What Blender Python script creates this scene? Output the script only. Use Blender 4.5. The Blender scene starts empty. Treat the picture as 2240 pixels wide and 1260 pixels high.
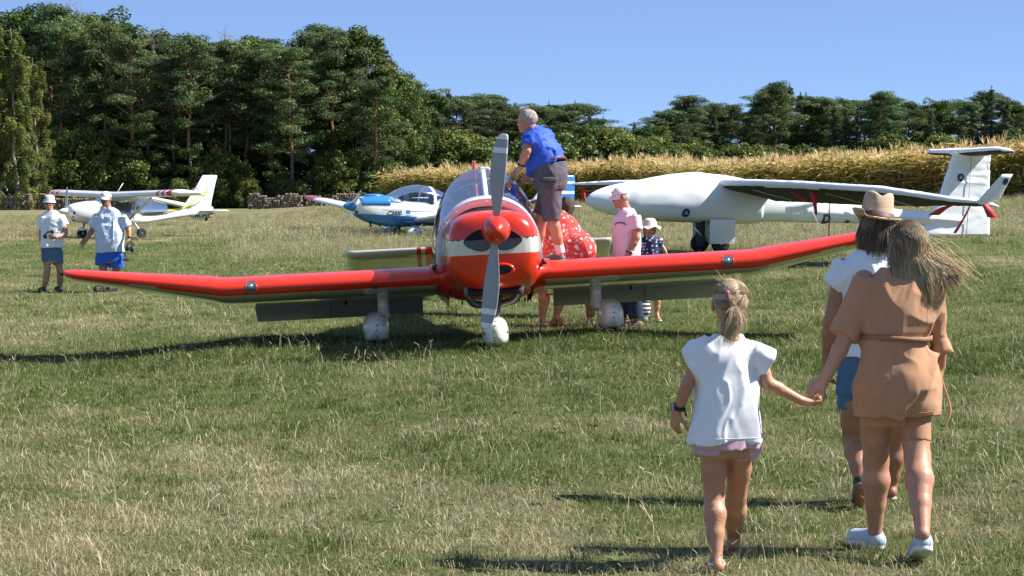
import bpy, bmesh, math, random, time
import numpy as np
from mathutils import Vector, Matrix
from mathutils.bvhtree import BVHTree
R = math.radians
T0 = time.time()
random.seed(11)
RNG = np.random.default_rng(11)
sc = bpy.context.scene
COL = sc.collection

# ------------------------------------------------------------------ camera
CAM_H, FPX, HORIZ = 1.75, 4500.0, 416.0          # camera height, focal length in photo pixels, horizon row
PITCH = math.atan((630 - HORIZ) / FPX)
cam_d = bpy.data.cameras.new('camera')
cam = bpy.data.objects.new('camera', cam_d); COL.objects.link(cam)
cam.location = (0, 0, CAM_H)
cam.rotation_euler = (math.pi / 2 - PITCH, 0, 0)
cam_d.sensor_width = 36.0
cam_d.lens = 36.0 * FPX / 2240.0
cam_d.clip_end = 4000
sc.camera = cam

# ------------------------------------------------------------------ sky and sun
SUN_EL, SUN_AZ = R(44), R(87)                      # azimuth clockwise from +Y (the view direction)
sun_dir = Vector((math.cos(SUN_EL) * math.sin(SUN_AZ), math.cos(SUN_EL) * math.cos(SUN_AZ), math.sin(SUN_EL)))
w = bpy.data.worlds.new('World'); sc.world = w; w.use_nodes = True
nt = w.node_tree; nt.nodes.clear()
sky = nt.nodes.new('ShaderNodeTexSky'); sky.sky_type = 'NISHITA'; sky.sun_disc = False
sky.sun_elevation = SUN_EL; sky.sun_rotation = SUN_AZ
sky.altitude = 800; sky.air_density = 0.42; sky.dust_density = 0.0; sky.ozone_density = 6.0
bg = nt.nodes.new('ShaderNodeBackground'); bg.inputs['Strength'].default_value = 0.11
wo = nt.nodes.new('ShaderNodeOutputWorld')
# late-summer haze: the whole dome drawn towards one even pale blue
mixs = nt.nodes.new('ShaderNodeMix'); mixs.data_type = 'RGBA'; mixs.inputs[0].default_value = 0.62; mixs.inputs[7].default_value = (1.22, 1.82, 3.2, 1)
nt.links.new(sky.outputs[0], mixs.inputs[6]); nt.links.new(mixs.outputs[2], bg.inputs[0]); nt.links.new(bg.outputs[0], wo.inputs[0])
sd = bpy.data.lights.new('sun', 'SUN'); sd.energy = 5.0; sd.angle = R(0.53); sd.color = (1.0, 0.955, 0.88)
so = bpy.data.objects.new('sun', sd); COL.objects.link(so)
so.rotation_euler = (-sun_dir).to_track_quat('-Z', 'Y').to_euler()
sc.view_settings.view_transform = 'Standard'; sc.view_settings.look = 'None'
sc.view_settings.exposure = 1.0; sc.view_settings.gamma = 1.0
sc.cycles.max_bounces = 8; sc.cycles.transparent_max_bounces = 16
sc.cycles.use_denoising = True

# ------------------------------------------------------------------ helpers
def W(px, py, d):
    """a point of the place: photo pixel -> world point at the distance d in front of the camera"""
    px, py, d = float(px), float(py), float(d)
    cx, cy = (px - 1120) / FPX, (630 - py) / FPX
    f = Vector((0, math.cos(PITCH), -math.sin(PITCH))); u = Vector((0, math.sin(PITCH), math.cos(PITCH)))
    r = f + cx * Vector((1, 0, 0)) + cy * u
    return Vector((0, 0, CAM_H)) + r * (d / r.y)

def tag(o, label=None, cat=None, group=None, kind=None):
    if label: o['label'] = label
    if cat: o['category'] = cat
    if group: o['group'] = group
    if kind: o['kind'] = kind
    return o

def thing(name, label, cat, loc=(0, 0, 0), rot=(0, 0, 0), group=None):
    o = bpy.data.objects.new(name, None); COL.objects.link(o)
    o.empty_display_size = 0.2
    o.location = loc; o.rotation_euler = rot
    return tag(o, label, cat, group)

def obj(name, me, m=None, parent=None):
    o = bpy.data.objects.new(name, me); COL.objects.link(o)
    if m is not None:
        ms = m if isinstance(m, (list, tuple)) else [m]
        for q in ms: me.materials.append(q)
    if parent is not None: o.parent = parent
    return o

def copy_tree(o, parent=None):
    c = o.copy(); COL.objects.link(c); c.parent = parent
    for ch in list(o.children): copy_tree(ch, c)
    return c

def mesh_np(name, V, F, smooth=True, mi=None):
    """mesh from arrays; F is an (n,3) / (n,4) array or a list of such arrays"""
    V = np.asarray(V, np.float32)
    Fs = F if isinstance(F, list) else [F]
    Fs = [np.asarray(f, np.int32) for f in Fs if len(f)]
    me = bpy.data.meshes.new(name)
    me.vertices.add(len(V)); me.vertices.foreach_set('co', V.ravel())
    loops = np.concatenate([f.ravel() for f in Fs]) if Fs else np.zeros(0, np.int32)
    tot = np.concatenate([np.full(len(f), f.shape[1], np.int32) for f in Fs]) if Fs else np.zeros(0, np.int32)
    me.loops.add(len(loops)); me.loops.foreach_set('vertex_index', loops)
    me.polygons.add(len(tot))
    st = np.concatenate([[0], np.cumsum(tot)[:-1]]).astype(np.int32) if len(tot) else tot
    me.polygons.foreach_set('loop_start', st)
    if smooth: me.polygons.foreach_set('use_smooth', np.ones(len(tot), bool))
    if mi is not None: me.polygons.foreach_set('material_index', np.asarray(mi, np.int32))
    me.update(calc_edges=True); me.validate(verbose=False)
    return me

def set_attr(me, name, vals, domain='POINT', typ='FLOAT'):
    a = me.attributes.new(name, typ, domain)
    if typ == 'FLOAT': a.data.foreach_set('value', np.asarray(vals, np.float32).ravel())
    elif typ == 'INT': a.data.foreach_set('value', np.asarray(vals, np.int32).ravel())
    elif typ == 'BOOLEAN': a.data.foreach_set('value', np.asarray(vals, bool).ravel())
    elif typ == 'FLOAT_VECTOR': a.data.foreach_set('vector', np.asarray(vals, np.float32).ravel())
    elif typ == 'FLOAT_COLOR': a.data.foreach_set('color', np.asarray(vals, np.float32).ravel())

# value noise on arrays
def _hash(ix, iy, iz, seed):
    n = (ix.astype(np.int64) * 374761393 + iy.astype(np.int64) * 668265263 + iz.astype(np.int64) * 2147483647 + seed * 1274126177) & 0xffffffff
    n = ((n ^ (n >> 13)) * 1274126177) & 0xffffffff
    n = ((n ^ (n >> 16)) * 2246822519) & 0xffffffff
    return ((n ^ (n >> 15)) & 0xffffff) / float(0xffffff)
def vnoise(P, seed=0):
    P = np.asarray(P, np.float64)
    I = np.floor(P).astype(np.int64); f = P - I; f = f * f * (3 - 2 * f)
    r = 0
    for dx in (0, 1):
        for dy in (0, 1):
            for dz in (0, 1):
                wgt = (f[:, 0] if dx else 1 - f[:, 0]) * (f[:, 1] if dy else 1 - f[:, 1]) * (f[:, 2] if dz else 1 - f[:, 2])
                r = r + wgt * _hash(I[:, 0] + dx, I[:, 1] + dy, I[:, 2] + dz, seed)
    return r * 2 - 1
def fbm(P, seed=0, oct=3):
    P = np.asarray(P, np.float64)
    return sum(vnoise(P * 2 ** i, seed + i * 17) * 0.5 ** i for i in range(oct))

# ------------------------------------------------------------------ materials
MATS = {}
def _n(t, idn, **kw):
    n = t.nodes.new(idn)
    for k, v in kw.items():
        if k in n.inputs: n.inputs[k].default_value = v
        else: setattr(n, k, v)
    return n
def mat(name, col, rough=0.5, var=0.08, scale=8.0, bump=0.0, bscale=60.0, metal=0.0, coat=0.0, spec=0.5, sub=0.0, sheen=0.0, dirt=0.0, rvar=0.0):
    """painted / woven / bare surface with an uneven tone, fine relief and wear"""
    if name in MATS: return MATS[name]
    m = bpy.data.materials.new(name); m.use_nodes = True; t = m.node_tree
    b = t.nodes['Principled BSDF']
    b.inputs['Roughness'].default_value = rough; b.inputs['Metallic'].default_value = metal
    b.inputs['Coat Weight'].default_value = coat; b.inputs['Coat Roughness'].default_value = 0.06
    b.inputs['Specular IOR Level'].default_value = spec
    b.inputs['Subsurface Weight'].default_value = sub
    b.inputs['Subsurface Radius'].default_value = (0.012, 0.005, 0.003)
    b.inputs['Sheen Weight'].default_value = sheen
    tc = _n(t, 'ShaderNodeTexCoord'); nz = _n(t, 'ShaderNodeTexNoise'); nz.inputs['Scale'].default_value = scale; nz.inputs['Detail'].default_value = 5
    t.links.new(tc.outputs['Object'], nz.inputs['Vector'])
    mr = _n(t, 'ShaderNodeMapRange'); mr.inputs[3].default_value = 1 - var * 1.6; mr.inputs[4].default_value = 1 + var * 1.2
    t.links.new(nz.outputs[0], mr.inputs[0])
    mx = _n(t, 'ShaderNodeVectorMath', operation='SCALE'); mx.inputs[0].default_value = col[:3]
    t.links.new(mr.outputs[0], mx.inputs['Scale'])
    last = mx.outputs[0]
    if dirt > 0:
        n2 = _n(t, 'ShaderNodeTexNoise'); n2.inputs['Scale'].default_value = scale * 3.1; n2.inputs['Detail'].default_value = 8
        t.links.new(tc.outputs['Object'], n2.inputs['Vector'])
        r2 = _n(t, 'ShaderNodeMapRange'); r2.inputs[1].default_value = .55; r2.inputs[2].default_value = .75; r2.inputs[4].default_value = dirt
        t.links.new(n2.outputs[0], r2.inputs[0])
        mm = _n(t, 'ShaderNodeMix', data_type='RGBA'); mm.inputs[7].default_value = (.10, .085, .06, 1)
        t.links.new(r2.outputs[0], mm.inputs[0]); t.links.new(last, mm.inputs[6]); last = mm.outputs[2]
    t.links.new(last, b.inputs['Base Color'])
    if rvar > 0:
        r3 = _n(t, 'ShaderNodeMapRange'); r3.inputs[3].default_value = max(0.02, rough - rvar); r3.inputs[4].default_value = rough + rvar
        t.links.new(nz.outputs[0], r3.inputs[0]); t.links.new(r3.outputs[0], b.inputs['Roughness'])
    if bump > 0:
        n3 = _n(t, 'ShaderNodeTexNoise'); n3.inputs['Scale'].default_value = bscale; n3.inputs['Detail'].default_value = 4
        t.links.new(tc.outputs['Object'], n3.inputs['Vector'])
        bp = _n(t, 'ShaderNodeBump'); bp.inputs['Strength'].default_value = bump; bp.inputs['Distance'].default_value = 0.02
        t.links.new(n3.outputs[0], bp.inputs['Height']); t.links.new(bp.outputs[0], b.inputs['Normal'])
    MATS[name] = m
    return m
def crease(m, scale=10.0, strength=.5, dist=.012):
    """long soft creases and fine puckers pressed into a cloth"""
    t = m.node_tree; b = t.nodes['Principled BSDF']; tc = _n(t, 'ShaderNodeTexCoord'); mp = _n(t, 'ShaderNodeMapping'); mp.inputs['Rotation'].default_value = (0, .5, .2); mp.inputs['Scale'].default_value = (1.0, 1.0, .5)
    t.links.new(tc.outputs['Object'], mp.inputs[0]); n = _n(t, 'ShaderNodeTexNoise'); n.noise_type = 'RIDGED_MULTIFRACTAL'; n.inputs['Scale'].default_value = scale; n.inputs['Detail'].default_value = 3; n.inputs['Distortion'].default_value = .8; t.links.new(mp.outputs[0], n.inputs['Vector'])
    bp = _n(t, 'ShaderNodeBump'); bp.inputs['Strength'].default_value = strength; bp.inputs['Distance'].default_value = dist; t.links.new(n.outputs[0], bp.inputs['Height'])
    if b.inputs['Normal'].links: t.links.new(b.inputs['Normal'].links[0].from_socket, bp.inputs['Normal'])
    t.links.new(bp.outputs[0], b.inputs['Normal']); return m
def glass(name, tint=(.8, .86, .95), refl=0.9):
    if name in MATS: return MATS[name]
    m = bpy.data.materials.new(name); m.use_nodes = True; t = m.node_tree; t.nodes.remove(t.nodes['Principled BSDF'])
    tr = _n(t, 'ShaderNodeBsdfTransparent'); tr.inputs[0].default_value = (*tint, 1)
    gl = _n(t, 'ShaderNodeBsdfGlossy'); gl.inputs['Roughness'].default_value = 0.04; gl.inputs[0].default_value = (refl, refl, refl, 1)
    fr = _n(t, 'ShaderNodeFresnel'); fr.inputs[0].default_value = 1.5
    mr = _n(t, 'ShaderNodeMapRange'); mr.inputs[3].default_value = 0.035; mr.inputs[4].default_value = 0.75
    nz = _n(t, 'ShaderNodeTexNoise'); nz.inputs['Scale'].default_value = 6; bp = _n(t, 'ShaderNodeBump'); bp.inputs['Strength'].default_value = .03
    t.links.new(nz.outputs[0], bp.inputs['Height']); t.links.new(bp.outputs[0], gl.inputs['Normal'])
    ms = _n(t, 'ShaderNodeMixShader'); o = t.nodes['Material Output']
    t.links.new(fr.outputs[0], mr.inputs[0]); t.links.new(mr.outputs[0], ms.inputs[0]); t.links.new(tr.outputs[0], ms.inputs[1]); t.links.new(gl.outputs[0], ms.inputs[2])
    t.links.new(ms.outputs[0], o.inputs[0]); MATS[name] = m
    return m
def leafmat(name, attr, c0, c1, trans=0.25, rough=0.6, inst=None, c2=None):
    """foliage: colour between two leaf tones picked leaf by leaf, some light passing through"""
    if name in MATS: return MATS[name]
    m = bpy.data.materials.new(name); m.use_nodes = True; t = m.node_tree; b = t.nodes['Principled BSDF']
    b.inputs['Roughness'].default_value = rough; b.inputs['Specular IOR Level'].default_value = 0.25
    a = _n(t, 'ShaderNodeAttribute'); a.attribute_name = attr
    mx = _n(t, 'ShaderNodeValToRGB'); mx.color_ramp.elements[0].color = (*c0, 1); mx.color_ramp.elements[1].color = (*c1, 1)
    if c2 is not None:
        e = mx.color_ramp.elements.new(0.5); e.color = (*c2, 1)
    t.links.new(a.outputs['Fac'], mx.inputs[0])
    src = mx.outputs[0]
    oi = _n(t, 'ShaderNodeObjectInfo'); hv = _n(t, 'ShaderNodeHueSaturation')
    mr = _n(t, 'ShaderNodeMapRange'); mr.inputs[3].default_value = .482; mr.inputs[4].default_value = .515
    mv = _n(t, 'ShaderNodeMapRange'); mv.inputs[3].default_value = .78; mv.inputs[4].default_value = 1.2
    t.links.new(oi.outputs['Random'], mr.inputs[0]); t.links.new(mr.outputs[0], hv.inputs['Hue'])
    ml = _n(t, 'ShaderNodeMath', operation='MULTIPLY'); ml.inputs[1].default_value = 7.31
    fr = _n(t, 'ShaderNodeMath', operation='FRACT'); t.links.new(oi.outputs['Random'], ml.inputs[0]); t.links.new(ml.outputs[0], fr.inputs[0])
    t.links.new(fr.outputs[0], mv.inputs[0]); t.links.new(mv.outputs[0], hv.inputs['Value'])
    t.links.new(src, hv.inputs['Color']); src = hv.outputs[0]
    t.links.new(src, b.inputs['Base Color'])
    tl = _n(t, 'ShaderNodeBsdfTranslucent'); t.links.new(src, tl.inputs[0])
    ms = _n(t, 'ShaderNodeMixShader'); ms.inputs[0].default_value = trans
    t.links.new(b.outputs[0], ms.inputs[1]); t.links.new(tl.outputs[0], ms.inputs[2]); t.links.new(ms.outputs[0], t.nodes['Material Output'].inputs[0])
    MATS[name] = m
    return m

# ------------------------------------------------------------------ shape helpers
def crom(pts, n):
    """smooth curve through rows of numbers, n samples per span"""
    P = np.asarray(pts, float); P = np.vstack([2 * P[0] - P[1], P, 2 * P[-1] - P[-2]]); out = []
    for i in range(1, len(P) - 2):
        for k in range(n):
            t = k / n; a, b, c, d = P[i - 1], P[i], P[i + 1], P[i + 2]
            out.append(.5 * (2 * b + (c - a) * t + (2 * a - 5 * b + 4 * c - d) * t * t + (3 * b - a - 3 * c + d) * t ** 3))
    out.append(P[-2]); return np.array(out)
def skin_rings(rings, closed=True, caps=True):
    """rings: (m, n, 3) -> vertices, list of faces"""
    A = np.asarray(rings, float); m, n = A.shape[:2]; V = A.reshape(-1, 3); F = []
    e = n if closed else n - 1
    for i in range(m - 1):
        for j in range(e):
            F.append((i * n + j, i * n + (j + 1) % n, (i + 1) * n + (j + 1) % n, (i + 1) * n + j))
    Q = [np.array(F)]
    if caps and closed:
        V = np.vstack([V, A[0].mean(0), A[-1].mean(0)]); c0, c1 = m * n, m * n + 1
        Q.append(np.array([(c0, (j + 1) % n, j) for j in range(n)] + [(c1, (m - 1) * n + j, (m - 1) * n + (j + 1) % n) for j in range(n)]))
    return V, Q
class MB:
    """collects shapes for ONE mesh"""
    def __init__(s): s.V, s.F, s.M, s.n = [], [], [], 0
    def add(s, V, F, mi=0):
        V = np.asarray(V, float); F = F if isinstance(F, list) else [F]
        for f in F:
            f = np.asarray(f)
            if len(f) == 0: continue
            s.F.append(f + s.n); s.M.append(np.full(len(f), mi))
        s.V.append(V); s.n += len(V); return s
    def rings(s, A, closed=True, caps=True, mi=0):
        V, F = skin_rings(A, closed, caps); return s.add(V, F, mi)
    def tube(s, pts, r, n=8, mi=0, caps=True):
        P = np.asarray(pts, float); r = np.broadcast_to(np.asarray(r, float), (len(P),)); A = []
        ref = np.array([0, 0, 1.0])
        for i in range(len(P)):
            t = P[min(i + 1, len(P) - 1)] - P[max(i - 1, 0)]; t = t / (np.linalg.norm(t) + 1e-9)
            if abs(t @ ref) > .95: u = np.cross(t, [1, 0, 0])
            else: u = np.cross(t, ref)
            u /= np.linalg.norm(u); v = np.cross(t, u); ref = v if i else ref
            if i == 0: ref = v
            a = np.arange(n) * 2 * np.pi / n
            A.append(P[i] + r[i] * (np.cos(a)[:, None] * u + np.sin(a)[:, None] * v))
        A = np.array(A)
        # keep the rings from twisting
        for i in range(1, len(A)):
            k = np.argmin([np.linalg.norm(np.roll(A[i], -q, 0) - A[i - 1], axis=1).sum() for q in range(n)])
            A[i] = np.roll(A[i], -k, 0)
        return s.rings(A, True, caps, mi)
    def box(s, c, h, rot=None, mi=0, bev=0.0):
        c = np.asarray(c, float); h = np.asarray(h, float)
        if bev <= 0:
            V = np.array([(x, y, z) for x in (-1, 1) for y in (-1, 1) for z in (-1, 1)], float) * h
            F = np.array([(0, 1, 3, 2), (4, 6, 7, 5), (0, 4, 5, 1), (2, 3, 7, 6), (0, 2, 6, 4), (1, 5, 7, 3)])
            Fs = [F]
        else:
            bm = bmesh.new(); bmesh.ops.create_cube(bm, size=2)
            for v in bm.verts: v.co = Vector(v.co[i] * h[i] for i in range(3))
            bmesh.ops.bevel(bm, geom=bm.edges[:] , offset=bev, segments=2, affect='EDGES', profile=.6)
            bm.verts.ensure_lookup_table(); V = np.array([v.co[:] for v in bm.verts])
            Fs = [np.array([[v.index for v in f.verts] for f in bm.faces if len(f.verts) == k]) for k in (3, 4)]
            bm.free()
        if rot is not None: V = V @ np.array(rot).T
        return s.add(V + c, Fs, mi)
    def ell(s, c, r, rot=None, n=16, m=10, mi=0):
        a = np.arange(n) * 2 * np.pi / n; A = []
        for i in range(m + 1):
            t = -math.pi / 2 + math.pi * (i * .996 + .002 * m) / m
            A.append(np.stack([np.cos(a) * math.cos(t) * r[0], np.sin(a) * math.cos(t) * r[1], np.full(n, math.sin(t) * r[2])], 1))
        A = np.array(A)
        if rot is not None: A = A @ np.array(rot).T
        return s.rings(A + np.asarray(c, float), True, True, mi)
    def lathe(s, prof, c=(0, 0, 0), axis='Z', n=24, mi=0, rot=None):
        a = np.arange(n) * 2 * np.pi / n; A = []
        for r, h in prof:
            p = np.stack([np.cos(a) * r, np.sin(a) * r, np.full(n, h)], 1)
            if axis == 'X': p = p[:, [2, 0, 1]]
            if axis == 'Y': p = p[:, [1, 2, 0]]
            A.append(p)
        A = np.array(A)
        if rot is not None: A = A @ np.array(rot).T
        return s.rings(A + np.asarray(c, float), True, True, mi)
    def mesh(s, name, smooth=True):
        V = np.vstack(s.V); by = {}
        for f, m in zip(s.F, s.M): by.setdefault(f.shape[1], []).append((f, m))
        Fs = [np.vstack([f for f, _ in by[k]]) for k in sorted(by)]; M = np.concatenate([np.concatenate([m for _, m in by[k]]) for k in sorted(by)])
        return mesh_np(name, V, Fs, smooth, M)
    def build(s, name, m, parent=None, smooth=True, fix=True, auto=None):
        me = s.mesh(name, smooth)
        if fix: fix_normals(me)
        if auto is not None and smooth: sharp(me, auto)
        return obj(name, me, m, parent)
def fix_normals(me):
    bm = bmesh.new(); bm.from_mesh(me); bmesh.ops.recalc_face_normals(bm, faces=bm.faces[:]); bm.to_mesh(me); bm.free()
def sharp(me, deg=35):
    bm = bmesh.new(); bm.from_mesh(me); th = R(deg)
    for e in bm.edges:
        e.smooth = not (len(e.link_faces) == 2 and e.calc_face_angle(0) > th)
    bm.to_mesh(me); bm.free()
def rotm(axis, ang): return np.array(Matrix.Rotation(ang, 3, axis))

# ------------------------------------------------------------------ signed-distance modelling for bodies and cloth
class SDF:
    def __init__(s, lo, hi, h):
        s.h = h; s.lo = np.asarray(lo, float); n = np.ceil((np.asarray(hi, float) - s.lo) / h).astype(int) + 1
        s.ax = [s.lo[i] + np.arange(n[i]) * h for i in range(3)]; s.F = np.full(n, 0.25, np.float32)
    def _sl(s, lo, hi, mg):
        r = []
        for i in range(3):
            a = int(max(0, math.floor((lo[i] - mg - s.lo[i]) / s.h))); b = int(min(len(s.ax[i]), math.ceil((hi[i] + mg - s.lo[i]) / s.h) + 1))
            if b <= a: return None
            r.append(slice(a, b))
        return tuple(r)
    def _grid(s, sl):
        return (s.ax[0][sl[0]][:, None, None], s.ax[1][sl[1]][None, :, None], s.ax[2][sl[2]][None, None, :])
    def _op(s, sl, d, k, sub=False):
        f = s.F[sl]; d = d.astype(np.float32)
        if sub:
            s.F[sl] = np.maximum(f, -d); return
        if k > 0:
            hh = np.maximum(k - np.abs(f - d), 0) / k; s.F[sl] = np.minimum(f, d) - hh * hh * k * .25
        else: s.F[sl] = np.minimum(f, d)
    def rc(s, a, b, ra, rb, k=0.02, sub=False):
        a = np.asarray(a, float); b = np.asarray(b, float); m = max(ra, rb)
        sl = s._sl(np.minimum(a, b) - m, np.maximum(a, b) + m, k + 4 * s.h)
        if sl is None: return s
        X, Y, Z = s._grid(sl); ba = b - a; q = ba @ ba + 1e-12
        t = np.clip(((X - a[0]) * ba[0] + (Y - a[1]) * ba[1] + (Z - a[2]) * ba[2]) / q, 0, 1)
        d = np.sqrt((X - a[0] - t * ba[0]) ** 2 + (Y - a[1] - t * ba[1]) ** 2 + (Z - a[2] - t * ba[2]) ** 2) - (ra + (rb - ra) * t)
        s._op(sl, d, k, sub); return s
    def chain(s, pts, rad, k=0.02):
        for i in range(len(pts) - 1): s.rc(pts[i], pts[i + 1], rad[i], rad[i + 1], k if i == 0 else min(k, .012))
        return s
    def ell(s, c, r, rot=None, k=0.02, sub=False):
        c = np.asarray(c, float); r = np.asarray(r, float); m = r.max()
        sl = s._sl(c - m, c + m, k + 4 * s.h)
        if sl is None: return s
        X, Y, Z = s._grid(sl); x, y, z = X - c[0], Y - c[1], Z - c[2]
        if rot is not None:
            q = np.array(rot); x, y, z = q[0, 0] * x + q[1, 0] * y + q[2, 0] * z, q[0, 1] * x + q[1, 1] * y + q[2, 1] * z, q[0, 2] * x + q[1, 2] * y + q[2, 2] * z
        k0 = np.sqrt((x / r[0]) ** 2 + (y / r[1]) ** 2 + (z / r[2]) ** 2); k1 = np.sqrt((x / r[0] ** 2) ** 2 + (y / r[1] ** 2) ** 2 + (z / r[2] ** 2) ** 2) + 1e-9
        s._op(sl, k0 * (k0 - 1) / k1, k, sub); return s
    def loft(s, A, B, U, rings, k=0.02, sub=False, rnd=0.0, p=2.0):
        """rings (t, ou, ov, a, b): centre offset and half sizes along the axis A->B; U is the width direction"""
        A = np.asarray(A, float); B = np.asarray(B, float); L = np.linalg.norm(B - A); w = (B - A) / L
        u = np.asarray(U, float); u = u - (u @ w) * w; u /= np.linalg.norm(u); v = np.cross(w, u)
        rg = crom(sorted(rings), 6) if len(rings) > 2 else np.array(sorted(rings), float)
        C = np.array([A + w * L * q[0] + u * q[1] + v * q[2] for q in rg]); m = max(rg[:, 3].max(), rg[:, 4].max())
        sl = s._sl(C.min(0) - m, C.max(0) + m, k + 4 * s.h)
        if sl is None: return s
        X, Y, Z = s._grid(sl); x, y, z = X - A[0], Y - A[1], Z - A[2]
        tw = (x * w[0] + y * w[1] + z * w[2]); tu = x * u[0] + y * u[1] + z * u[2]; tv = x * v[0] + y * v[1] + z * v[2]
        t = np.clip(tw / L, rg[0, 0], rg[-1, 0]); f = lambda i: np.interp(t, rg[:, 0], rg[:, i])
        a, b = f(3), f(4); eu = np.abs((tu - f(1)) / a); ev = np.abs((tv - f(2)) / b)
        d = ((eu ** p + ev ** p) ** (1 / p) - 1) * np.minimum(a, b)
        e = np.abs(tw - (rg[0, 0] + rg[-1, 0]) / 2 * L) - (rg[-1, 0] - rg[0, 0]) / 2 * L
        if rnd > 0:
            d = np.sqrt(np.maximum(d + rnd, 0) ** 2 + np.maximum(e + rnd, 0) ** 2) + np.minimum(np.maximum(d, e) + rnd, 0) - rnd
        else: d = np.maximum(d, e)
        s._op(sl, d, k, sub); return s
    def cut(s, P, N):
        N = np.asarray(N, float); N = N / np.linalg.norm(N); X, Y, Z = s._grid((slice(None),) * 3)
        s.F = np.maximum(s.F, ((X - P[0]) * N[0] + (Y - P[1]) * N[1] + (Z - P[2]) * N[2]).astype(np.float32)); return s
    def folds(s, amp, freq, seed=0, ridged=True, mask=None, ang=.45):
        i = np.where(np.abs(s.F) < amp * 3 + 3 * s.h); P = np.stack([s.ax[q][i[q]] for q in range(3)], 1)
        ca, sa_ = math.cos(ang), math.sin(ang); P2 = np.stack([P[:, 0] * ca - P[:, 2] * sa_, P[:, 1], P[:, 0] * sa_ + P[:, 2] * ca], 1); Q = P2 * np.asarray(freq, float); wv = np.stack([vnoise(Q * .6, seed + 5), vnoise(Q * .6 + 9, seed + 6), vnoise(Q * .6 + 17, seed + 7)], 1)
        n = vnoise(Q + wv * .9, seed)
        if ridged: n = 2.0 * np.maximum(0, 1 - 1.7 * np.abs(n)) ** 1.3 - .9
        n = n * .8 + .3 * vnoise(Q * 2.3 + wv, seed + 3)
        if mask is not None: n = n * mask(P)
        s.F[i] -= (amp * n).astype(np.float32); return s
    def verts(s):
        F = s.F; S = F < 0; n = np.array(F.shape)
        c = [S[a:n[0] - 1 + a, b:n[1] - 1 + b, d:n[2] - 1 + d] for a in (0, 1) for b in (0, 1) for d in (0, 1)]
        cnt = sum(q.astype(np.int8) for q in c); act = (cnt > 0) & (cnt < 8)
        I = np.stack(np.where(act), 1); idx = np.full(act.shape, -1, np.int64); idx[act] = np.arange(len(I))
        P = np.zeros((len(I), 3)); K = np.zeros(len(I))
        cor = [(a, b, d) for a in (0, 1) for b in (0, 1) for d in (0, 1)]
        for a in cor:
            for ax in range(3):
                if a[ax]: continue
                b = list(a); b[ax] = 1
                fa = F[I[:, 0] + a[0], I[:, 1] + a[1], I[:, 2] + a[2]]; fb = F[I[:, 0] + b[0], I[:, 1] + b[1], I[:, 2] + b[2]]
                x = (fa < 0) != (fb < 0); t = np.where(x, fa / np.where(x, fa - fb, 1), 0)
                for q in range(3): P[:, q] += np.where(x, a[q] + (t if q == ax else 0), 0)
                K += x
        V = s.lo + (I + P / K[:, None]) * s.h; Q = []
        for ax in range(3):
            u, v = (ax + 1) % 3, (ax + 2) % 3
            a = [slice(None)] * 3; b = [slice(None)] * 3; a[ax] = slice(0, -1); b[ax] = slice(1, None)
            sa, sb = S[tuple(a)], S[tuple(b)]; E = np.stack(np.where(sa != sb), 1)
            ok = (E[:, u] > 0) & (E[:, v] > 0) & (E[:, u] < n[u] - 1) & (E[:, v] < n[v] - 1); E = E[ok]
            def ci(du, dv):
                c = E.copy(); c[:, u] -= du; c[:, v] -= dv; return idx[c[:, 0], c[:, 1], c[:, 2]]
            q = np.stack([ci(1, 1), ci(0, 1), ci(0, 0), ci(1, 0)], 1); fl = ~sa[E[:, 0], E[:, 1], E[:, 2]]
            q[fl] = q[fl][:, ::-1]; Q.append(q)
        return V, np.vstack(Q)
    def build(s, name, m, parent):
        V, Q = s.verts()
        return obj(name, mesh_np(name, V, Q), m, parent)
# ================================================================== THE GROUND
CP = []
for px, py, d in ((1580, 1254, 9.42), (1600, 1212, 9.9), (1905, 1203, 10.05), (2020, 1240, 9.6), (1890, 1104, 11.5), (300, 1235, 9.6), (600, 1000, 13.4),
                  (818, 752, 21.5), (1333, 732, 21.5), (1085, 766, 19.95), (1385, 718, 24.2), (1200, 712, 24.5), (60, 785, 21.5), (2100, 735, 21.5), (2180, 1000, 13.0),
                  (110, 640, 36), (235, 637, 36), (700, 600, 38), (1450, 600, 36), (2150, 575, 36),
                  (230, 521, 75), (870, 517, 62), (1120, 510, 60), (1545, 553, 42), (2110, 513, 46), (560, 485, 110),
                  (2240, 436, 80), (1800, 445, 90), (1400, 447, 105), (840, 449, 130),
                  (0, 458, 185), (350, 457, 190), (750, 456, 195), (1100, 442, 230), (1500, 425, 250), (2000, 415, 255), (2400, 412, 255)):
    p = W(px, py, d); CP.append((p.x, p.y, p.z))
CP = np.array(CP)
def _key(x, y):
    yy = np.maximum(y, 7.0); return np.stack([np.clip(x / yy, -.5, .5) * 9.0, np.log(yy) * 3.0], -1)
CK = _key(CP[:, 0], CP[:, 1])
def ground(x, y):
    x = np.asarray(x, float); y = np.asarray(y, float); k = _key(x, y)
    d2 = ((k[..., None, :] - CK) ** 2).sum(-1); wgt = 1 / (d2 + .02) ** 1.6
    return (wgt * CP[:, 2]).sum(-1) / wgt.sum(-1)
def gz(x, y): return float(ground(x, y))
def on_ground(px, d):
    p = W(px, 630, d); return Vector((p.x, p.y, gz(p.x, p.y)))

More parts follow.
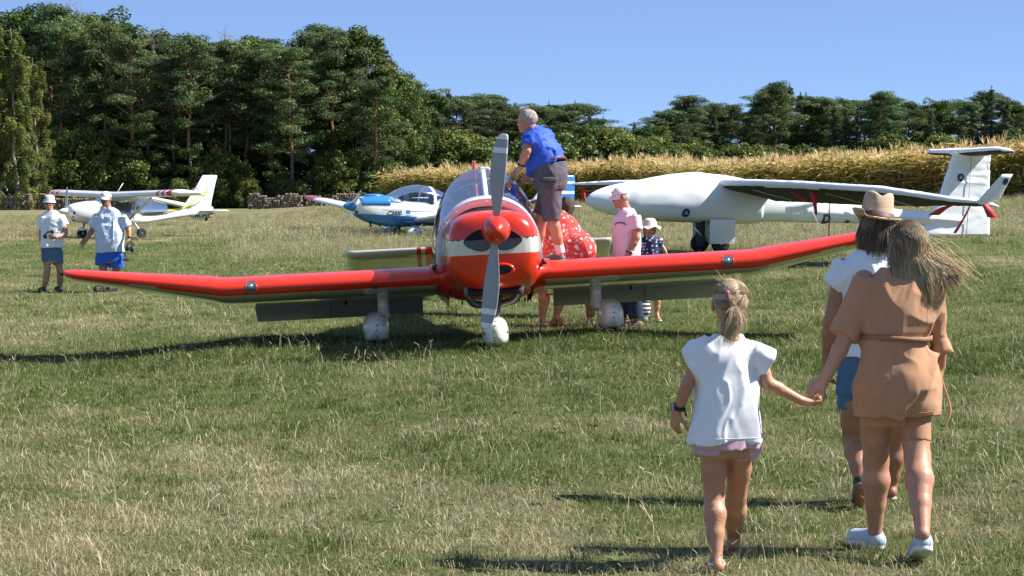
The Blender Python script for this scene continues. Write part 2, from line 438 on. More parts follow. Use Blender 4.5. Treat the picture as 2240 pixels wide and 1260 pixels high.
def ground_mat():
    m = bpy.data.materials.new('field_turf'); m.use_nodes = True; t = m.node_tree; b = t.nodes['Principled BSDF']
    b.inputs['Roughness'].default_value = 0.95; b.inputs['Specular IOR Level'].default_value = .1
    tc = _n(t, 'ShaderNodeTexCoord')
    def nz(scale, det=6, rough=.6):
        n = _n(t, 'ShaderNodeTexNoise'); n.inputs['Scale'].default_value = scale; n.inputs['Detail'].default_value = det; n.inputs['Roughness'].default_value = rough
        t.links.new(tc.outputs['Object'], n.inputs['Vector']); return n
    def ramp(src, stops):
        r = _n(t, 'ShaderNodeValToRGB')
        for i, (p, c) in enumerate(stops):
            e = r.color_ramp.elements[i] if i < 2 else r.color_ramp.elements.new(p)
            e.position = p; e.color = (*c, 1)
        t.links.new(src, r.inputs[0]); return r
    fine = nz(45, 8, .75); mid = nz(2.2, 5); big = nz(.28, 4)
    green = ramp(fine.outputs[0], [(.28, (.045, .062, .018)), (.72, (.21, .25, .085)), (.5, (.115, .145, .044))])
    dry = ramp(fine.outputs[0], [(.28, (.10, .085, .042)), (.72, (.40, .34, .20)), (.5, (.23, .195, .105))])
    a = _n(t, 'ShaderNodeAttribute'); a.attribute_name = 'dry'
    s1 = _n(t, 'ShaderNodeMath', operation='MULTIPLY_ADD'); s1.inputs[1].default_value = .9; t.links.new(mid.outputs[0], s1.inputs[0])
    s2 = _n(t, 'ShaderNodeMath', operation='MULTIPLY_ADD'); s2.inputs[1].default_value = .9; s2.inputs[2].default_value = -.9
    t.links.new(big.outputs[0], s2.inputs[0]); t.links.new(s2.outputs[0], s1.inputs[2])
    s3 = _n(t, 'ShaderNodeMath', operation='ADD'); s3.use_clamp = True; t.links.new(s1.outputs[0], s3.inputs[0]); t.links.new(a.outputs['Fac'], s3.inputs[1])
    mx = _n(t, 'ShaderNodeMix', data_type='RGBA'); t.links.new(s3.outputs[0], mx.inputs[0]); t.links.new(green.outputs[0], mx.inputs[6]); t.links.new(dry.outputs[0], mx.inputs[7])
    t.links.new(mx.outputs[2], b.inputs['Base Color'])
    bp = _n(t, 'ShaderNodeBump'); bp.inputs['Strength'].default_value = .9; bp.inputs['Distance'].default_value = .06
    t.links.new(fine.outputs[0], bp.inputs['Height']); t.links.new(bp.outputs[0], b.inputs['Normal'])
    return m
def dryness(x, y):
    """how straw-dry the sward is at a place (0 green, 1 straw)"""
    P = np.stack([x, y, np.zeros_like(x)], 1)
    n = fbm(P * .16, 3) * .30 + fbm(P * .9, 8) * .34 + vnoise(P * 2.4, 12) * .14
    pa = x / np.maximum(y, 5) * FPX + 1120
    base = np.interp(y, [9, 11, 14, 17, 20, 24, 32, 45, 52, 58, 80, 110, 150, 200], [.62, .58, .50, .24, .14, .16, .22, .28, .42, .68, .80, .82, .85, .8])
    base = base - .16 * ((pa > 1250) & (y < 30)) * np.clip((30 - y) / 8, 0, 1) + .12 * (pa < 600) * (y < 16)
    mown = np.exp(-((y - 58) / 10) ** 2) * (pa < 480) * .55          # mown strip beside the parked high-wing plane
    return np.clip(base + n - mown, 0, 1)

def axis(marks):
    out = []
    for (a, b, st) in marks: out += list(np.arange(a, b, st))
    return np.array(out)
xs = axis([(-900, -300, 60), (-300, -120, 15), (-120, -40, 4), (-40, -14, 1), (-14, 14, .35), (14, 40, 1), (40, 120, 4), (120, 300, 15), (300, 901, 60)])
ys = axis([(-300, -40, 30), (-40, 4, 4), (4, 30, .35), (30, 60, .8), (60, 130, 2), (130, 320, 6), (320, 1800, 80)])
GX, GY = np.meshgrid(xs, ys, indexing='ij'); gx, gy = GX.ravel(), GY.ravel()
gzv = np.concatenate([ground(gx[i:i + 20000], gy[i:i + 20000]) for i in range(0, len(gx), 20000)])
gzv = gzv + .018 * fbm(np.stack([gx, gy, 0 * gx], 1) * .9, 21) * (gy > 0) * (gy < 60)
nx, ny = len(xs), len(ys)
ii, jj = np.meshgrid(np.arange(nx - 1), np.arange(ny - 1), indexing='ij'); q0 = (ii * ny + jj).ravel()
gm = mesh_np('ground', np.stack([gx, gy, gzv], 1), np.stack([q0, q0 + ny, q0 + ny + 1, q0 + 1], 1))
set_attr(gm, 'dry', np.clip(dryness(gx, gy) - .1, 0, 1))
go = obj('ground', gm, ground_mat()); tag(go, 'sloping mown grass airfield, green and straw coloured, reaching the woods', kind='structure')
gbvh = None
def gz_fine(x, y):
    return ground(x, y) + .018 * fbm(np.stack([x, y, 0 * x], 1) * .9, 21) * (y > 0) * (y < 60)

# ------------------------------------------------------------------ scatter of prototypes (grass, maize): one object, instances made inside it
def scatter(name, protos, pts, pid, rot, scl, m, extra=None):
    """protos: list of (V, [faces], colour attr per vertex); pts: places. ONE object whose own node tree sets the pieces out"""
    V, F, cid, col, gid = [], [], 0, [], []
    n0 = 0; FF = {}
    for k, (v, fs, c) in enumerate(protos):
        V.append(v); col.append(c); gid.append(np.full(len(v), k))
        for f in fs: FF.setdefault(f.shape[1], []).append(f + n0)
        n0 += len(v)
    npt = len(pts)
    V = np.vstack(V + [pts]); col = np.concatenate(col + [np.zeros(npt)]); gid = np.concatenate(gid + [pid])
    me = mesh_np(name, V, [np.vstack(FF[k]) for k in sorted(FF)], smooth=False)
    isp = np.concatenate([np.zeros(n0), np.ones(npt)])
    set_attr(me, 'tone', col); set_attr(me, 'gid', gid, typ='INT'); set_attr(me, 'is_point', isp, typ='BOOLEAN')
    set_attr(me, 'rot', np.vstack([np.zeros((n0, 3)), rot]), typ='FLOAT_VECTOR')
    set_attr(me, 'scl', np.vstack([np.ones((n0, 3)), scl]), typ='FLOAT_VECTOR')
    o = obj(name, me, m)
    ng = bpy.data.node_groups.new(name + '_layout', 'GeometryNodeTree')
    ng.interface.new_socket('Geometry', in_out='INPUT', socket_type='NodeSocketGeometry'); ng.interface.new_socket('Geometry', in_out='OUTPUT', socket_type='NodeSocketGeometry')
    N = ng.nodes.new; L = ng.links.new
    gi = N('NodeGroupInput'); gout = N('NodeGroupOutput')
    def at(nm, ty):
        a = N('GeometryNodeInputNamedAttribute'); a.data_type = ty; a.inputs[0].default_value = nm; return a
    sp = N('GeometryNodeSeparateGeometry'); sp.domain = 'POINT'
    L(gi.outputs[0], sp.inputs[0]); L(at('is_point', 'BOOLEAN').outputs[0], sp.inputs[1])
    si = N('GeometryNodeSplitToInstances'); si.domain = 'POINT'
    L(sp.outputs[1], si.inputs['Geometry']); L(at('gid', 'INT').outputs[0], si.inputs['Group ID'])
    ip = N('GeometryNodeInstanceOnPoints'); L(sp.outputs[0], ip.inputs['Points']); L(si.outputs[0], ip.inputs['Instance'])
    ip.inputs['Pick Instance'].default_value = True
    L(at('gid', 'INT').outputs[0], ip.inputs['Instance Index'])
    e2r = N('FunctionNodeEulerToRotation'); L(at('rot', 'FLOAT_VECTOR').outputs[0], e2r.inputs[0]); L(e2r.outputs[0], ip.inputs['Rotation'])
    L(at('scl', 'FLOAT_VECTOR').outputs[0], ip.inputs['Scale']); L(ip.outputs[0], gout.inputs[0])
    md = o.modifiers.new('layout', 'NODES'); md.node_group = ng
    return o

def blades(n, rad, h, wid, lean, tone, seed, seedhead=0.0):
    """a tuft of bent tapering grass blades"""
    r = np.random.default_rng(seed); V, Q, T, C = [], [], [], []
    for i in range(n):
        a = r.uniform(0, 2 * np.pi); rr = rad * math.sqrt(r.uniform()); p = np.array([math.cos(a) * rr, math.sin(a) * rr, -.01])
        hh = h * r.uniform(.45, 1.25); az = r.uniform(0, 2 * np.pi); ln = lean * r.uniform(.2, 1.6); dr = np.array([math.cos(az), math.sin(az), 0])
        fa = r.uniform(0, np.pi); s = np.array([math.cos(fa), math.sin(fa), 0]) * wid * r.uniform(.6, 1.3)
        k = len(V); p1 = p + np.array([0, 0, hh * .55]) + dr * ln * hh * .3; p2 = p + np.array([0, 0, hh * max(.35, 1 - .35 * ln)]) + dr * ln * hh
        V += [p - s, p + s, p1 + s * .75, p1 - s * .75, p2]; Q.append((k, k + 1, k + 2, k + 3)); T.append((k + 3, k + 2, k + 4))
        t = np.clip(tone + r.normal(0, .22), 0, 1); C += [t] * 5
        if r.uniform() < seedhead:
            k = len(V); up = p2 - p1; up /= np.linalg.norm(up) + 1e-9; q = p2
            V += [q - s * 1.6, q + s * 1.6, q + up * .045 + s * 1.1, q + up * .045 - s * 1.1]; Q.append((k, k + 1, k + 2, k + 3)); C += [.93] * 4
    return np.array(V), [np.array(Q), np.array(T)], np.array(C)

GRASS = leafmat('grass_blade', 'tone', (.070, .120, .022), (.62, .52, .34), trans=.3, rough=.55, c2=(.215, .235, .072))
def lay_grass():
    pr = []
    for k in range(4): pr.append(blades(46, .15, .050, .0021, .85, .26, 100 + k))          # 0-3 green turf
    for k in range(4): pr.append(blades(46, .15, .052, .0020, 1.0, .52, 200 + k))          # 4-7 mixed
    for k in range(4): pr.append(blades(40, .16, .062, .0016, 1.35, .82, 300 + k))         # 8-11 straw, laid over
    for k in range(3): pr.append(blades(7, .10, .16, .0013, .55, .93, 400 + k, .6))        # 12-14 long dry stalks
    for k in range(2): pr.append(blades(42, .08, .10, .0026, .75, .16, 500 + k))           # 15-16 lush tuft
    for k in range(3): pr.append(blades(46, .35, .30, .0050, .45, .60, 600 + k, .3))      # 17-19 tall unmown
    for k in range(2): pr.append(blades(34, .35, .22, .0060, .5, .30, 700 + k))            # 20-21 tall green
    def weed(seed):
        q = np.random.default_rng(seed); V, Q, C = [], [], []; a = 0
        for i in range(9):
            a += 2.4 + q.normal(0, .3); dr = np.array([math.cos(a), math.sin(a), 0]); sd = np.array([-dr[1], dr[0], 0]); L = q.uniform(.05, .10); w_ = L * .2; up = q.uniform(.25, .6)
            for j, (t0, t1) in enumerate(((0, .5), (.5, 1))):
                k = len(V); h = lambda t: L * up * (t * 1.3 - t * t * .7); ww = lambda t: w_ * math.sin(math.pi * (.12 + .8 * t)); V += [dr * L * t0 - sd * ww(t0) + [0, 0, h(t0)], dr * L * t0 + sd * ww(t0) + [0, 0, h(t0)], dr * L * t1 + sd * ww(t1) + [0, 0, h(t1)], dr * L * t1 - sd * ww(t1) + [0, 0, h(t1)]]; Q.append((k, k + 1, k + 2, k + 3)); C += [q.uniform(.14, .34)] * 4
        return np.array(V), [np.array(Q)], np.array(C)
    for k in range(2): pr.append(weed(800 + k))                                            # 22-23 flat broad-leaved weeds
    P, PID, SC = [], [], []
    r = np.random.default_rng(5)
    n = 240; y = r.uniform(8, 24, n); x = r.uniform(-1, 1, n) * (y * .249 + 1.2); P.append(np.stack([x, y], 1)); PID.append(r.integers(22, 24, n)); SC.append(r.uniform(.4, .9, n))
    for (y0, y1, dens, s) in ((7.2, 12, 120, .95), (12, 17, 95, 1.0), (17, 24, 62, 1.15), (24, 34, 30, 1.4), (34, 50, 13, 1.9), (50, 80, 5, 2.6)):
        hw0, hw1 = y0 * .249 + 1.3, y1 * .249 + 1.8; area = (hw0 + hw1) * (y1 - y0); n = int(area * dens)
        y = r.uniform(y0, y1, n); x = r.uniform(-1, 1, n) * (y * .249 + 1.6)
        d = dryness(x, y) + r.normal(0, .16, n)
        k = np.where(d < .30, r.integers(0, 4, n), np.where(d < .62, r.integers(4, 8, n), r.integers(8, 12, n)))
        u = r.uniform(size=n); k = np.where((u < .075 + .05 * (d > .5)), r.integers(12, 15, n), k); k = np.where((u > .965) & (d < .42), r.integers(15, 17, n), k)
        P.append(np.stack([x, y], 1)); PID.append(k); SC.append(s * r.uniform(.75, 1.25, n))
    # taller unmown grass around and behind the parked aircraft
    n = 16000; y = 50 * (125 / 50) ** r.uniform(0, 1, n); x = r.uniform(-1, 1, n) * (y * .249 + 4)
    d = dryness(x, y); pa = x / y * FPX + 1120
    keep = (d + .5 * fbm(np.stack([x, y, 0 * x], 1) * .11, 77) + r.normal(0, .1, n) > .62) & ~((pa < 430 + 60 * np.sin(y)) & (y < 70 + 3 * np.sin(x))) ; keep &= ~((pa > 840) & (y > 128))
    x, y = x[keep], y[keep]; n = len(x)
    P.append(np.stack([x, y], 1)); PID.append(np.where(r.uniform(size=n) < .88, r.integers(17, 20, n), r.integers(20, 22, n))); SC.append(r.uniform(.7, 1.25, n) * np.interp(y, [50, 60, 120, 190], [.55, .8, .7, .6]))
    # a fringe of rank grass below the wing line and at the glider
    for (pxa, pxb, da, db, n, kk, s) in ((150, 1250, 19.2, 20.6, 420, (15, 17), 1.2), (1150, 1700, 19.6, 21.4, 330, (15, 17), 1.1), (1480, 2240, 17.5, 19.5, 260, (15, 17), 1.1), (1250, 2240, 44, 58, 1500, (17, 20), .62), (520, 900, 46, 54, 700, (17, 20), .5)):
        d = r.uniform(da, db, n); px = r.uniform(pxa, pxb, n); P.append(np.stack([(px - 1120) / FPX * d, d], 1)); PID.append(r.integers(*kk, n)); SC.append(s * r.uniform(.6, 1.2, n))
    P = np.vstack(P); PID = np.concatenate(PID); SC = np.concatenate(SC); n = len(P)
    z = np.concatenate([gz_fine(P[i:i + 20000, 0], P[i:i + 20000, 1]) for i in range(0, n, 20000)])
    rot = np.stack([r.normal(0, .06, n), r.normal(0, .06, n), r.uniform(0, 6.28, n)], 1)
    scl = np.stack([SC, SC, np.where(PID < 17, np.minimum(SC, 1.15), SC) * r.uniform(.8, 1.2, n)], 1)
    o = scatter('grass', pr, np.stack([P[:, 0], P[:, 1], z], 1), PID, rot, scl, GRASS)
    tag(o, 'green and straw coloured grass blades covering the airfield', 'grass', kind='stuff')
lay_grass()

# ------------------------------------------------------------------ maize field
MAIZE = leafmat('maize_leaf', 'tone', (.075, .145, .020), (.80, .60, .32), trans=.35, rough=.45, c2=(.46, .36, .085))
def maize_plant(seed):
    r = np.random.default_rng(seed); V, Q, T, C = [], [], [], []
    H = r.uniform(1.6, 2.0); ln = r.normal(0, .05, 2); tn = r.uniform(-.1, .7)
    def pt(t): return np.array([ln[0] * t * t, ln[1] * t * t, H * t])
    for t0, t1 in ((0, .5), (.5, 1)):
        for a in (0, 2.1, 4.2):
            k = len(V); w0, w1 = .014, .009
            s = np.array([math.cos(a), math.sin(a), 0]); V += [pt(t0) - s * w0, pt(t0) + s * w0, pt(t1) + s * w1, pt(t1) - s * w1]; Q.append((k, k + 1, k + 2, k + 3)); C += [min(1, tn + .15)] * 4
    az = r.uniform(0, 6.28)
    for i in range(13):
        t = .12 + .8 * i / 12; b = pt(t); az += math.pi + r.normal(0, .45); L = r.uniform(.55, .95) * (1.1 - .45 * abs(t - .5)); dr = np.array([math.cos(az), math.sin(az), 0]); sd_ = np.array([-dr[1], dr[0], 0])
        c = np.clip((.62 - t * .62 if t < .55 else .16 + (t - .55) * 1.1) + r.normal(.0, .30) + (tn - .5) * .5, 0, 1); wv = r.uniform(.045, .07); up = r.uniform(.5, 1.05); prev = None
        for j in range(5):
            u = j / 4; p = b + dr * L * u + np.array([0, 0, up * L * u - 1.05 * L * up * u * u * r.uniform(.8, 1.2)]); w_ = wv * (1 - u ** 1.7) * (.7 + .3 * min(1, u * 4)) + .002; tw = sd_ * math.cos(u * 1.2) + np.array([0, 0, math.sin(u * 1.2)])
            k = len(V); V += [p - tw * w_, p + tw * w_]; C += [np.clip(c + u * .25, 0, 1)] * 2
            if prev is not None: Q.append((prev, prev + 1, k + 1, k))
            prev = k
    top = pt(1)
    for i in range(7):                                            # tassel
        a = r.uniform(0, 6.28); dr = np.array([math.cos(a), math.sin(a), 0]); k = len(V); s = np.array([-dr[1], dr[0], 0]) * .008; e = top + dr * r.uniform(.04, .16) + np.array([0, 0, r.uniform(.14, .32)])
        V += [top - s, top + s, e + s * .6, e - s * .6]; Q.append((k, k + 1, k + 2, k + 3)); C += [.95] * 4
    for i in range(1):                                            # cob in its husk
        p = pt(.45); a = r.uniform(0, 6.28); dr = np.array([math.cos(a), math.sin(a), 0]); s = np.array([-dr[1], dr[0], 0]); k = len(V); e = p + dr * .1 + np.array([0, 0, .2])
        V += [p - s * .02, p + s * .02, e + s * .03, e - s * .03]; Q.append((k, k + 1, k + 2, k + 3)); C += [.8] * 4
    return np.array(V), [np.array(Q)], np.array(C)
def lay_maize():
    pr = [maize_plant(40 + k) for k in range(10)]; r = np.random.default_rng(9); P = []
    edge = [W(835, 449, 130), W(1400, 447, 105), W(1800, 445, 90), W(2240, 436, 80), W(2700, 430, 70)]
    E = np.array([(p.x, p.y) for p in edge])
    seg = np.linalg.norm(np.diff(E, axis=0), axis=1); cum = np.concatenate([[0], np.cumsum(seg)])
    for row in range(44):
        off = row * .75 if row < 22 else 16.5 + (row - 22) * 2.6; st = .19 if row < 8 else (.34 if row < 22 else .8)
        u = np.arange(0, cum[-1], st); u = u + r.normal(0, .05, len(u)); x = np.interp(u, cum, E[:, 0]); y = np.interp(u, cum, E[:, 1])
        x = x + off * .42 + r.normal(0, .06, len(u)); y = y + off * .9 + r.normal(0, .06, len(u))
        P.append(np.stack([x, y], 1))
    P = np.vstack(P); P = P[(np.abs(P[:, 0]) < P[:, 1] * .30 + 6)]; n = len(P)
    z = np.concatenate([ground(P[i:i + 20000, 0], P[i:i + 20000, 1]) for i in range(0, n, 20000)])
    hv = 1.0 + .10 * fbm(np.stack([P[:, 0], P[:, 1], 0 * z], 1) * .12, 4)
    s = r.uniform(.86, 1.14, n) * hv
    o = scatter('maize_field', pr, np.stack([P[:, 0], P[:, 1], z], 1), r.integers(0, 10, n), np.stack([r.normal(0, .05, n), r.normal(0, .05, n), r.uniform(0, 6.28, n)], 1), np.stack([s * 1.15, s * 1.15, s], 1), MAIZE)
    tag(o, 'tall ripening maize field with straw coloured leaves in front of the far woods', 'maize field', kind='stuff')
lay_maize()
print('ground+grass+maize', time.time() - T0)
# ================================================================== THE WOODS
BARK_PINE = mat('pine_bark_upper', (.30, .155, .085), .9, .35, 3, .6, 14)
BARK_DARK = mat('bark_grey_brown', (.115, .088, .068), .9, .3, 2.5, .6, 14)
BARK_PALE = mat('bark_pale_grey', (.25, .22, .18), .9, .3, 2.5, .5, 14)
NEEDLE = leafmat('pine_needles', 'tone', (.040, .075, .028), (.20, .25, .090), trans=.25, rough=.55, c2=(.098, .155, .056))
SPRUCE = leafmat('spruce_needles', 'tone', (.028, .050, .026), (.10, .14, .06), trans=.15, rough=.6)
OAK = leafmat('broad_leaves', 'tone', (.045, .082, .020), (.215, .225, .050), trans=.3, rough=.5, c2=(.098, .150, .036))
LARCH = leafmat('larch_needles', 'tone', (.080, .120, .028), (.27, .27, .07), trans=.3, rough=.6, c2=(.165, .195, .05))

class Leaves:
    def __init__(s): s.C, s.N, s.S, s.T = [], [], [], []
    def clump(s, r, c, rad, n, size, tone, flat=0.35, up=0.35, spread=.16):
        c = np.asarray(c, float); p = r.normal(0, 1, (n, 3)); p /= np.linalg.norm(p, axis=1)[:, None] + 1e-9
        p *= (r.uniform(.15, 1, n) ** .5)[:, None]; nn = p + r.normal(0, .55, (n, 3)); nn[:, 2] += up
        s.C.append(c + p * np.array(rad)); s.N.append(nn / (np.linalg.norm(nn, axis=1)[:, None] + 1e-9))
        s.S.append(size * r.uniform(.6, 1.4, n)); s.T.append(np.clip(tone + r.normal(0, spread, n), 0, 1))
    def mesh(s, name, r, aspect=.5, tri=False):
        C, N, S, T = np.vstack(s.C), np.vstack(s.N), np.concatenate(s.S), np.concatenate(s.T); n = len(C)
        a = r.normal(0, 1, (n, 3)); u = np.cross(N, a); u /= np.linalg.norm(u, axis=1)[:, None] + 1e-9; v = np.cross(N, u)
        u = u * S[:, None] * .5; v = v * (S * aspect * .5)[:, None]; bend = N * (S * .14)[:, None]
        V = np.stack([C - u, C - v * .9 + bend, C + u, C + v * .9 + bend], 1).reshape(-1, 3)
        k = np.arange(n) * 4; me = mesh_np(name, V, np.stack([k, k + 1, k + 2, k + 3], 1), smooth=False)
        set_attr(me, 'tone', np.repeat(T, 4)); return me
def bend_line(r, a, b, n, amp):
    t = np.linspace(0, 1, n)[:, None]; P = np.asarray(a) * (1 - t) + np.asarray(b) * t; wv = np.cumsum(r.normal(0, amp / n ** .5, (n, 3)), 0); wv -= t * wv[-1]; wv[:, 2] *= .3; P = P + wv
    return P
def pine(seed, H, crown0, bare=True):
    """Scots pine: long stem, reddish above, flat clumped crown"""
    r = np.random.default_rng(seed); mb = MB(); lv = Leaves(); top = np.array([r.normal(0, .5), r.normal(0, .4), H])
    st = bend_line(r, (0, 0, -.4), top, 9, .45); rad = np.linspace(.24, .05, 9); rad[0] = .32
    mb.tube(st[:4], rad[:4], 8, 0, False); mb.tube(st[3:], rad[3:], 8, 1, False)
    def at(t):
        f = t * 8; i = min(int(f), 7); return st[i] * (1 - f + i) + st[i + 1] * (f - i)
    nb = 30; az = r.uniform(0, 6.28)
    for i in range(nb):
        t = crown0 + (1 - crown0) * ((i + r.uniform(0, .7)) / nb) ** .85; az += 2.4 + r.normal(0, .5); b = at(min(t, .985))
        rel = (t - crown0) / (1 - crown0); L = (1.0 + 2.6 * math.sin(math.pi * min(1, .22 + .78 * rel) ** 1.15)) * r.uniform(.6, 1.15)
        dr = np.array([math.cos(az), math.sin(az), r.uniform(-.05, .55) + .3 * rel]); e = b + dr * L
        ln = bend_line(r, b, e, 4, .25); mb.tube(ln, np.linspace(.07, .02, 4), 5, 1, False)
        tb = .45 + r.normal(0, .13)
        for q in range(r.integers(3, 6)):
            u = r.uniform(.35, 1.05); c = b + (e - b) * u + r.normal(0, .4, 3) * np.array([1, 1, .35]) + np.array([0, 0, .25]); s = r.uniform(.55, 1.05)
            lv.clump(r, c, (s * 1.15, s * 1.15, s * .5), int(135 * s * s + 40), .25, tb + r.normal(0, .1), up=.6)
    for q in range(5): lv.clump(r, top + r.normal(0, .6, 3) * np.array([1, 1, .5]) - np.array([0, 0, .2]), (.8, .8, .5), 150, .24, .5, up=.6)
    for i in range(9):                                              # dead snags below the crown
        t = r.uniform(.18, crown0 + .1); b = at(t); a = r.uniform(0, 6.28); e = b + np.array([math.cos(a), math.sin(a), r.uniform(-.3, .25)]) * r.uniform(.6, 1.9); mb.tube(bend_line(r, b, e, 4, .15), np.linspace(.035, .008, 4), 4, 0, False)
    for i in range(4):                                              # low green boughs
        t = r.uniform(.15, crown0 + .05); b = at(t); a = r.uniform(0, 6.28); e = b + np.array([math.cos(a), math.sin(a), -.1]) * r.uniform(1.2, 2.4)
        for q in range(4): lv.clump(r, b + (e - b) * r.uniform(.4, 1.05) + r.normal(0, .25, 3), (.7, .7, .3), 110, .24, .42, up=.5)
    return mb.mesh('trunk'), lv.mesh('crown', r, .42)
def spruce(seed, H):
    r = np.random.default_rng(seed); mb = MB(); lv = Leaves(); top = np.array([r.normal(0, .2), r.normal(0, .2), H])
    mb.tube(bend_line(r, (0, 0, -.4), top, 7, .15), np.linspace(.24, .02, 7), 7, 0, False); n = 46; az = 0
    for i in range(n):
        t = .10 + .90 * (i / n); rr = max(.12, (1 - t) ** .8 * H * .20 * r.uniform(.7, 1.2)); az += 2.4 + r.normal(0, .35); b = np.array([top[0] * t, top[1] * t, H * t]); dr = np.array([math.cos(az), math.sin(az), 0])
        m = int(3 + rr * 1.8)
        for j in range(m):
            u = (j + .6) / m; c = b + dr * rr * u + np.array([0, 0, .12 * rr - .42 * rr * u * u]); w_ = .34 + .18 * (1 - u)
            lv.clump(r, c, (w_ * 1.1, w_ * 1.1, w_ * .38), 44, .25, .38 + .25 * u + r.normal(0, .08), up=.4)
        mb.tube([b, b + dr * rr * .95 + np.array([0, 0, -.28 * rr])], [.03, .008], 4, 0, False)
    lv.clump(r, top + np.array([0, 0, .1]), (.1, .1, .5), 40, .2, .5)
    return mb.mesh('trunk'), lv.mesh('crown', r, .35)
def broadleaf(seed, H, width, low=.12, gap=.3, lean=.35, leaf=.30):
    r = np.random.default_rng(seed); mb = MB(); lv = Leaves(); st = bend_line(r, (0, 0, -.4), (r.normal(0, .5), r.normal(0, .4), H * .78), 6, .4)
    mb.tube(st, np.linspace(.26, .06, 6) * H / 16, 7, 0, False); nb = int(34 + width * 5)
    for i in range(nb):
        t = low + (1 - low) * r.uniform(0, 1); a = r.uniform(0, 6.28); prof = math.sin(math.pi * min(1, max(.04, (t - low * .6) / (1.05 - low * .6)) ** .8)) ** .6
        rr = width * prof * r.uniform(.35, 1.02); c = np.array([math.cos(a) * rr, math.sin(a) * rr, H * t]); f = min(max(t - .15, .05), .9) * 5 * .9; k = min(int(f), 4)
        if i % 2 == 0: mb.tube(bend_line(r, st[k], c, 4, .3), np.linspace(.07, .015, 4), 4, 0, False)
        tb = lean + r.normal(0, .14)
        for q in range(r.integers(3, 6)):
            s = r.uniform(.5, 1.0) * (.6 + H / 40); lv.clump(r, c + r.normal(0, .55, 3) * s, (s, s, s * .75), int(105 * s * s + 25), leaf, tb + r.normal(0, .08), up=.45, spread=.2)
    return mb.mesh('trunk'), lv.mesh('crown', r, .62)
def larch(seed, H, width=2.4):
    r = np.random.default_rng(seed); mb = MB(); lv = Leaves(); mb.tube(bend_line(r, (0, 0, -.4), (r.normal(0, .4), 0, H), 7, .3), np.linspace(.24, .03, 7), 7, 0, False); az = 0
    for i in range(44):
        t = .06 + .93 * i / 44; az += 2.4 + r.normal(0, .4); rr = width * (1 - t * .72) * r.uniform(.55, 1.1); b = np.array([0, 0, H * t]); dr = np.array([math.cos(az), math.sin(az), 0]); tb = .45 + r.normal(0, .15)
        mb.tube([b, b + dr * rr * .6 + np.array([0, 0, .1]), b + dr * rr], [.04, .02, .008], 4, 0, False)
        for j in range(5):
            c = b + dr * rr * r.uniform(.25, 1.05) + r.normal(0, .15, 3); dl = r.uniform(.5, 1.5); lv.clump(r, c - np.array([0, 0, dl * .5]), (.24, .24, dl * .62), int(60 * dl) + 18, .24, tb, up=.1)
    return mb.mesh('trunk'), lv.mesh('crown', r, .35)
def dead_tree(seed, H):
    r = np.random.default_rng(seed); mb = MB(); st = bend_line(r, (0, 0, -.4), (0, 0, H), 7, .4); mb.tube(st, np.linspace(.2, .02, 7), 6, 0, False)
    tw = MB()
    for i in range(34):
        t = r.uniform(.5, .98); f = t * 6; k = min(int(f), 5); b = st[k] * (1 - f + k) + st[k + 1] * (f - k); a = r.uniform(0, 6.28); e = b + np.array([math.cos(a), math.sin(a), r.uniform(.4, 1.4)]) * r.uniform(.5, 1.5); P = bend_line(r, b, e, 4, .15)
        tw.tube(P, np.linspace(.04, .012, 4), 4, 0, False)
        for q in range(3): tw.tube([P[2], P[2] + r.normal(0, .35, 3) + np.array([0, 0, .35])], [.018, .008], 3, 0, False)
    return mb.mesh('trunk'), tw.mesh('twigs')

def sep_mats(me, ms):
    for m in ms: me.materials.append(m)
PROTO = {}
def proto(key, mk, tm, lm, crown='crown'):
    a, b = mk; sep_mats(a, tm); sep_mats(b, lm); PROTO[key] = (a, b, crown)
for k in range(6): proto(('pine', k), pine(900 + k, 18.0, (.45, .40, .5, .36, .42, .33)[k]), [BARK_DARK, BARK_PINE], [NEEDLE])
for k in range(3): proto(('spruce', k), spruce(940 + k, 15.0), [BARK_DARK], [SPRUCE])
for k in range(4): proto(('oak', k), broadleaf(960 + k, 15.0, (3.6, 3.2, 4.0, 3.4)[k], .14, lean=(.28, .4, .34, .22)[k]), [BARK_DARK], [OAK])
for k in range(4): proto(('bush', k), broadleaf(980 + k, 5.0, (2.4, 2.8, 2.2, 2.6)[k], .03, lean=(.6, .5, .42, .7)[k], leaf=.26), [BARK_DARK], [OAK])
for k in range(2): proto(('larch', k), larch(995 + k, 18.0), [BARK_PALE], [LARCH])
proto(('dead', 0), dead_tree(991, 17.0), [BARK_PALE], [BARK_PALE], 'twigs')
BASEH = {'pine': 18., 'spruce': 15., 'oak': 15., 'bush': 5., 'larch': 18., 'dead': 17.}
NAMES = {'pine': ('pine_tree', 'pine'), 'spruce': ('spruce_tree', 'spruce'), 'oak': ('broadleaf_tree', 'tree'), 'bush': ('shrub', 'shrub'), 'larch': ('larch_tree', 'larch'), 'dead': ('dead_tree', 'dead tree')}
WHERE = [(-999, 'beside the low pale logs'), (70, 'behind the young man in the sun hat'), (165, 'behind the older man in the white cap'), (270, 'behind the high wing aeroplane'), (390, 'behind the white tail fin'), (500, 'between tail fin and grey logs'), (560, 'behind the first grey log stack'), (665, 'behind the second grey log stack'), (785, 'where the maize begins'), (900, 'behind the blue motor glider canopy'), (965, 'behind the red aeroplane canopy'), (1120, 'behind the man on the wing'), (1240, 'behind the glider nose'), (1340, 'behind the pink shirt'), (1460, 'behind the covered glider cockpit'), (1640, 'behind the glider wing root'), (1780, 'behind the middle of the glider wing'), (1890, 'behind the straw hat'), (2030, 'behind the glider T tail'), (2230, 'past the glider tail')]
def where(px): return [w_ for a, w_ in WHERE if px >= a][-1]
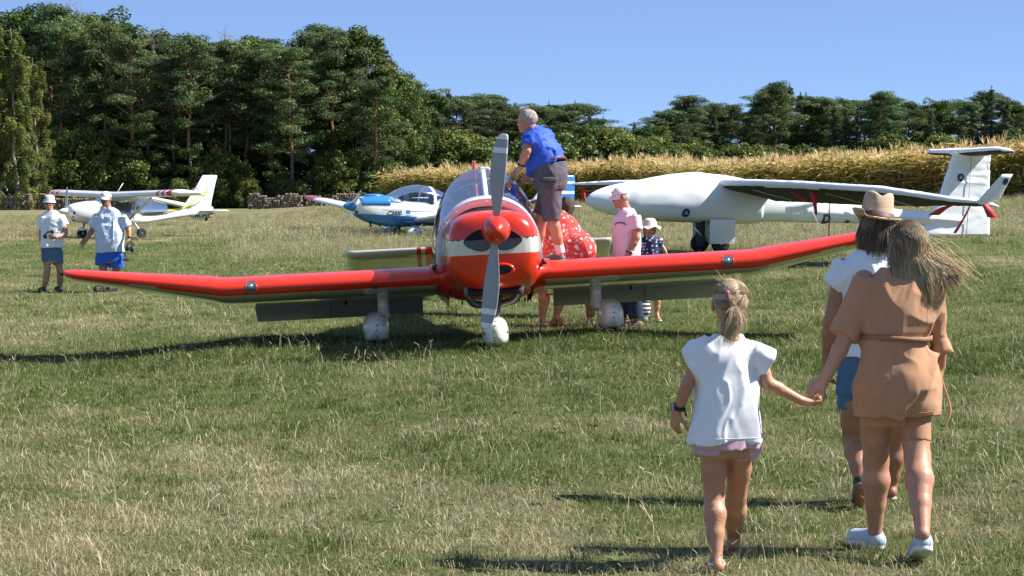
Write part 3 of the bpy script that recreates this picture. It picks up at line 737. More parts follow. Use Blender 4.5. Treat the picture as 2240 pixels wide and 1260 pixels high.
def tree(kind, k, px, d, top_py, label, group, wide=1.0):
    label = label + ', ' + where(px); assert len(label.split()) <= 16, label
    p = on_ground(px, d); h = max(1.5, W(px, top_py, d).z - p.z); s = h / BASEH[kind]; nm, cat = NAMES[kind]
    t = thing(nm, label, cat, p - Vector((0, 0, .1)), (0, 0, random.uniform(0, 6.28)), group)
    a, b, cn = PROTO[(kind, k)]
    for n_, me in (('trunk', a), (cn, b)):
        o = obj(n_, me, None, t)
    sx = (s * .5 + .5) * wide if kind in ('pine', 'oak', 'larch') else s * wide
    t.scale = (sx, sx, s); return t
PROF = np.array([(-200, 40), (0, 40), (60, 30), (130, 28), (200, 45), (270, 28), (320, 70), (380, 90), (430, 80), (500, 98), (560, 84), (640, 82), (700, 70), (780, 76), (825, 120), (860, 150), (900, 205), (950, 205), (1000, 212), (1080, 226), (1130, 240), (1200, 232), (1262, 232), (1300, 262), (1350, 285), (1400, 292), (1450, 262), (1490, 212), (1540, 240), (1600, 228), (1650, 240), (1690, 190), (1740, 198), (1800, 226), (1850, 232), (1920, 212), (1960, 222), (2010, 240), (2060, 222), (2110, 236), (2160, 200), (2200, 222), (2240, 236), (2500, 225)])
def prof(px): return float(np.interp(px, PROF[:, 0], PROF[:, 1]))
LP = 'tall pine with bare reddish stem'
LP2 = 'pine crown deeper in the near wood'
LO = 'dark green broadleaf tree'
LB = 'yellow green shrub under the pines'
LR = 'dark pine in the far wood'
LS = 'dark pointed spruce in the far wood'
LM = 'rounded green tree beyond the maize'
rr = random.Random(4)
px = -150
i = 0
while px < 850:                                                   # front row of the near wood
    if px < 110: tree('larch', i % 2, px, rr.uniform(178, 184), prof(px) + rr.uniform(15, 110) - (60 if px < 0 else 0), 'yellow green larch with drooping twigs', 'larches at the end of the near wood', 1.1)
    else: tree('pine', i % 6, px, rr.uniform(193, 203), prof(px) + rr.choice((8, 30, 55, 75)), LP, 'pines in the near woodland edge', rr.uniform(.95, 1.2))
    px += rr.uniform(38, 60); i += 1
px = -170
while px < 870:                                                   # rows behind it
    kd = rr.choice(('pine', 'oak', 'oak', 'pine', 'spruce'))
    if kd == 'spruce': tree('spruce', i % 3, px, rr.uniform(212, 222), prof(px) + 30, 'dark spruce deep in the near wood', 'spruces deep in the near wood', 1.35)
    else: tree(kd, i % (6 if kd == 'pine' else 4), px, rr.uniform(206, 218), prof(px) + rr.choice((0, 4, 14, 30)), LP2 if kd == 'pine' else LO, 'trees deeper in the near wood', 1.25)
    px += rr.uniform(42, 66); i += 1
px = -170
while px < 900:
    tree('oak', i % 4, px, rr.uniform(224, 236), prof(px) + rr.uniform(10, 40), 'leafy tree behind the pines', 'trees at the back of the near wood', 1.6); px += rr.uniform(60, 80); i += 1
for q, px in enumerate((95, 150, 185, 215, 262, 305, 345, 385, 455, 480, 520, 555, 610, 655, 690, 735, 790, 815)):
    tree('bush', q % 4, px + rr.uniform(-12, 12), rr.uniform(190, 196), rr.uniform(335, 405) - (40 if px < 300 else 0), LB, 'shrubs at the foot of the near wood', rr.uniform(.8, 1.15))
for q, px in enumerate((130, 245, 330, 420, 500, 585, 645, 720, 775, 830)):
    tree('oak', q % 4, px, rr.uniform(204, 208), rr.uniform(230, 330), 'low tree between pine stems', 'understorey trees of the near wood', .95)
tree('dead', 0, 497, 200, 70, 'leafless grey tree above the crowns', 'leafless trees in the near wood', .8)
tree('dead', 0, 340, 206, 62, 'leafless grey tree above the crowns', 'leafless trees in the near wood', .8)
tree('dead', 0, 176, 208, 12, 'leafless grey tree above the crowns', 'leafless trees in the near wood', .8)
for q, (px, d, tp, wd) in enumerate(((790, 200, 78, 1.15), (840, 203, 132, 1.0), (868, 206, 165, .9), (905, 214, 232, 1.0), (880, 206, 270, .9))):
    tree('oak', q % 4, px, d, tp, 'broad oak ending the near wood', 'oaks ending the near wood', wd)
px = 905                                                          # wood where the field begins
while px < 1440:
    kd = rr.choice(('oak', 'pine', 'pine', 'pine')); tree(kd, i % 4, px, rr.uniform(225, 240), prof(px) + rr.uniform(-6, 14), LM if kd == 'oak' else 'dense pine beyond the maize', 'trees where the maize field begins', 1.15); px += rr.uniform(36, 56); i += 1
px = 890
while px < 1460:
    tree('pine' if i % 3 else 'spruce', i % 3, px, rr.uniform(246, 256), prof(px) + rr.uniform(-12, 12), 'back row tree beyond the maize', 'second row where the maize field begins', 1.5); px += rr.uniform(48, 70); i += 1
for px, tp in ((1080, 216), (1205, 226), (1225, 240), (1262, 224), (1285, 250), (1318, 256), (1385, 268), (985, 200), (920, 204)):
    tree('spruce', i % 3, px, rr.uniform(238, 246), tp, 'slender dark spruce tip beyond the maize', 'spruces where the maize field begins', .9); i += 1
for px, tp in ((1300, 288), (1345, 296), (1385, 305), (1250, 300), (1150, 305), (1000, 300), (1060, 310)):
    tree('bush', i % 4, px, 216, tp, 'bright green rounded low tree', 'low trees behind the maize', 1.05); i += 1
px = 1425                                                         # far wood behind the maize
while px < 2420:
    kd = rr.choice(('pine', 'pine', 'spruce', 'pine', 'oak')); tree(kd, i % (3 if kd == 'spruce' else 6 if kd == 'pine' else 4), px, rr.uniform(258, 270), prof(px) + rr.uniform(-8, 14), LS if kd == 'spruce' else LR if kd == 'pine' else 'dark rounded tree in the far wood', 'far wood beyond the maize', 1.0 if kd != 'spruce' else 1.3); px += rr.uniform(22, 36); i += 1
px = 1400
while px < 2440:
    tree('spruce' if i % 2 else 'pine', i % 3, px, rr.uniform(280, 292), prof(px) + rr.uniform(0, 16), 'tree at the back of the far wood', 'back rows of the far wood', 1.7); px += rr.uniform(34, 50); i += 1
for px, tp in ((2160, 192), (2120, 232), (2195, 222), (1852, 236), (1560, 250), (1820, 230), (2030, 238), (1500, 215), (1690, 188), (1925, 208)):
    tree('spruce' if px > 2000 or px in (1852, 1560, 1820) else 'pine', i % 3, px, 256, tp, 'taller dark far tree', 'tall trees of the far wood', 1.05); i += 1

px = 1395
while px < 2420:
    tree('bush', i % 4, px, rr.uniform(246, 252), 330 + rr.uniform(-25, 12), 'low dark shrub along the far wood', 'shrubs along the far wood', 1.3); px += rr.uniform(34, 50); i += 1
# ------------------------------------------------------------------ stacked logs along the wood
LOGEND = mat('log_end_wood', (.27, .215, .16), .9, .45, 6, .3, 30)
LOGBARK = mat('log_bark', (.13, .10, .075), .95, .4, 6, .5, 30)
def log_stack(px0, px1, d, h, label, seed, z0=0.0):
    r = random.Random(seed); a = on_ground(px0, d); b = on_ground(px1, d); L = (b - a).length; ang = math.atan2(b.y - a.y, b.x - a.x)
    t = thing('log_stack', label, 'log stack', a, (0, 0, ang), 'log stacks along the wood')
    mb = MB(); z = .12; row = 0
    while z < h * 1.15:
        x = r.uniform(0, .2)
        while x < L:
            q = r.uniform(.075, .15)
            if z < h * (1 + .16 * math.sin(x * .8 + seed) + .1 * math.sin(x * 2.3)):
                n = 7; an = np.arange(n) * 2 * np.pi / n + r.uniform(0, 1); y0 = r.uniform(-.12, .12); rg = []
                for yy in (y0, y0 + 1.0): rg.append(np.stack([x + np.cos(an) * q, np.full(n, yy), z + np.sin(an) * q + (b.z - a.z) * x / L], 1))
                V, F = skin_rings(np.array(rg)); mb.add(V, F[0], 1); mb.F.append(F[1] + (mb.n - len(V))); mb.M.append(np.zeros(len(F[1]), int))
            x += q * 1.75 + r.uniform(0, .05)
        z += .2; row += 1
    o = mb.build('log', [LOGEND, LOGBARK], t, smooth=False, fix=False); o['kind'] = 'stuff'
    return t
log_stack(-140, 70, 178, 1.25, 'long low stack of pale split logs nearest the larches', 1)
log_stack(75, 330, 180, 1.2, 'long log stack behind the two walking men and the high wing plane', 2)
log_stack(545, 660, 183, 1.35, 'grey log stack right of the white tail fin', 3)
log_stack(668, 780, 184, 1.3, 'grey log stack behind the blue aircraft nose', 4)
log_stack(784, 850, 185, 1.0, 'short log stack at the start of the maize', 5)
print('woods', time.time() - T0)
# ================================================================== THE RED AEROPLANE
RED = mat('red_paint', (.74, .036, .012), .26, .05, 2, 0, 60, coat=.2, rvar=.05, dirt=.03)
REDD = mat('red_stripe_paint', (.45, .02, .03), .3, .05, 2)
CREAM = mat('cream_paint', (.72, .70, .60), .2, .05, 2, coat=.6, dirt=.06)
CREAM_REFL = mat('cream_grass_reflection', (.50, .49, .40), .16, .06, 2, coat=.9, dirt=.10)  # cream darkened in its base colour to stand for the reflected grass
WHITEP = mat('white_paint', (.80, .81, .82), .25, .03, 2, coat=.4)
GREYP = mat('prop_grey', (.34, .35, .36), .42, .06, 6)
FLAPG = mat('flap_grey', (.42, .42, .40), .5, .06, 3, dirt=.12)
BLACK = mat('black_rubber', (.016, .016, .017), .75, .2, 12, .2, 40)
DARK = mat('shade_and_trim_black', (.012, .012, .014), .8, .2, 6)  # near black: shade painted into openings, also seams and dark trim
TRIM = mat('cockpit_trim', (.045, .045, .055), .7, .3, 6)
STEEL = mat('exhaust_steel', (.20, .165, .14), .45, .25, 9, .1, 30, metal=.7)
ALU = mat('alu', (.62, .63, .65), .35, .08, 8, metal=.9)
LAMP = mat('lamp_glass', (.10, .10, .115), .12, .3, 14, coat=1.0)
def banded(name, base, other, zlo, zhi, slo=0.0, shi=0.0, rough=.22, coat=.6):
    """two-tone paint: `other` between two painted lines (height = z + slope * y), crisp masked edge"""
    m = mat(name, base, rough, .05, 2, coat=coat, rvar=.05); t = m.node_tree; b = t.nodes['Principled BSDF']; src = b.inputs['Base Color'].links[0].from_socket
    tc = _n(t, 'ShaderNodeTexCoord'); sx = _n(t, 'ShaderNodeSeparateXYZ'); t.links.new(tc.outputs['Object'], sx.inputs[0]); msk = []
    for (z0, sl, op) in ((zlo, slo, 'GREATER_THAN'), (zhi, shi, 'LESS_THAN')):
        a = _n(t, 'ShaderNodeMath', operation='MULTIPLY_ADD'); a.inputs[1].default_value = sl; t.links.new(sx.outputs[1], a.inputs[0]); t.links.new(sx.outputs[2], a.inputs[2])
        c = _n(t, 'ShaderNodeMath', operation=op); c.inputs[1].default_value = z0; t.links.new(a.outputs[0], c.inputs[0]); msk.append(c)
    mu = _n(t, 'ShaderNodeMath', operation='MULTIPLY'); t.links.new(msk[0].outputs[0], mu.inputs[0]); t.links.new(msk[1].outputs[0], mu.inputs[1])
    mx = _n(t, 'ShaderNodeMix', data_type='RGBA'); mx.inputs[7].default_value = (*other, 1); t.links.new(mu.outputs[0], mx.inputs[0]); t.links.new(src, mx.inputs[6]); t.links.new(mx.outputs[2], b.inputs['Base Color'])
    return m
PERSPEX = glass('perspex', (.80, .84, .93), .75)
PERSPEX2 = glass('perspex_clear', (.72, .78, .86), .95)

def airfoil(n=14, t=.13):
    """closed section, chord 0..1 (x back, z up), starting at the tail edge over the top to the nose and back below"""
    x = .5 * (1 + np.cos(np.linspace(0, np.pi, n))); yt = 5 * t * (.2969 * np.sqrt(x) - .126 * x - .3516 * x ** 2 + .2843 * x ** 3 - .1036 * x ** 4); cam = .03 * 4 * x * (1 - x)
    up = np.stack([x, cam + yt], 1); lo = np.stack([x[::-1], (cam - yt)[::-1]], 1)[1:-1]
    return np.vstack([up, lo])
def wing_rings(stations, t=.13, n=14):
    """stations: (span x, leading edge y, z, chord, incidence deg)"""
    A = airfoil(n, t); out = []
    for row in stations:
        x, y, z, c, inc = row[:5]; q = R(inc); px_ = A[:, 0] * c; pz = A[:, 1] * c * (row[5] if len(row) > 5 else 1.0)
        out.append(np.stack([np.full(len(A), x), y + px_ * math.cos(q) + pz * math.sin(q), z - px_ * math.sin(q) + pz * math.cos(q)], 1))
    return np.array(out)
def section(w_, zt, zb, zm, y, n=32, pt=2.6, pb=2.6, x0=0.0):
    """fuselage cross-section: half width, top, bottom, height of the widest point"""
    a = np.arange(n) * 2 * np.pi / n; c, s_ = np.cos(a), np.sin(a); p = np.where(s_ >= 0, pt, pb)
    x = np.sign(c) * np.abs(c) ** (2 / p) * w_; z = np.where(s_ >= 0, zm + np.abs(s_) ** (2 / p) * (zt - zm), zm - np.abs(s_) ** (2 / p) * (zm - zb))
    return np.stack([x0 + x, np.full(n, y), z], 1)
def fuselage(stn, sub=4, n=32):
    """stn rows: y, half width, top, bottom, mid, pt, pb"""
    S = crom(stn, sub); return np.array([section(q[1], q[2], q[3], q[4], q[0], n, q[5], q[6]) for q in S])
def paint(me, fn):
    """material index face by face from the face centre"""
    n = len(me.polygons); c = np.zeros(n * 3, np.float32); me.polygons.foreach_get('center', c); c = c.reshape(-1, 3)
    nr = np.zeros(n * 3, np.float32); me.polygons.foreach_get('normal', nr); me.polygons.foreach_set('material_index', fn(c, nr.reshape(-1, 3)).astype(np.int32))
def paint_attr_mat(name, cols, rough=.2, coat=.6):
    pass
def text_mesh(txt, size, ext=.002, shear=0.0, bold=0.0):
    cu = bpy.data.curves.new('lettering', 'FONT'); cu.body = txt; cu.size = size; cu.align_x = 'CENTER'; cu.align_y = 'CENTER'; cu.offset = bold; cu.shear = shear
    to = bpy.data.objects.new('lettering', cu); COL.objects.link(to); dg = bpy.context.evaluated_depsgraph_get(); me = bpy.data.meshes.new_from_object(to.evaluated_get(dg))
    bpy.data.objects.remove(to); bpy.data.curves.remove(cu)
    bm = bmesh.new(); bm.from_mesh(me)
    bmesh.ops.triangulate(bm, faces=bm.faces[:]); bmesh.ops.subdivide_edges(bm, edges=[e for e in bm.edges if e.calc_length() > size * .3], cuts=2); bmesh.ops.triangulate(bm, faces=bm.faces[:])
    V = np.array([v.co[:] for v in bm.verts]); F = np.array([[v.index for v in f.verts] for f in bm.faces]); bm.free(); bpy.data.meshes.remove(me)
    return V, F
def decal(name, V2, F, target, origin, right, up, into, m, parent, lift=.004):
    """flat outline laid onto the surface of a part (target object, same parent frame)"""
    bv = BVHTree.FromObject(target, bpy.context.evaluated_depsgraph_get()) if False else BVHTree.FromPolygons([v.co[:] for v in target.data.vertices], [p.vertices[:] for p in target.data.polygons])
    o_, r_, u_, i_ = Vector(origin), Vector(right).normalized(), Vector(up).normalized(), Vector(into).normalized(); out = []
    for v in V2:
        p = o_ + r_ * v[0] + u_ * v[1] - i_ * .6; h = bv.ray_cast(p, i_, 2.0)
        q = h[0] if h[0] is not None else o_ + r_ * v[0] + u_ * v[1]
        nn = h[1] if h[0] is not None else -i_
        if nn.dot(i_) > 0: nn = -nn
        out.append((q + nn * lift)[:])
    return obj(name, mesh_np(name, np.array(out), F, smooth=False), m, parent)
def wheel(name, c, r, w_, parent, axis='X', hub=.5):
    mb = MB(); mb.lathe([(r * hub, -w_ * .45), (r * .8, -w_ * .5), (r * .95, -w_ * .4), (r, -w_ * .15), (r, w_ * .15), (r * .95, w_ * .4), (r * .8, w_ * .5), (r * hub, w_ * .45)], c, axis, 28)
    t = mb.build('tyre', BLACK, parent); mb = MB(); mb.lathe([(r * .12, -w_ * .46), (r * .2, -w_ * .40), (r * hub, -w_ * .36), (r * hub, w_ * .36), (r * .2, w_ * .40), (r * .12, w_ * .46)], c, axis, 20); h = mb.build('rim', ALU, t); return t

PL = W(1078, 741, 21.5)
red = thing('light_aeroplane', 'red and cream low wing aeroplane with cranked wings facing the camera, canopy open', 'aeroplane', PL, (0, R(-3.0), R(2.2)))
Mi = red.matrix_basis.inverted()
def L(px, py, d): return np.array(Mi @ W(px, py, d))

def build_red():
    # ---- fuselage, painted red / cream / red by area
    stn = [(-1.99, .30, 1.26, .74, 1.03, 2.6, 2.6), (-1.96, .375, 1.315, .68, 1.02, 2.7, 2.7), (-1.88, .42, 1.345, .635, 1.02, 2.9, 2.9), (-1.7, .437, 1.355, .60, 1.02, 3.0, 3.0), (-1.3, .452, 1.36, .56, 1.0, 3.0, 3.0),
           (-.95, .475, 1.335, .53, .98, 2.9, 3.2), (-.62, .50, 1.20, .47, .95, 2.8, 3.4), (-.3, .52, 1.08, .42, .85, 3.2, 3.6), (.2, .535, 1.00, .40, .8, 3.6, 3.6), (.9, .525, 1.0, .41, .8, 3.4, 3.4), (1.35, .50, 1.34, .44, .85, 2.4, 3.2),
           (1.9, .43, 1.30, .49, .86, 2.3, 3.0), (3.0, .27, 1.12, .60, .86, 2.3, 2.6), (4.0, .15, 1.0, .70, .85, 2.2, 2.4), (4.9, .05, .93, .78, .85, 2, 2)]
    A = fuselage(stn, 6, 64); mb = MB(); mb.rings(A); me = mb.mesh('fuselage'); fix_normals(me)
    fu = obj('fuselage', me, [banded('fuselage_paint', (.74, .036, .012), (.72, .70, .60), .90, 1.10, .025, .0, .24, .25)], red)
    bvf = BVHTree.FromPolygons([v.co[:] for v in me.vertices], [p.vertices[:] for p in me.polygons]); SEAM = mat('panel_gap', (.05, .02, .018), .7)
    def seam(pts, r=.0035): m_ = MB(); m_.tube(pts, r, 5); m_.build('panel_gap', SEAM, fu)
    for yy in (-1.18, -1.62):
        ring = []
        for a in np.linspace(-.35, math.pi + .35, 40):
            h = bvf.ray_cast(Vector((math.cos(a) * 2, yy, .98 + math.sin(a) * 2)), Vector((-math.cos(a), 0, -math.sin(a))))
            if h[0]: ring.append(h[0][:])
        if yy > -1.3: seam(ring)
    for sg in (-1, 1):
        ln = []
        for yy in np.linspace(-1.93, -1.18, 14):
            h = bvf.ray_cast(Vector((sg * 2, yy, 1.10)), Vector((-sg, 0, 0)))
            if h[0]: ln.append(h[0][:])
        seam(ln, .004); front = []
        for xx in np.linspace(.29, .40, 6):
            h = bvf.ray_cast(Vector((sg * xx, -3, 1.10)), Vector((0, 1, 0)))
            if h[0]: front.append(h[0][:])
        if len(front) > 2: seam(front, .004)
    # ---- cheek intakes: flat dark eye shapes for the shade inside, either side of the spinner
    bv = BVHTree.FromPolygons([v.co[:] for v in me.vertices], [p.vertices[:] for p in me.polygons])
    for sgn in (-1, 1):
        V = []; n = 26
        for i in range(n):
            a = 2 * math.pi * i / n; ex = .135 * math.cos(a); ez = .098 * math.sin(a) * (1 - .38 * math.cos(a))
            V.append((sgn * (.14 + ex), 1.085 + ez - .01 * math.cos(a)))
        inn = [];
        def hit(x, z):
            h = bv.ray_cast(Vector((x, -3, z)), Vector((0, 1, 0))); return h[0].y if h[0] else -1.9
        out_r = np.array([(x, hit(x, z) - .006, z) for x, z in V]); c0 = np.array([sgn * .14, 0, 1.085])
        lip = np.array([(c0[0] + (x - c0[0]) * 1.03, hit(c0[0] + (x - c0[0]) * 1.03, 1.075 + (z - 1.075) * 1.04) - .001, 1.075 + (z - 1.075) * 1.04) for x, z in V])
        m1 = MB(); m1.rings(np.array([lip, out_r + [0, -.012, 0], out_r + [0, -.004, 0]]), True, False); ip = m1.build('air_intake', BLACK, red)
        m2 = MB(); m2.rings(np.array([out_r + [0, -.004, 0], out_r * [.98, 1, 1] + [0, -.0035, 0]]), True, False); vv = np.vstack([out_r + [0, -.005, 0], out_r.mean(0) + [0, -.004, 0]]); m2 = MB(); m2.add(vv, np.array([(i, (i + 1) % n, n) for i in range(n)])); m2.build('opening_shade', DARK, ip)
        # finned cylinder seen in the opening
        m3 = MB(); low = [p for p in out_r if p[2] < 1.10]; low.sort(key=lambda p: math.atan2(p[2] - 1.082, p[0] - c0[0])); low = np.array(low); cc = c0 * [1, 0, 0] + [0, low[:, 1].mean() - .008, 1.06]
        low = (low - cc) * [.97, 1, .97] + cc + [0, -.016, 0]; m3.add(np.vstack([low, low.mean(0)]), np.array([(i, i + 1, len(low)) for i in range(len(low) - 1)] + [(len(low) - 1, 0, len(low))])); m3.build('cylinder_baffle', mat('cylinder_grey', (.12, .135, .17), .6, .5, 60, .5, 80), ip, smooth=False)
    # lower oval intake, the shade inside it a flat dark disc
    cz, cx = .795, .08; n = 24; an = np.arange(n) * 2 * np.pi / n
    def hit2(x, z):
        h = bv.ray_cast(Vector((x, -3, z)), Vector((0, 1, 0))); return h[0].y if h[0] else -1.9
    rg = []
    for (sx, sz, dy) in ((.115, .07, -.001), (.105, .060, -.03), (.085, .045, -.025), (.08, .04, -.008)):
        rg.append(np.array([(cx + sx * math.cos(a), hit2(cx + sx * math.cos(a), cz + sz * math.sin(a)) + dy, cz + sz * math.sin(a)) for a in an]))
    m1 = MB(); m1.rings(np.array(rg), True, False); oi = m1.build('chin_intake', RED, red)
    vv = np.vstack([rg[3], rg[3].mean(0)]); m1 = MB(); m1.add(vv, np.array([(i, (i + 1) % n, n) for i in range(n)])); m1.build('opening_shade', DARK, oi)
    # cowling screws along the joint
    m1 = MB()
    for x in (-.38, -.33, .33, .38):
        m1.lathe([(.001, -.004), (.009, -.003), (.009, .003)], (x, hit2(x, 1.095) - .002, 1.095), 'Y', 8)
    m1.build('screws', BLACK, red)['kind'] = 'stuff'
    # ---- cowl bottom: dark box for the shade in its opening, exhaust pipes
    m1 = MB(); m1.box((0, -1.45, .575), (.26, .3, .03), bev=.02); m1.build('cowl_outlet_shade', DARK, red)
    for pts in ([L(1022, 628, 20.0), L(1024, 648, 20.0), L(1036, 664, 20.05), L(1060, 668, 20.1)], [L(1138, 624, 20.0), L(1137, 640, 20.0), L(1122, 658, 20.05), L(1085, 668, 20.1), L(1078, 690, 20.2)]):
        m1 = MB(); m1.tube(crom(pts, 6), .036, 12); m1.build('exhaust_pipe', STEEL, red)
    m1 = MB(); m1.tube([L(1110, 632, 20), L(1108, 668, 20.1)], .008, 6); m1.build('drain_pipe', STEEL, red); m1 = MB(); m1.tube([L(1092, 632, 20), L(1094, 655, 20.1)], .006, 6); m1.build('drain_pipe', STEEL, red)
    m1 = MB(); c = L(1102, 538, 19.75); m1.lathe([(.012, -.04), (.036, -.03), (.036, .02), (.02, .05)], c, 'Y', 14); m1.build('oil_cap', BLACK, red)
    # ---- propeller
    hub = L(1085, 503, 19.33)
    m1 = MB(); m1.lathe([(.004, -.30), (.03, -.285), (.065, -.25), (.105, -.175), (.128, -.09), (.138, 0), (.138, .06), (.12, .065)], hub, 'Y', 36); m1.build('spinner', RED, red)
    for k, (tip, name) in enumerate(((L(1103, 293, 19.33), 'up'), (L(1063, 718, 19.33), 'down'))):
        dv = tip - hub; Lb = np.linalg.norm(dv); dv /= Lb; sd_ = np.array([dv[2], 0, -dv[0]]); A = []; st = []
        for u, ch, off in ((.10, .085, .0), (.2, .10, -.005), (.35, .135, -.012), (.5, .16, -.018), (.65, .165, -.02), (.8, .15, -.018), (.9, .128, -.012), (.955, .108, -.006), (.985, .085, 0), (1.0, .05, .004)): st.append((u, ch, off))
        S = crom(st, 4); af = airfoil(10, .12)
        for u, ch, off in S:
            tw = R(48 - 34 * u); x = (af[:, 0] - .45) * ch; th = af[:, 1] * ch
            fw = np.array([0, -1.0, 0]); A.append(hub + dv * Lb * u + sd_ * off + (x * math.cos(tw))[:, None] * sd_ * (1 if k == 0 else -1) * -1 + ((x * math.sin(tw)) * -1 + th)[:, None] * fw)
        A = np.array(A); m1 = MB(); m1.rings(A); me2 = m1.mesh('propeller_blade'); fix_normals(me2); us = lambda c: ((c - hub) @ dv) / Lb
        paint(me2, lambda c, nn: np.where((us(c) > .945) | ((us(c) > .80) & (us(c) < .865)), 1, 0))
        obj('propeller_blade', me2, [GREYP, WHITEP], red)
    # ---- wings
    LEY = -.60
    for sgn in (-1, 1):
        stt = [(sgn * .40, LEY - .05, .71, 1.80, 10.4), (sgn * .62, LEY, .695, 1.72, 10.4), (sgn * 1.6, LEY, .695, 1.71, 10.2), (sgn * 2.66, LEY, .695, 1.71, 9.8), (sgn * 2.76, LEY, .70, 1.70, 9.8), (sgn * 2.86, LEY + .01, .715, 1.67, 9.0), (sgn * 4.22, LEY + .22, .905, 1.05, 7.5), (sgn * 4.33, LEY + .27, .922, .96, 7.5), (sgn * 4.37, LEY + .33, .932, .80, 7.5)]
        S = []
        for a, b in zip(stt[:-1], stt[1:]):
            m = 5 if abs(b[0] - a[0]) > .5 else 2
            for q in range(m): S.append([a[j] + (b[j] - a[j]) * q / m for j in range(5)])
        S.append(list(stt[-1])); S = [list(q[:5]) + [float(np.interp(abs(q[0]), [2.8, 4.3, 4.37], [1, .78, .6]))] for q in S]; A = wing_rings(S, .165, 26); m1 = MB(); m1.rings(A); me2 = m1.mesh('wing'); fix_normals(me2)
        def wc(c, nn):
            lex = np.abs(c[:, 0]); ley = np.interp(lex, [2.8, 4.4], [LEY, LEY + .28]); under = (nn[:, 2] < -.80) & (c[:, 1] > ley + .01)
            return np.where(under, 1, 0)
        paint(me2, wc); wg = obj('wing', me2, [RED, CREAM_REFL], red)
        # flap
        m1 = MB(); x0, x1 = sgn * .72, sgn * 2.55; fy, fz = 1.06, .40
        rot = rotm('X', R(-38)); c = np.array([(x0 + x1) / 2, fy, fz]) + rot @ np.array([0, .12, 0]); m1.box(c, (abs(x1 - x0) / 2, .135, .014), rot, bev=.006); fl = m1.build('flap', FLAPG, red, smooth=False)
        m1 = MB(); m1.box(c + rot @ np.array([sgn * .10, 0, -.016]), (.002, .128, .003), rot); m1.build('seam', DARK, fl, smooth=False)
        # landing light with its glass let into the leading edge
        lx = sgn * 2.43; bvw = BVHTree.FromPolygons([v.co[:] for v in me2.vertices], [p.vertices[:] for p in me2.polygons]); g = []
        for i, x in enumerate(np.linspace(lx - .055, lx + .055, 5)):
            row = []
            for z in np.linspace(.64, .76, 9):
                h = bvw.ray_cast(Vector((x, -2, z)), Vector((0, 1, 0))); row.append((x, (h[0].y if h[0] else LEY) - .005, z))
            g.append(row)
        g = np.array(g); m1 = MB(); m1.rings(g, False, False); m1.build('landing_light', LAMP, red); ll = red.children[-1]
        m1 = MB(); m1.ell((lx - .01, g[:, :, 1].min() - .002, .71), (.024, .012, .022)); m1.build('bulb', ALU, ll)
        m1 = MB()
        for a, b in ((0, 0), (-1, 0), (0, -1)):
            pass
        m1.tube(np.vstack([g[0], g[-1][::-1], g[:1, 0]]), .004, 5); m1.build('bezel', RED, ll)
        if sgn < 0:
            m1 = MB(); h = bvw.ray_cast(Vector((-1.18, -2, .64)), Vector((0, 1, 0))); m1.box((-1.18, (h[0].y if h[0] else LEY) - .003, .645), (.028, .008, .028), bev=.004); m1.build('fuel_vent', BLACK, red)
            m1 = MB(); m1.lathe([(.004, -.03), (.018, -.02), (.022, .03), (.01, .05)], np.array((-4.39, LEY + .38, .93)), 'Y', 12); m1.build('tip_lamp', BLACK, red)
        # hinge horns and a pitot below
        m1 = MB(); m1.tube([(sgn * 3.05, .85, .62), (sgn * 3.05, .93, .55)], .012, 6); m1.build('hinge_horn', BLACK, red); m1 = MB(); m1.tube([(sgn * 1.55, .75, .50), (sgn * 1.55, .8, .40)], .014, 6); m1.build('hinge_horn', BLACK, red)
        # ---- main undercarriage leg and spat
        gx = -1.17 if sgn < 0 else 1.20
        m1 = MB(); ty = .62 + .16 * 0; m1.tube([(gx + sgn * -.0 + (.045 if sgn < 0 else -.10), -.05, .55), (gx + (.045 if sgn < 0 else -.10), -.02, .24)], [.058, .056], 18); m1.build('gear_leg', CREAM, red)
        sp = MB(); cx0 = gx - (.035 if sgn < 0 else -.035); st2 = [(-.42, .02, .24, .16, .19), (-.37, .085, .30, .09, .18), (-.26, .125, .345, .06, .17), (-.08, .135, .36, .055, .17), (.12, .125, .34, .06, .17), (.32, .085, .28, .10, .18), (.48, .02, .22, .17, .19)]
        sp.rings(np.array([section(q[1], q[2], q[3], q[4], q[0], 28, 2.6, 5.0, cx0) for q in crom(st2, 4)]))
        so_ = sp.build('wheel_spat', CREAM, red)
        sp = MB(); lx2 = gx + (.045 if sgn < 0 else -.10); sp.rings(np.array([section(a, b, c_, (b + c_) / 2, 0, 20, 2, 2) [:, [0, 2, 1]] * [1, 1, 1] for a, b, c_ in ((.05, .05, -.05),)] * 2)) if False else None
        sk = MB(); n = 18; a = np.arange(n) * 2 * np.pi / n; rg = []
        for z, rx, ry, ox in ((.44, .056, .06, 0), (.38, .058, .07, 0), (.33, .068, .10, (-.008 if sgn < 0 else .008)), (.27, .09, .17, (-.03 if sgn < 0 else .03))): rg.append(np.stack([lx2 + ox + np.cos(a) * rx, -.03 + np.sin(a) * ry, np.full(n, z)], 1))
        sk.rings(np.array(rg)); sk.build('fairing', CREAM, so_)
        rv = MB()
        bvs = BVHTree.FromPolygons([v.co[:] for v in so_.data.vertices], [p.vertices[:] for p in so_.data.polygons])
        for x, z in ((cx0 - sgn * .0 + .01, .12), (cx0 + .01, .18), (cx0 + .015, .235), (cx0 + .03, .285), (cx0 + .05, .315)):
            h = bvs.ray_cast(Vector((x, -2, z)), Vector((0, 1, 0)))
            if h[0]: rv.lathe([(.001, -.003), (.008, -.002), (.008, .004)], h[0][:], 'Y', 8)
        if rv.V: rv.build('rivets', BLACK, so_).__setitem__('kind', 'stuff')
        wheel('tyre', (cx0, -.02, .15), .165, .13, red)
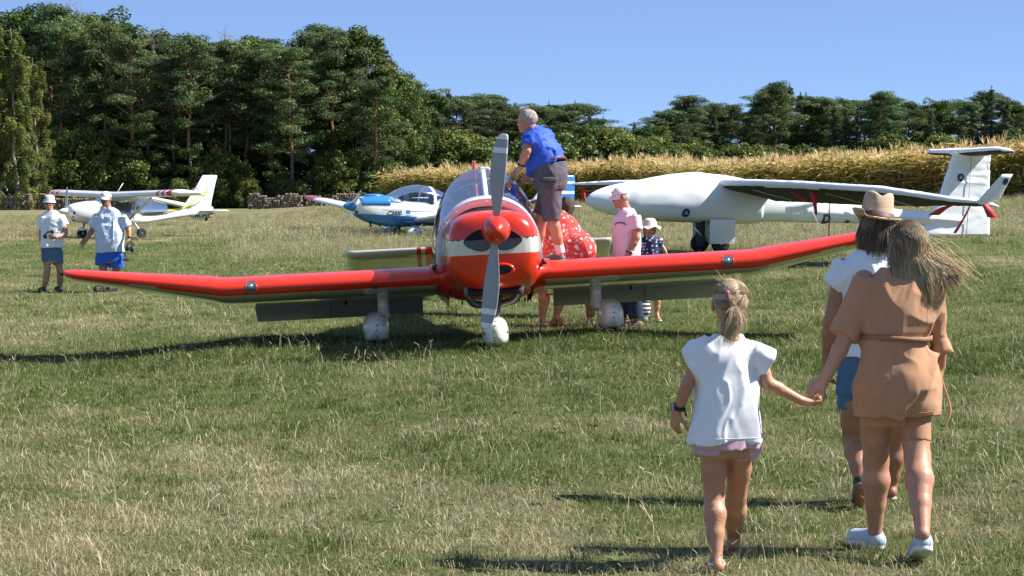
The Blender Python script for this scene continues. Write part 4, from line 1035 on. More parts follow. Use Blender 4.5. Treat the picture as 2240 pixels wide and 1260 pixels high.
    # ---- nose leg
    m1 = MB(); nl = L(1082, 668, 19.95); m1.tube([L(1090, 640, 20.0), L(1086, 690, 19.95), L(1085, 720, 19.95)], [.04, .036, .034], 14); m1.build('nose_leg', STEEL, red)
    bx = L(1085, 766, 19.95); sp = MB(); st2 = [(-.40, .02, .22, .15, .18), (-.36, .075, .29, .09, .18), (-.25, .118, .325, .065, .17), (-.08, .13, .335, .06, .17), (.12, .115, .31, .07, .17), (.32, .075, .26, .11, .18), (.46, .02, .21, .16, .19)]
    sp.rings(np.array([section(q[1], q[2], q[3], q[4], q[0], 28, 2.6, 3.2, 0) for q in crom(st2, 4)]) + bx * [1, 1, 1]); ns = sp.build('nose_wheel_spat', CREAM, red)
    bvs = BVHTree.FromPolygons([v.co[:] for v in ns.data.vertices], [p.vertices[:] for p in ns.data.polygons]); rv = MB()
    for x, z in ((-.02, .10), (-.022, .15), (-.02, .21), (-.01, .26), (.0, .30), (-.015, .12)):
        h = bvs.ray_cast(Vector((bx[0] + x, -5, bx[2] + z)), Vector((0, 1, 0)))
        if h[0]: rv.lathe([(.001, -.003), (.008, -.002), (.008, .004)], h[0][:], 'Y', 8)
    rv.build('rivets', BLACK, ns)['kind'] = 'stuff'
    m1 = MB()
    for sgn in (-1, 1):
        h = bvs.ray_cast(Vector((bx[0] + sgn * .105, -5, bx[2] + .19)), Vector((0, 1, 0)))
        if h[0]: m1 = MB(); m1.box(np.array(h[0]) + [0, -.002, 0], (.018, .006, .010), rotm('Y', R(-20))); m1.build('red_mark', REDD, ns)
    
    wheel('tyre', (bx[0], bx[1] - .03, bx[2] + .125), .15, .12, red)
    # ---- canopy slid forward: glass bubble, front arch, centre bow, side rails
    def arch(y, w_, zt, zb, n=33, p=2.3):
        a = np.linspace(0, np.pi, n); return np.stack([np.sign(np.cos(a)) * np.abs(np.cos(a)) ** (2 / p) * w_, np.full(n, y), zb + np.abs(np.sin(a)) ** (2 / p) * (zt - zb)], 1)
    CAN = crom([(-.86, .525, 1.455, .86), (-.62, .55, 1.56, .84), (-.3, .57, 1.68, .80), (.05, .575, 1.765, .78), (.4, .575, 1.785, .78), (.8, .565, 1.745, .80), (1.15, .55, 1.66, .84)], 5)
    rings = np.array([arch(*q) for q in CAN]); rings[:, :, 0] -= .015
    m1 = MB(); m1.rings(rings, False, False); cn = m1.build('canopy', PERSPEX, red, fix=False)
    fr = rings[0]; o2 = np.array([arch(-.89, .535, 1.475, .84), arch(-.80, .545, 1.505, .84)]); o2[:, :, 0] -= .015; i2 = np.array([arch(-.80, .50, 1.425, .84), arch(-.895, .485, 1.40, .84)]); i2[:, :, 0] -= .015
    m1 = MB(); m1.rings(np.array([o2[0], o2[1], i2[0], i2[1], o2[0]]), False, False); m1.build('windscreen_arch', WHITEP, cn)
    bvr = MB()
    for i in range(4, 30, 3): bvr.ell(o2[0][i] * .6 + i2[1][i] * .4 + [0, -.004, 0], (.006, .004, .006), n=8, m=4)
    bvr.build('rivets', ALU, cn)['kind'] = 'stuff'
    rr_ = np.array([arch(1.15, .56, 1.675, .84), arch(1.20, .56, 1.675, .84), arch(1.20, .52, 1.63, .84), arch(1.15, .52, 1.63, .84), arch(1.15, .56, 1.675, .84)]); m1 = MB(); m1.rings(rr_, False, False); m1.build('rear_hoop', WHITEP, cn)
    m1 = MB(); P = np.array([rg[16] for rg in rings]); m1.rings(np.array([[(p[0] - .026, p[1], p[2] + .004), (p[0] - .026, p[1], p[2] + .02), (p[0] + .026, p[1], p[2] + .02), (p[0] + .026, p[1], p[2] + .004)] for p in P])); m1.build('centre_bow', WHITEP, cn)
    m1 = MB(); q = P[12]; m1.tube(crom([q + [-.03, 0, .015], q + [-.028, 0, .05], q + [0.02, 0, .065], q + [.07, 0, .055], q + [.085, 0, .0]], 4), .010, 8); m1.build('handle', WHITEP, cn)
    for sgn in (-1, 1):
        m1 = MB(); m1.tube([(sgn * .56 - .015, y, .80) for y in np.linspace(-.82, 1.15, 8)], .022, 8); m1.build('canopy_rail', TRIM, cn)
    m1 = MB()
    for yy, ww, zz in ((-.86, .535, 1.47), (1.13, .558, 1.668)):
        q = arch(yy, ww, zz, .82); q[:, 0] -= .015; mm_ = MB(); mm_.tube(q, .011, 6); mm_.build('canopy_seal', BLACK, cn)
    # ---- open cockpit: dash, seats, interior
    m1.box((0, -.42, 1.20), (.45, .06, .17), bev=.03); m1.build('instrument_panel', TRIM, red)
    m1 = MB(); m1.rings(np.array([section(w_, zt, 1.0, 1.04, y, 32, 2.3, 2.8) for y, w_, zt in ((-.90, .45, 1.385), (-.7, .46, 1.40), (-.40, .46, 1.37))])); m1.build('glare_shield', DARK, red)
    for sx in (-.25, .25):
        m1 = MB(); m1.box((sx, .62, 1.16), (.20, .06, .30), rotm('X', R(-14)), bev=.04); se = m1.build('seat', mat('seat_cloth', (.10, .095, .12), .9, .2, 8), red); m1 = MB(); m1.box((sx, .70, 1.50), (.11, .04, .08), bev=.03); m1.build('headrest', MATS['seat_cloth'], se)
    m1 = MB(); m1.rings(np.array([section(w_, zt, zt - .3, zt - .1, y, 32, 2.6, 2.6) for y, w_, zt in ((1.1, .50, 1.36), (1.5, .46, 1.40), (2.2, .38, 1.28), (3.0, .27, 1.13))])); m1.build('rear_deck', RED, red)
    # door edge strip and step on the left flank
    # ---- tail
    A = []
    tz, ty = .86, 4.35
    for x in np.concatenate([[-1.68, -1.66], np.linspace(-1.6, 1.6, 60), [1.66, 1.68]]):
        c = .80 if abs(x) < 1.62 else (.74 if abs(x) < 1.67 else .6); A.append(wing_rings([(x, ty + (.8 - c) * .5, tz + .0, c, 23.0)], .14, 14)[0])
    m1 = MB(); m1.rings(np.array(A)); me2 = m1.mesh('tailplane'); fix_normals(me2); ax_ = lambda c: np.abs(c[:, 0])
    paint(me2, lambda c, n: np.where(ax_(c) < .665, 0, np.where((ax_(c) > .73) & (ax_(c) < .79), 2, 1))); obj('tailplane', me2, [RED, CREAM_REFL, REDD], red)
    m1 = MB(); m1.box((-.72, ty + .86, tz - .36), (.36, .09, .006), rotm('X', R(-16))); m1.build('trim_tab', FLAPG, red, smooth=False)
    A = []
    for z, y0, c, th in ((.85, 3.95, 1.2, .10), (1.2, 4.2, .95, .10), (1.6, 4.48, .72, .09), (1.86, 4.66, .56, .08), (1.93, 4.78, .40, .06)):
        af = airfoil(10, th); af[:, 1] -= .03 * 4 * af[:, 0] * (1 - af[:, 0]); A.append(np.stack([af[:, 1] * c, y0 + af[:, 0] * c, np.full(len(af), z)], 1))
    m1 = MB(); m1.rings(np.array(A)); m1.build('fin', RED, red)
    m1 = MB(); m1.tube([(.06, .3, .41), (.06, .3, .36)], .01, 6)
    for x in (-.3, -.22, -.14, .3, .36, .42): m1.tube([(x, 0, .41), (x, 0, .375)], .009, 5)
    m1.build('drain_stub', BLACK, red)['kind'] = 'stuff'
    # wing root fillets
    for sgn in (-1, 1):
        A = []
        for q, (x, g) in enumerate(((.43, 1.5), (.47, 1.28), (.53, 1.12), (.62, 1.02))):
            w0 = wing_rings([(sgn * x, LEY - .07 * (g - 1) * 2, .705, 1.74, 9.6)], .165, 26)[0]; c = np.array([0, LEY + .3, .68]); A.append((w0 - c) * [1, 1.0 + (g - 1) * .25, g] + c)
        m1 = MB(); m1.rings(np.array(A), True, False); m1.build('wing_fillet', RED, red)
build_red()
print('red aeroplane', time.time() - T0)
# ================================================================== THE THREE PARKED AIRCRAFT
def disc(n=20, r=.1): a = np.arange(n) * 2 * np.pi / n; return np.vstack([np.stack([np.cos(a) * r, np.sin(a) * r], 1), [[0, 0]]]), np.array([(i, (i + 1) % n, n) for i in range(n)])
def fin_rings(rows, th=.10):
    A = []
    for z, y0, c in rows:
        af = airfoil(10, th); af[:, 1] -= .03 * 4 * af[:, 0] * (1 - af[:, 0]); A.append(np.stack([af[:, 1] * c, y0 + af[:, 0] * c, np.full(len(af), z)], 1))
    return np.array(A)
def wing_part(name, stt, th, mats, parent, fn=None, sub=6, n=12):
    S = []
    for a, b in zip(stt[:-1], stt[1:]):
        m = sub if abs(b[0] - a[0]) > .6 else 2
        for q in range(m): S.append([a[j] + (b[j] - a[j]) * q / m for j in range(5)])
    S.append(stt[-1]); m1 = MB(); m1.rings(wing_rings(S, th, n)); me = m1.mesh(name); fix_normals(me)
    if fn: paint(me, fn)
    return obj(name, me, mats, parent)
def band_x(name, base, other, ranges):
    """painted bands across a wing (given in |span| ranges)"""
    m = mat(name, base, .25, .03, 2, coat=.4); t = m.node_tree; b = t.nodes['Principled BSDF']; last = b.inputs['Base Color'].links[0].from_socket
    tc = _n(t, 'ShaderNodeTexCoord'); sx = _n(t, 'ShaderNodeSeparateXYZ'); t.links.new(tc.outputs['Object'], sx.inputs[0]); ab = _n(t, 'ShaderNodeMath', operation='ABSOLUTE'); t.links.new(sx.outputs[0], ab.inputs[0])
    sl = _n(t, 'ShaderNodeMath', operation='MULTIPLY_ADD'); sl.inputs[1].default_value = .35; t.links.new(sx.outputs[1], sl.inputs[0]); t.links.new(ab.outputs[0], sl.inputs[2])
    for (a, c) in ranges:
        g = _n(t, 'ShaderNodeMath', operation='COMPARE'); g.inputs[1].default_value = (a + c) / 2; g.inputs[2].default_value = (c - a) / 2; t.links.new(sl.outputs[0], g.inputs[0])
        mx = _n(t, 'ShaderNodeMix', data_type='RGBA'); mx.inputs[7].default_value = (*other, 1); t.links.new(g.outputs[0], mx.inputs[0]); t.links.new(last, mx.inputs[6]); last = mx.outputs[2]
    t.links.new(last, b.inputs['Base Color']); return m
WGEL = mat('white_gelcoat', (.80, .81, .80), .22, .03, 2, coat=.5)
def build_white():
    p = on_ground(258, 75); w_ = thing('high_wing_aeroplane', 'small white high wing aeroplane with red striped wing tips and yellow tail swirl', 'aeroplane', p, (0, 0, R(-51)))
    # pod
    stn = [(-1.98, .12, 1.13, .86, 1.0, 2, 2), (-1.9, .24, 1.22, .74, 1.0, 2.2, 2.2), (-1.6, .36, 1.30, .60, .98, 2.4, 2.4), (-1.1, .46, 1.36, .50, .95, 2.6, 2.6), (-.6, .54, 1.32, .46, .9, 2.8, 2.8), (-.2, .56, 1.05, .46, .8, 3, 3), (.5, .55, .95, .48, .75, 3, 3), (1.0, .42, .85, .52, .7, 3, 3), (1.6, .20, .84, .60, .72, 2.5, 2.5), (2.6, .12, 1.02, .72, .87, 2.2, 2.2), (3.4, .09, 1.22, .80, 1.0, 2, 2), (4.0, .05, 1.12, .86, 1.0, 2, 2)]
    m1 = MB(); m1.rings(fuselage(stn, 5, 32)); fu = m1.build('fuselage', WGEL, w_)
    # glazed cabin
    CAB = crom([(-.92, .47, 1.36, 1.0), (-.5, .54, 1.52, .86), (0, .56, 1.56, .80), (.6, .53, 1.55, .80), (1.3, .34, 1.42, .78), (2.0, .15, 1.25, .84)], 4)
    a = np.linspace(0, np.pi, 21); A = np.array([np.stack([np.sign(np.cos(a)) * np.abs(np.cos(a)) ** .75 * q[1], np.full(21, q[0]), q[3] + np.abs(np.sin(a)) ** .75 * (q[2] - q[3])], 1) for q in CAB])
    m1 = MB(); m1.rings(A, False, False); cb = m1.build('cabin_glazing', PERSPEX2, w_, fix=False)
    m1 = MB()
    for sx in (-.24, .24):
        m1 = MB(); m1.box((sx, .25, 1.0), (.2, .07, .3), rotm('X', R(-15)), bev=.04); m1.build('seat', TRIM, w_)
    for s in (-1, 1):
        m1 = MB(); m1.tube([(s * .45, .55, 1.52), (s * .22, 1.5, 1.42), (s * .12, 2.7, 1.2)], [.05, .06, .08], 10); m1.build('upper_longeron', WGEL, w_)
        m1 = MB(); m1.tube([(s * .52, -.85, 1.2), (s * .55, -.35, 1.58)], .03, 8); m1.build('windscreen_post', WGEL, w_)
        m1 = MB(); m1.tube([(s * .54, .55, 1.55), (s * .54, .35, .7)], .03, 8); m1.build('door_post', WGEL, w_)
        m1 = MB(); m1.rings(np.array([np.stack([np.full(10, x) + np.cos(np.arange(10) * .628) * .02, y + np.cos(np.arange(10) * .628) * .06, z + np.sin(np.arange(10) * .628) * .022], 1) for x, y, z in ((s * .55, .1, .62), (s * 1.5, .1, 1.05), (s * 2.35, .1, 1.5))])); m1.build('wing_strut', WGEL, w_)
    STR = band_x('striped_wing_white', (.80, .81, .80), (.55, .03, .06), [(3.55, 3.75), (3.92, 4.12), (4.28, 4.5)])
    stt = [(-4.80, .05, 1.68, .55, 3), (-4.72, -.35, 1.66, 1.15, 3), (-4.5, -.5, 1.64, 1.36, 3), (0, -.5, 1.55, 1.4, 3), (4.5, -.5, 1.64, 1.36, 3), (4.72, -.35, 1.66, 1.15, 3), (4.80, .05, 1.68, .55, 3)]
    wing_part('wing', stt, .18, [STR], w_, sub=10)
    # tail
    m1 = MB(); m1.rings(fin_rings([(1.05, 2.55, 1.38), (1.3, 2.85, 1.1), (1.9, 3.3, .80), (2.28, 3.55, .66), (2.31, 3.60, .58)])); fin = m1.build('fin', WGEL, w_)
    m1 = MB(); m1.tube([(.07, 3.62, 1.05), (.06, 3.70, 1.7), (.05, 3.86, 2.27)], .008, 5); m1.build('rudder_gap', GREYP, fin)
    YEL = mat('yellow_decal', (.80, .72, .06), .4, .05); GRD = mat('grey_decal', (.20, .22, .24), .4, .05)
    for pts, wid, m in (([(.8, 1.03), (1.7, .98), (2.5, 1.05), (3.0, 1.25), (3.35, 1.52), (3.6, 1.66)], .07, YEL), ([(1.2, .96), (2.0, .90), (2.7, .98), (3.15, 1.18), (3.5, 1.38), (3.9, 1.42)], .035, GRD), ([(2.95, 1.5), (3.05, 1.75), (3.25, 1.82), (3.35, 1.72), (3.2, 1.65)], .04, GRD), ([(3.5, 1.70), (3.62, 1.60), (3.75, 1.72), (3.66, 1.80)], .06, YEL)):
        C = crom(pts, 8); T = np.gradient(C, axis=0); T /= np.linalg.norm(T, axis=1)[:, None]; Nn = np.stack([-T[:, 1], T[:, 0]], 1); wv = wid * np.sin(np.linspace(.25, math.pi - .1, len(C)))[:, None] * .5
        V2 = np.vstack([C - Nn * wv, C + Nn * wv]); k = len(C); F2 = np.array([(i, i + 1, k + i + 1, k + i) for i in range(k - 1)]); x = .09
        bv = [BVHTree.FromPolygons([v.co[:] for v in o.data.vertices], [q.vertices[:] for q in o.data.polygons]) for o in (fu, fin)]; out = []
        for v in V2:
            xx = [h[0].x for h in (b.ray_cast(Vector((2, v[0], v[1])), Vector((-1, 0, 0))) for b in bv) if h[0]]; out.append((max(xx + [.08]) + .012, v[0], v[1]))
        obj('swirl', mesh_np('swirl', np.array(out), F2, False), m, fin)
    wing_part('tailplane', [(-1.28, 3.55, .98, .42, 0), (-1.2, 3.42, .98, .62, 0), (0, 3.38, .98, .70, 0), (1.2, 3.42, .98, .62, 0), (1.28, 3.55, .98, .42, 0)], .09, [WGEL], w_)
    m1 = MB(); m1.rings(fin_rings([(.92, 2.75, 1.15), (.72, 3.1, .75), (.62, 3.35, .40)], .10)); vf = m1.build('ventral_fin', WGEL, w_)
    V2, F2 = text_mesh('D-MONY', .24, bold=.006); decal('registration', V2, F2, vf, (.3, 3.42, .79), (0, 1, 0), (0, 0, 1), (-1, 0, 0), mat('letter_black', (.02, .02, .025), .5), w_, .006)
    wheel('tail_wheel', (0, 3.72, .66), .07, .05, w_)
    # nose: spinner, blades, intakes
    hub = np.array((0, -2.06, 1.0)); m1 = MB(); m1.lathe([(.003, -.26), (.05, -.22), (.1, -.1), (.12, .02), (.11, .08)], hub, 'Y', 20); m1.build('spinner', WGEL, w_)
    for an in (R(8), R(128), R(248)):
        dv = np.array([math.sin(an), 0, math.cos(an)]); sv = np.array([math.cos(an), 0, -math.sin(an)]); A = []
        for u, ch in ((.12, .06), (.3, .10), (.55, .11), (.8, .09), (.98, .05), (1, .02)):
            af = airfoil(6, .12); A.append(hub + dv * .86 * u + (af[:, 0:1] - .4) * ch * (sv * .8 + np.array([0, .6, 0])) + af[:, 1:2] * ch * np.array([0, -1, 0]))
        m1 = MB(); m1.rings(np.array(A)); m1.build('propeller_blade', mat('prop_pale', (.55, .56, .58), .4), w_)
    for x, z in ((-.16, .82), (.16, .82), (.27, .94)):
        m1 = MB(); m1.lathe([(.05, -.02), (.06, .02)], (x, -1.86, z), 'Y', 14); m1.build('intake', DARK, w_)
    m1 = MB(); m1.tube([(0, -1.9, .8), (.02, -1.75, .62)], .02, 6); m1.build('scoop', BLACK, w_)
    # gear
    m1 = MB(); m1.tube([(0, -1.3, .6), (0, -1.42, .22)], .03, 8); m1.build('nose_leg', BLACK, w_); wheel('nose_wheel', (0, -1.42, .19), .19, .13, w_)
    m1 = MB(); m1.lathe([(.2, -.08), (.22, 0), (.2, .08)], (0, -1.42, .22), 'X', 16) if False else m1.rings(np.array([section(wd, zt, .27, .33, y, 14, 2, 2) for y, wd, zt in ((-1.62, .02, .34), (-1.5, .085, .41), (-1.36, .085, .42), (-1.2, .02, .34))])); m1.build('mudguard', WGEL, w_)
    for s in (-1, 1):
        m1 = MB(); m1.tube([(s * .45, .45, .55), (s * .95, .45, .22)], .035, 8); m1.build('gear_leg', WGEL, w_); wheel('main_wheel', (s * .98, .45, .19), .19, .13, w_)
    m1 = MB(); m1.tube([(0, -.05, 1.6), (0, .25, 2.0)], .012, 5); m1.build('aerial', WHITEP, w_)
    m1 = MB(); m1.tube([(0, .45, .48), (0, .45, .38)], .02, 6); m1.build('drain', BLACK, w_)
build_white()

BLUEP = (.035, .20, .52)
def build_blue():
    p = on_ground(885, 62); w_ = thing('motor_glider', 'blue and white low wing motor glider with C2000 lettering and bubble canopy', 'motor glider', p, (0, 0, R(-58)))
    WB = banded('glider_two_tone', (.80, .82, .82), BLUEP, -1, .60, .06, .06, .25, .5)
    stn = [(-1.72, .16, 1.06, .72, .92, 2, 2), (-1.66, .26, 1.14, .62, .9, 2.2, 2.2), (-1.4, .36, 1.20, .48, .88, 2.4, 2.4), (-1.0, .44, 1.22, .36, .82, 2.6, 2.6), (-.5, .50, 1.18, .30, .78, 2.6, 2.6), (0, .53, 1.06, .28, .74, 2.7, 2.6), (.9, .52, 1.04, .30, .72, 2.6, 2.6), (1.5, .46, 1.14, .34, .72, 2.3, 2.6), (2.3, .34, 1.02, .38, .70, 2.2, 2.4), (3.8, .20, .86, .44, .66, 2.1, 2.2), (5.4, .06, .76, .50, .62, 2, 2)]
    m1 = MB(); m1.rings(fuselage(stn, 6, 40)); fu = m1.build('fuselage', WB, w_)
    m1 = MB(); BL = mat('glider_blue', BLUEP, .25, .05, 2, coat=.5)
    A = np.array([section(q[1] + .012, q[2] + .012, .93, .95, q[0], 32, 2.5, 2) for q in crom([(-1.60, .30, 1.15, 0), (-1.3, .38, 1.20, 0), (-.9, .455, 1.225, 0), (-.72, .475, 1.225, 0)], 4)]); m1.rings(A); m1.build('upper_cowling', BL, w_)
    m1 = MB(); m1.ell((0, -1.05, 1.23), (.16, .35, .05)); m1.build('cowl_bump', BL, w_)
    m1 = MB(); m1.rings(np.array([section(q[1], q[2], 1.0, 1.02, q[0], 24, 2.2, 2) for q in ((-.70, .44, 1.20), (-.45, .47, 1.20), (-.34, .47, 1.12))])); m1.build('scuttle', mat('pale_blue_paint', (.30, .52, .72), .3), w_)
    m1 = MB(); m1.lathe([(.003, -.30), (.06, -.24), (.12, -.12), (.155, .02), (.15, .10)], (0, -1.78, .92), 'Y', 22); m1.build('spinner', BL, w_)
    for an in (R(52), R(232)):
        dv = np.array([math.sin(an), 0, math.cos(an)]); sv = np.array([math.cos(an), 0, -math.sin(an)]); A = []; hub = np.array((0, -1.78, .92))
        for u, ch in ((.12, .08), (.3, .12), (.6, .13), (.85, .10), (.98, .06), (1, .03)):
            af = airfoil(8, .12); A.append(hub + dv * .80 * u + (af[:, 0:1] - .4) * ch * (sv * .96 + np.array([0, .25, 0])) + af[:, 1:2] * ch * np.array([0, -1, 0]))
        m1 = MB(); m1.rings(crom(np.array(A).reshape(6, -1), 4).reshape(-1, len(af), 3)); me = m1.mesh('propeller_blade'); fix_normals(me)
        us = lambda c: ((c - hub) @ dv) / .80; paint(me, lambda c, n: np.where((us(c) > .94) | ((us(c) > .80) & (us(c) < .87)), 1, 0)); obj('propeller_blade', me, [WHITEP, BLACK], w_)
    # canopy
    C_ = crom([(-.62, .42, 1.16, 1.06), (-.3, .47, 1.38, 1.03), (.15, .50, 1.53, 1.02), (.6, .49, 1.54, 1.02), (1.1, .46, 1.40, 1.04), (1.62, .36, 1.15, 1.06)], 5); a = np.linspace(0, np.pi, 23)
    A = np.array([np.stack([np.cos(a) * q[1], np.full(23, q[0]), q[3] + np.sin(a) ** .85 * (q[2] - q[3])], 1) for q in C_]); m1 = MB(); m1.rings(A, False, False); cn = m1.build('canopy', PERSPEX2, w_, fix=False)
    k = 17
    for kk, wd in ((k, .05), (0, .04)):
        q = A[kk]; m1 = MB(); m1.rings(np.array([[(p_[0] * 1.01, p_[1] - wd, p_[2] + .006), (p_[0] * 1.01, p_[1] + wd, p_[2] + .006), (p_[0] * .97, p_[1] + wd, p_[2] - .012), (p_[0] * .97, p_[1] - wd, p_[2] - .012)] for p_ in q])); m1.build('canopy_frame', WHITEP, cn)
    m1 = MB(); m1.tube(crom([(s_, -.3 + .0, 1.05 + .0) for s_ in (-.4, 0, .4)], 3), .05, 6); m1.build('instrument_panel', TRIM, w_)
    for sx in (-.23, .23):
        m1 = MB(); m1.box((sx, .8, 1.1), (.18, .06, .22), rotm('X', R(-20)), bev=.03); m1.build('seat', TRIM, w_)
    m1 = MB(); m1.box((.35, .35, 1.16), (.02, .28, .012)); m1.build('grab_rail', WHITEP, w_, smooth=False)
    # lettering and side trim
    PALE = mat('pale_blue_trim', (.35, .60, .75), .35); LB_ = mat('letter_dark', (.03, .05, .09), .5)
    V2, F2 = text_mesh('C2000', .17, shear=.25, bold=.006); decal('lettering', V2, F2, fu, (.6, -.62, .70), (0, 1, 0), (0, 0, 1), (-1, 0, 0), LB_, w_, .006)
    for (y0, y1, z0, z1, m) in ((-.98, -.22, .585, .60, LB_), (-.98, -.26, .795, .805, BL), (-.2, .75, .745, .765, BL), (-.24, -.10, .60, .79, BL)):
        ys_ = np.linspace(y0, y1, 14); V2 = np.vstack([np.stack([ys_, np.full(14, z0)], 1), np.stack([ys_, np.full(14, z1)], 1)]); F2 = np.array([(i, i + 1, 15 + i, 14 + i) for i in range(13)]); decal('trim_line', V2, F2, fu, (.6, 0, 0), (0, 1, 0), (0, 0, 1), (-1, 0, 0), m, w_, .005)
    a = np.linspace(0, np.pi, 12); V2 = np.vstack([np.stack([np.cos(a) * .11, np.sin(a) * .11], 1), [[0, 0]]]); decal('wheel_emblem', V2, np.array([(i, i + 1, 12) for i in range(11)]), fu, (.6, .32, .46), (0, 1, 0), (0, 0, 1), (-1, 0, 0), LB_, w_, .007)
    ys_ = np.linspace(-.2, .65, 12); V2 = np.vstack([np.stack([ys_, np.full(12, .44) + .0 * ys_], 1), np.stack([ys_, np.full(12, .60)], 1)]); decal('white_panel', V2, np.array([(i, i + 1, 13 + i, 12 + i) for i in range(11)]), fu, (.6, 0, 0), (0, 1, 0), (0, 0, 1), (-1, 0, 0), WHITEP, w_, .003)
    # wings
    RW = band_x('red_tipped_wing', (.80, .82, .82), (.50, .03, .05), [(6.75, 9.5)])
    for s in (-1, 1):
        wing_part('wing', [(s * .40, .05, .50, 1.5, 4), (s * .8, .1, .54, 1.4, 4), (s * 3, .14, .70, 1.3, 3.5), (s * 6.6, .24, 1.06, .95, 3), (s * 7.5, .35, 1.16, .70, 3), (s * 7.65, .5, 1.18, .42, 3)], .15, [RW], w_)
    # tail
    TB = bpy.data.materials.new('striped_rudder'); TB.use_nodes = True; t = TB.node_tree; b = t.nodes['Principled BSDF']; b.inputs['Roughness'].default_value = .3
    tc = _n(t, 'ShaderNodeTexCoord'); sx_ = _n(t, 'ShaderNodeSeparateXYZ'); t.links.new(tc.outputs['Object'], sx_.inputs[0]); r_ = _n(t, 'ShaderNodeValToRGB'); r_.color_ramp.interpolation = 'CONSTANT'
    mr = _n(t, 'ShaderNodeMapRange'); mr.inputs[1].default_value = .4; mr.inputs[2].default_value = 1.85; t.links.new(sx_.outputs[2], mr.inputs[0]); t.links.new(mr.outputs[0], r_.inputs[0])
    el = r_.color_ramp.elements; el[0].position = 0; el[0].color = (*BLUEP, 1); el[1].position = .16; el[1].color = (.6, .75, .85, 1)
    for pz, c in ((.20, BLUEP), (.38, (.75, .8, .85)), (.43, BLUEP), (.60, (.75, .8, .85)), (.66, BLUEP), (.82, (.75, .8, .85)), (.87, BLUEP)): e = el.new(pz); e.color = (*c, 1)
    t.links.new(r_.outputs[0], b.inputs['Base Color'])
    m1 = MB(); m1.rings(fin_rings([(.45, 4.75, 1.30), (.9, 4.85, 1.28), (1.4, 5.0, 1.16), (1.80, 5.12, 1.05), (1.86, 5.2, .92)])); m1.build('rudder', TB, w_)
    m1 = MB(); m1.rings(fin_rings([(.70, 4.2, .9), (1.3, 4.75, .55), (1.78, 5.05, .3)], .16)); m1.build('fin', WHITEP, w_)
    wing_part('tailplane', [(-1.5, 4.95, .88, .5, 0), (-1.35, 4.8, .88, .66, 0), (0, 4.6, .88, .9, 0), (1.35, 4.8, .88, .66, 0), (1.5, 4.95, .88, .5, 0)], .1, [WHITEP], w_)
    m1 = MB(); m1.ell((.08, 5.0, 1.35), (.02, .12, .05)); m1.build('red_badge', REDD, w_)
    # gear
    SPT = mat('spat_pale_blue', (.42, .52, .66), .3, .08, 3, coat=.4)
    for s in (-1, 1):
        m1 = MB(); m1.rings(np.array([np.stack([x + np.cos(np.arange(8) * .785) * .02, y + np.cos(np.arange(8) * .785 + .8) * .09, np.full(8, z)], 1) for x, y, z in ((s * .35, .1, .35), (s * .85, .15, .16))])); m1.build('gear_leg', TRIM if s < 0 else SPT, w_)
        m1 = MB(); m1.rings(np.array([section(q[1], q[2], q[3], q[4], q[0], 20, 2, 2, s * .88) for q in crom([(-.42, .02, .14, .08, .1), (-.3, .09, .24, .04, .12), (0, .12, .28, .03, .12), (.3, .09, .22, .05, .12), (.55, .02, .12, .08, .1)], 3)])); m1.build('wheel_spat', SPT, w_)
        wheel('main_wheel', (s * .88, 0, .14), .14, .10, w_)
    m1 = MB()
    for y in (-1.25, -.95, -.75):
        m1 = MB(); m1.tube([(.12, y, .45), (.12, y + .05, .30)], .03, 8); m1.build('exhaust_stub', BLACK, w_)
    m1 = MB(); m1.box((.18, -1.72, .74), (.07, .02, .035), bev=.01); m1.build('intake', DARK, w_)
build_blue()

COVER = mat('white_cover_cloth', (.80, .82, .86), .75, .04, 3, .12, 40)
COVU = mat('black_cover_mesh', (.020, .021, .024), .9, .2, 30, .3, 200)
RIB = mat('red_streamer', (.62, .04, .06), .7, .1, 10)
def wrinkle(me, amp, freq, seed):
    n = len(me.vertices); c = np.zeros(n * 3, np.float32); me.vertices.foreach_get('co', c); c = c.reshape(-1, 3); nr = np.zeros(n * 3, np.float32); me.vertices.foreach_get('normal', nr); nr = nr.reshape(-1, 3)
    Q = c * np.asarray(freq); wv = np.stack([vnoise(Q * .5, seed + 1), vnoise(Q * .5 + 7, seed + 2), vnoise(Q * .5 + 13, seed + 3)], 1); d = (1 - 2.2 * np.abs(vnoise(Q + wv * 1.2, seed))) * .7 + .4 * vnoise(Q * 2.6 + wv, seed + 9)
    me.vertices.foreach_set('co', (c + nr * (amp * d)[:, None]).ravel()); me.update()
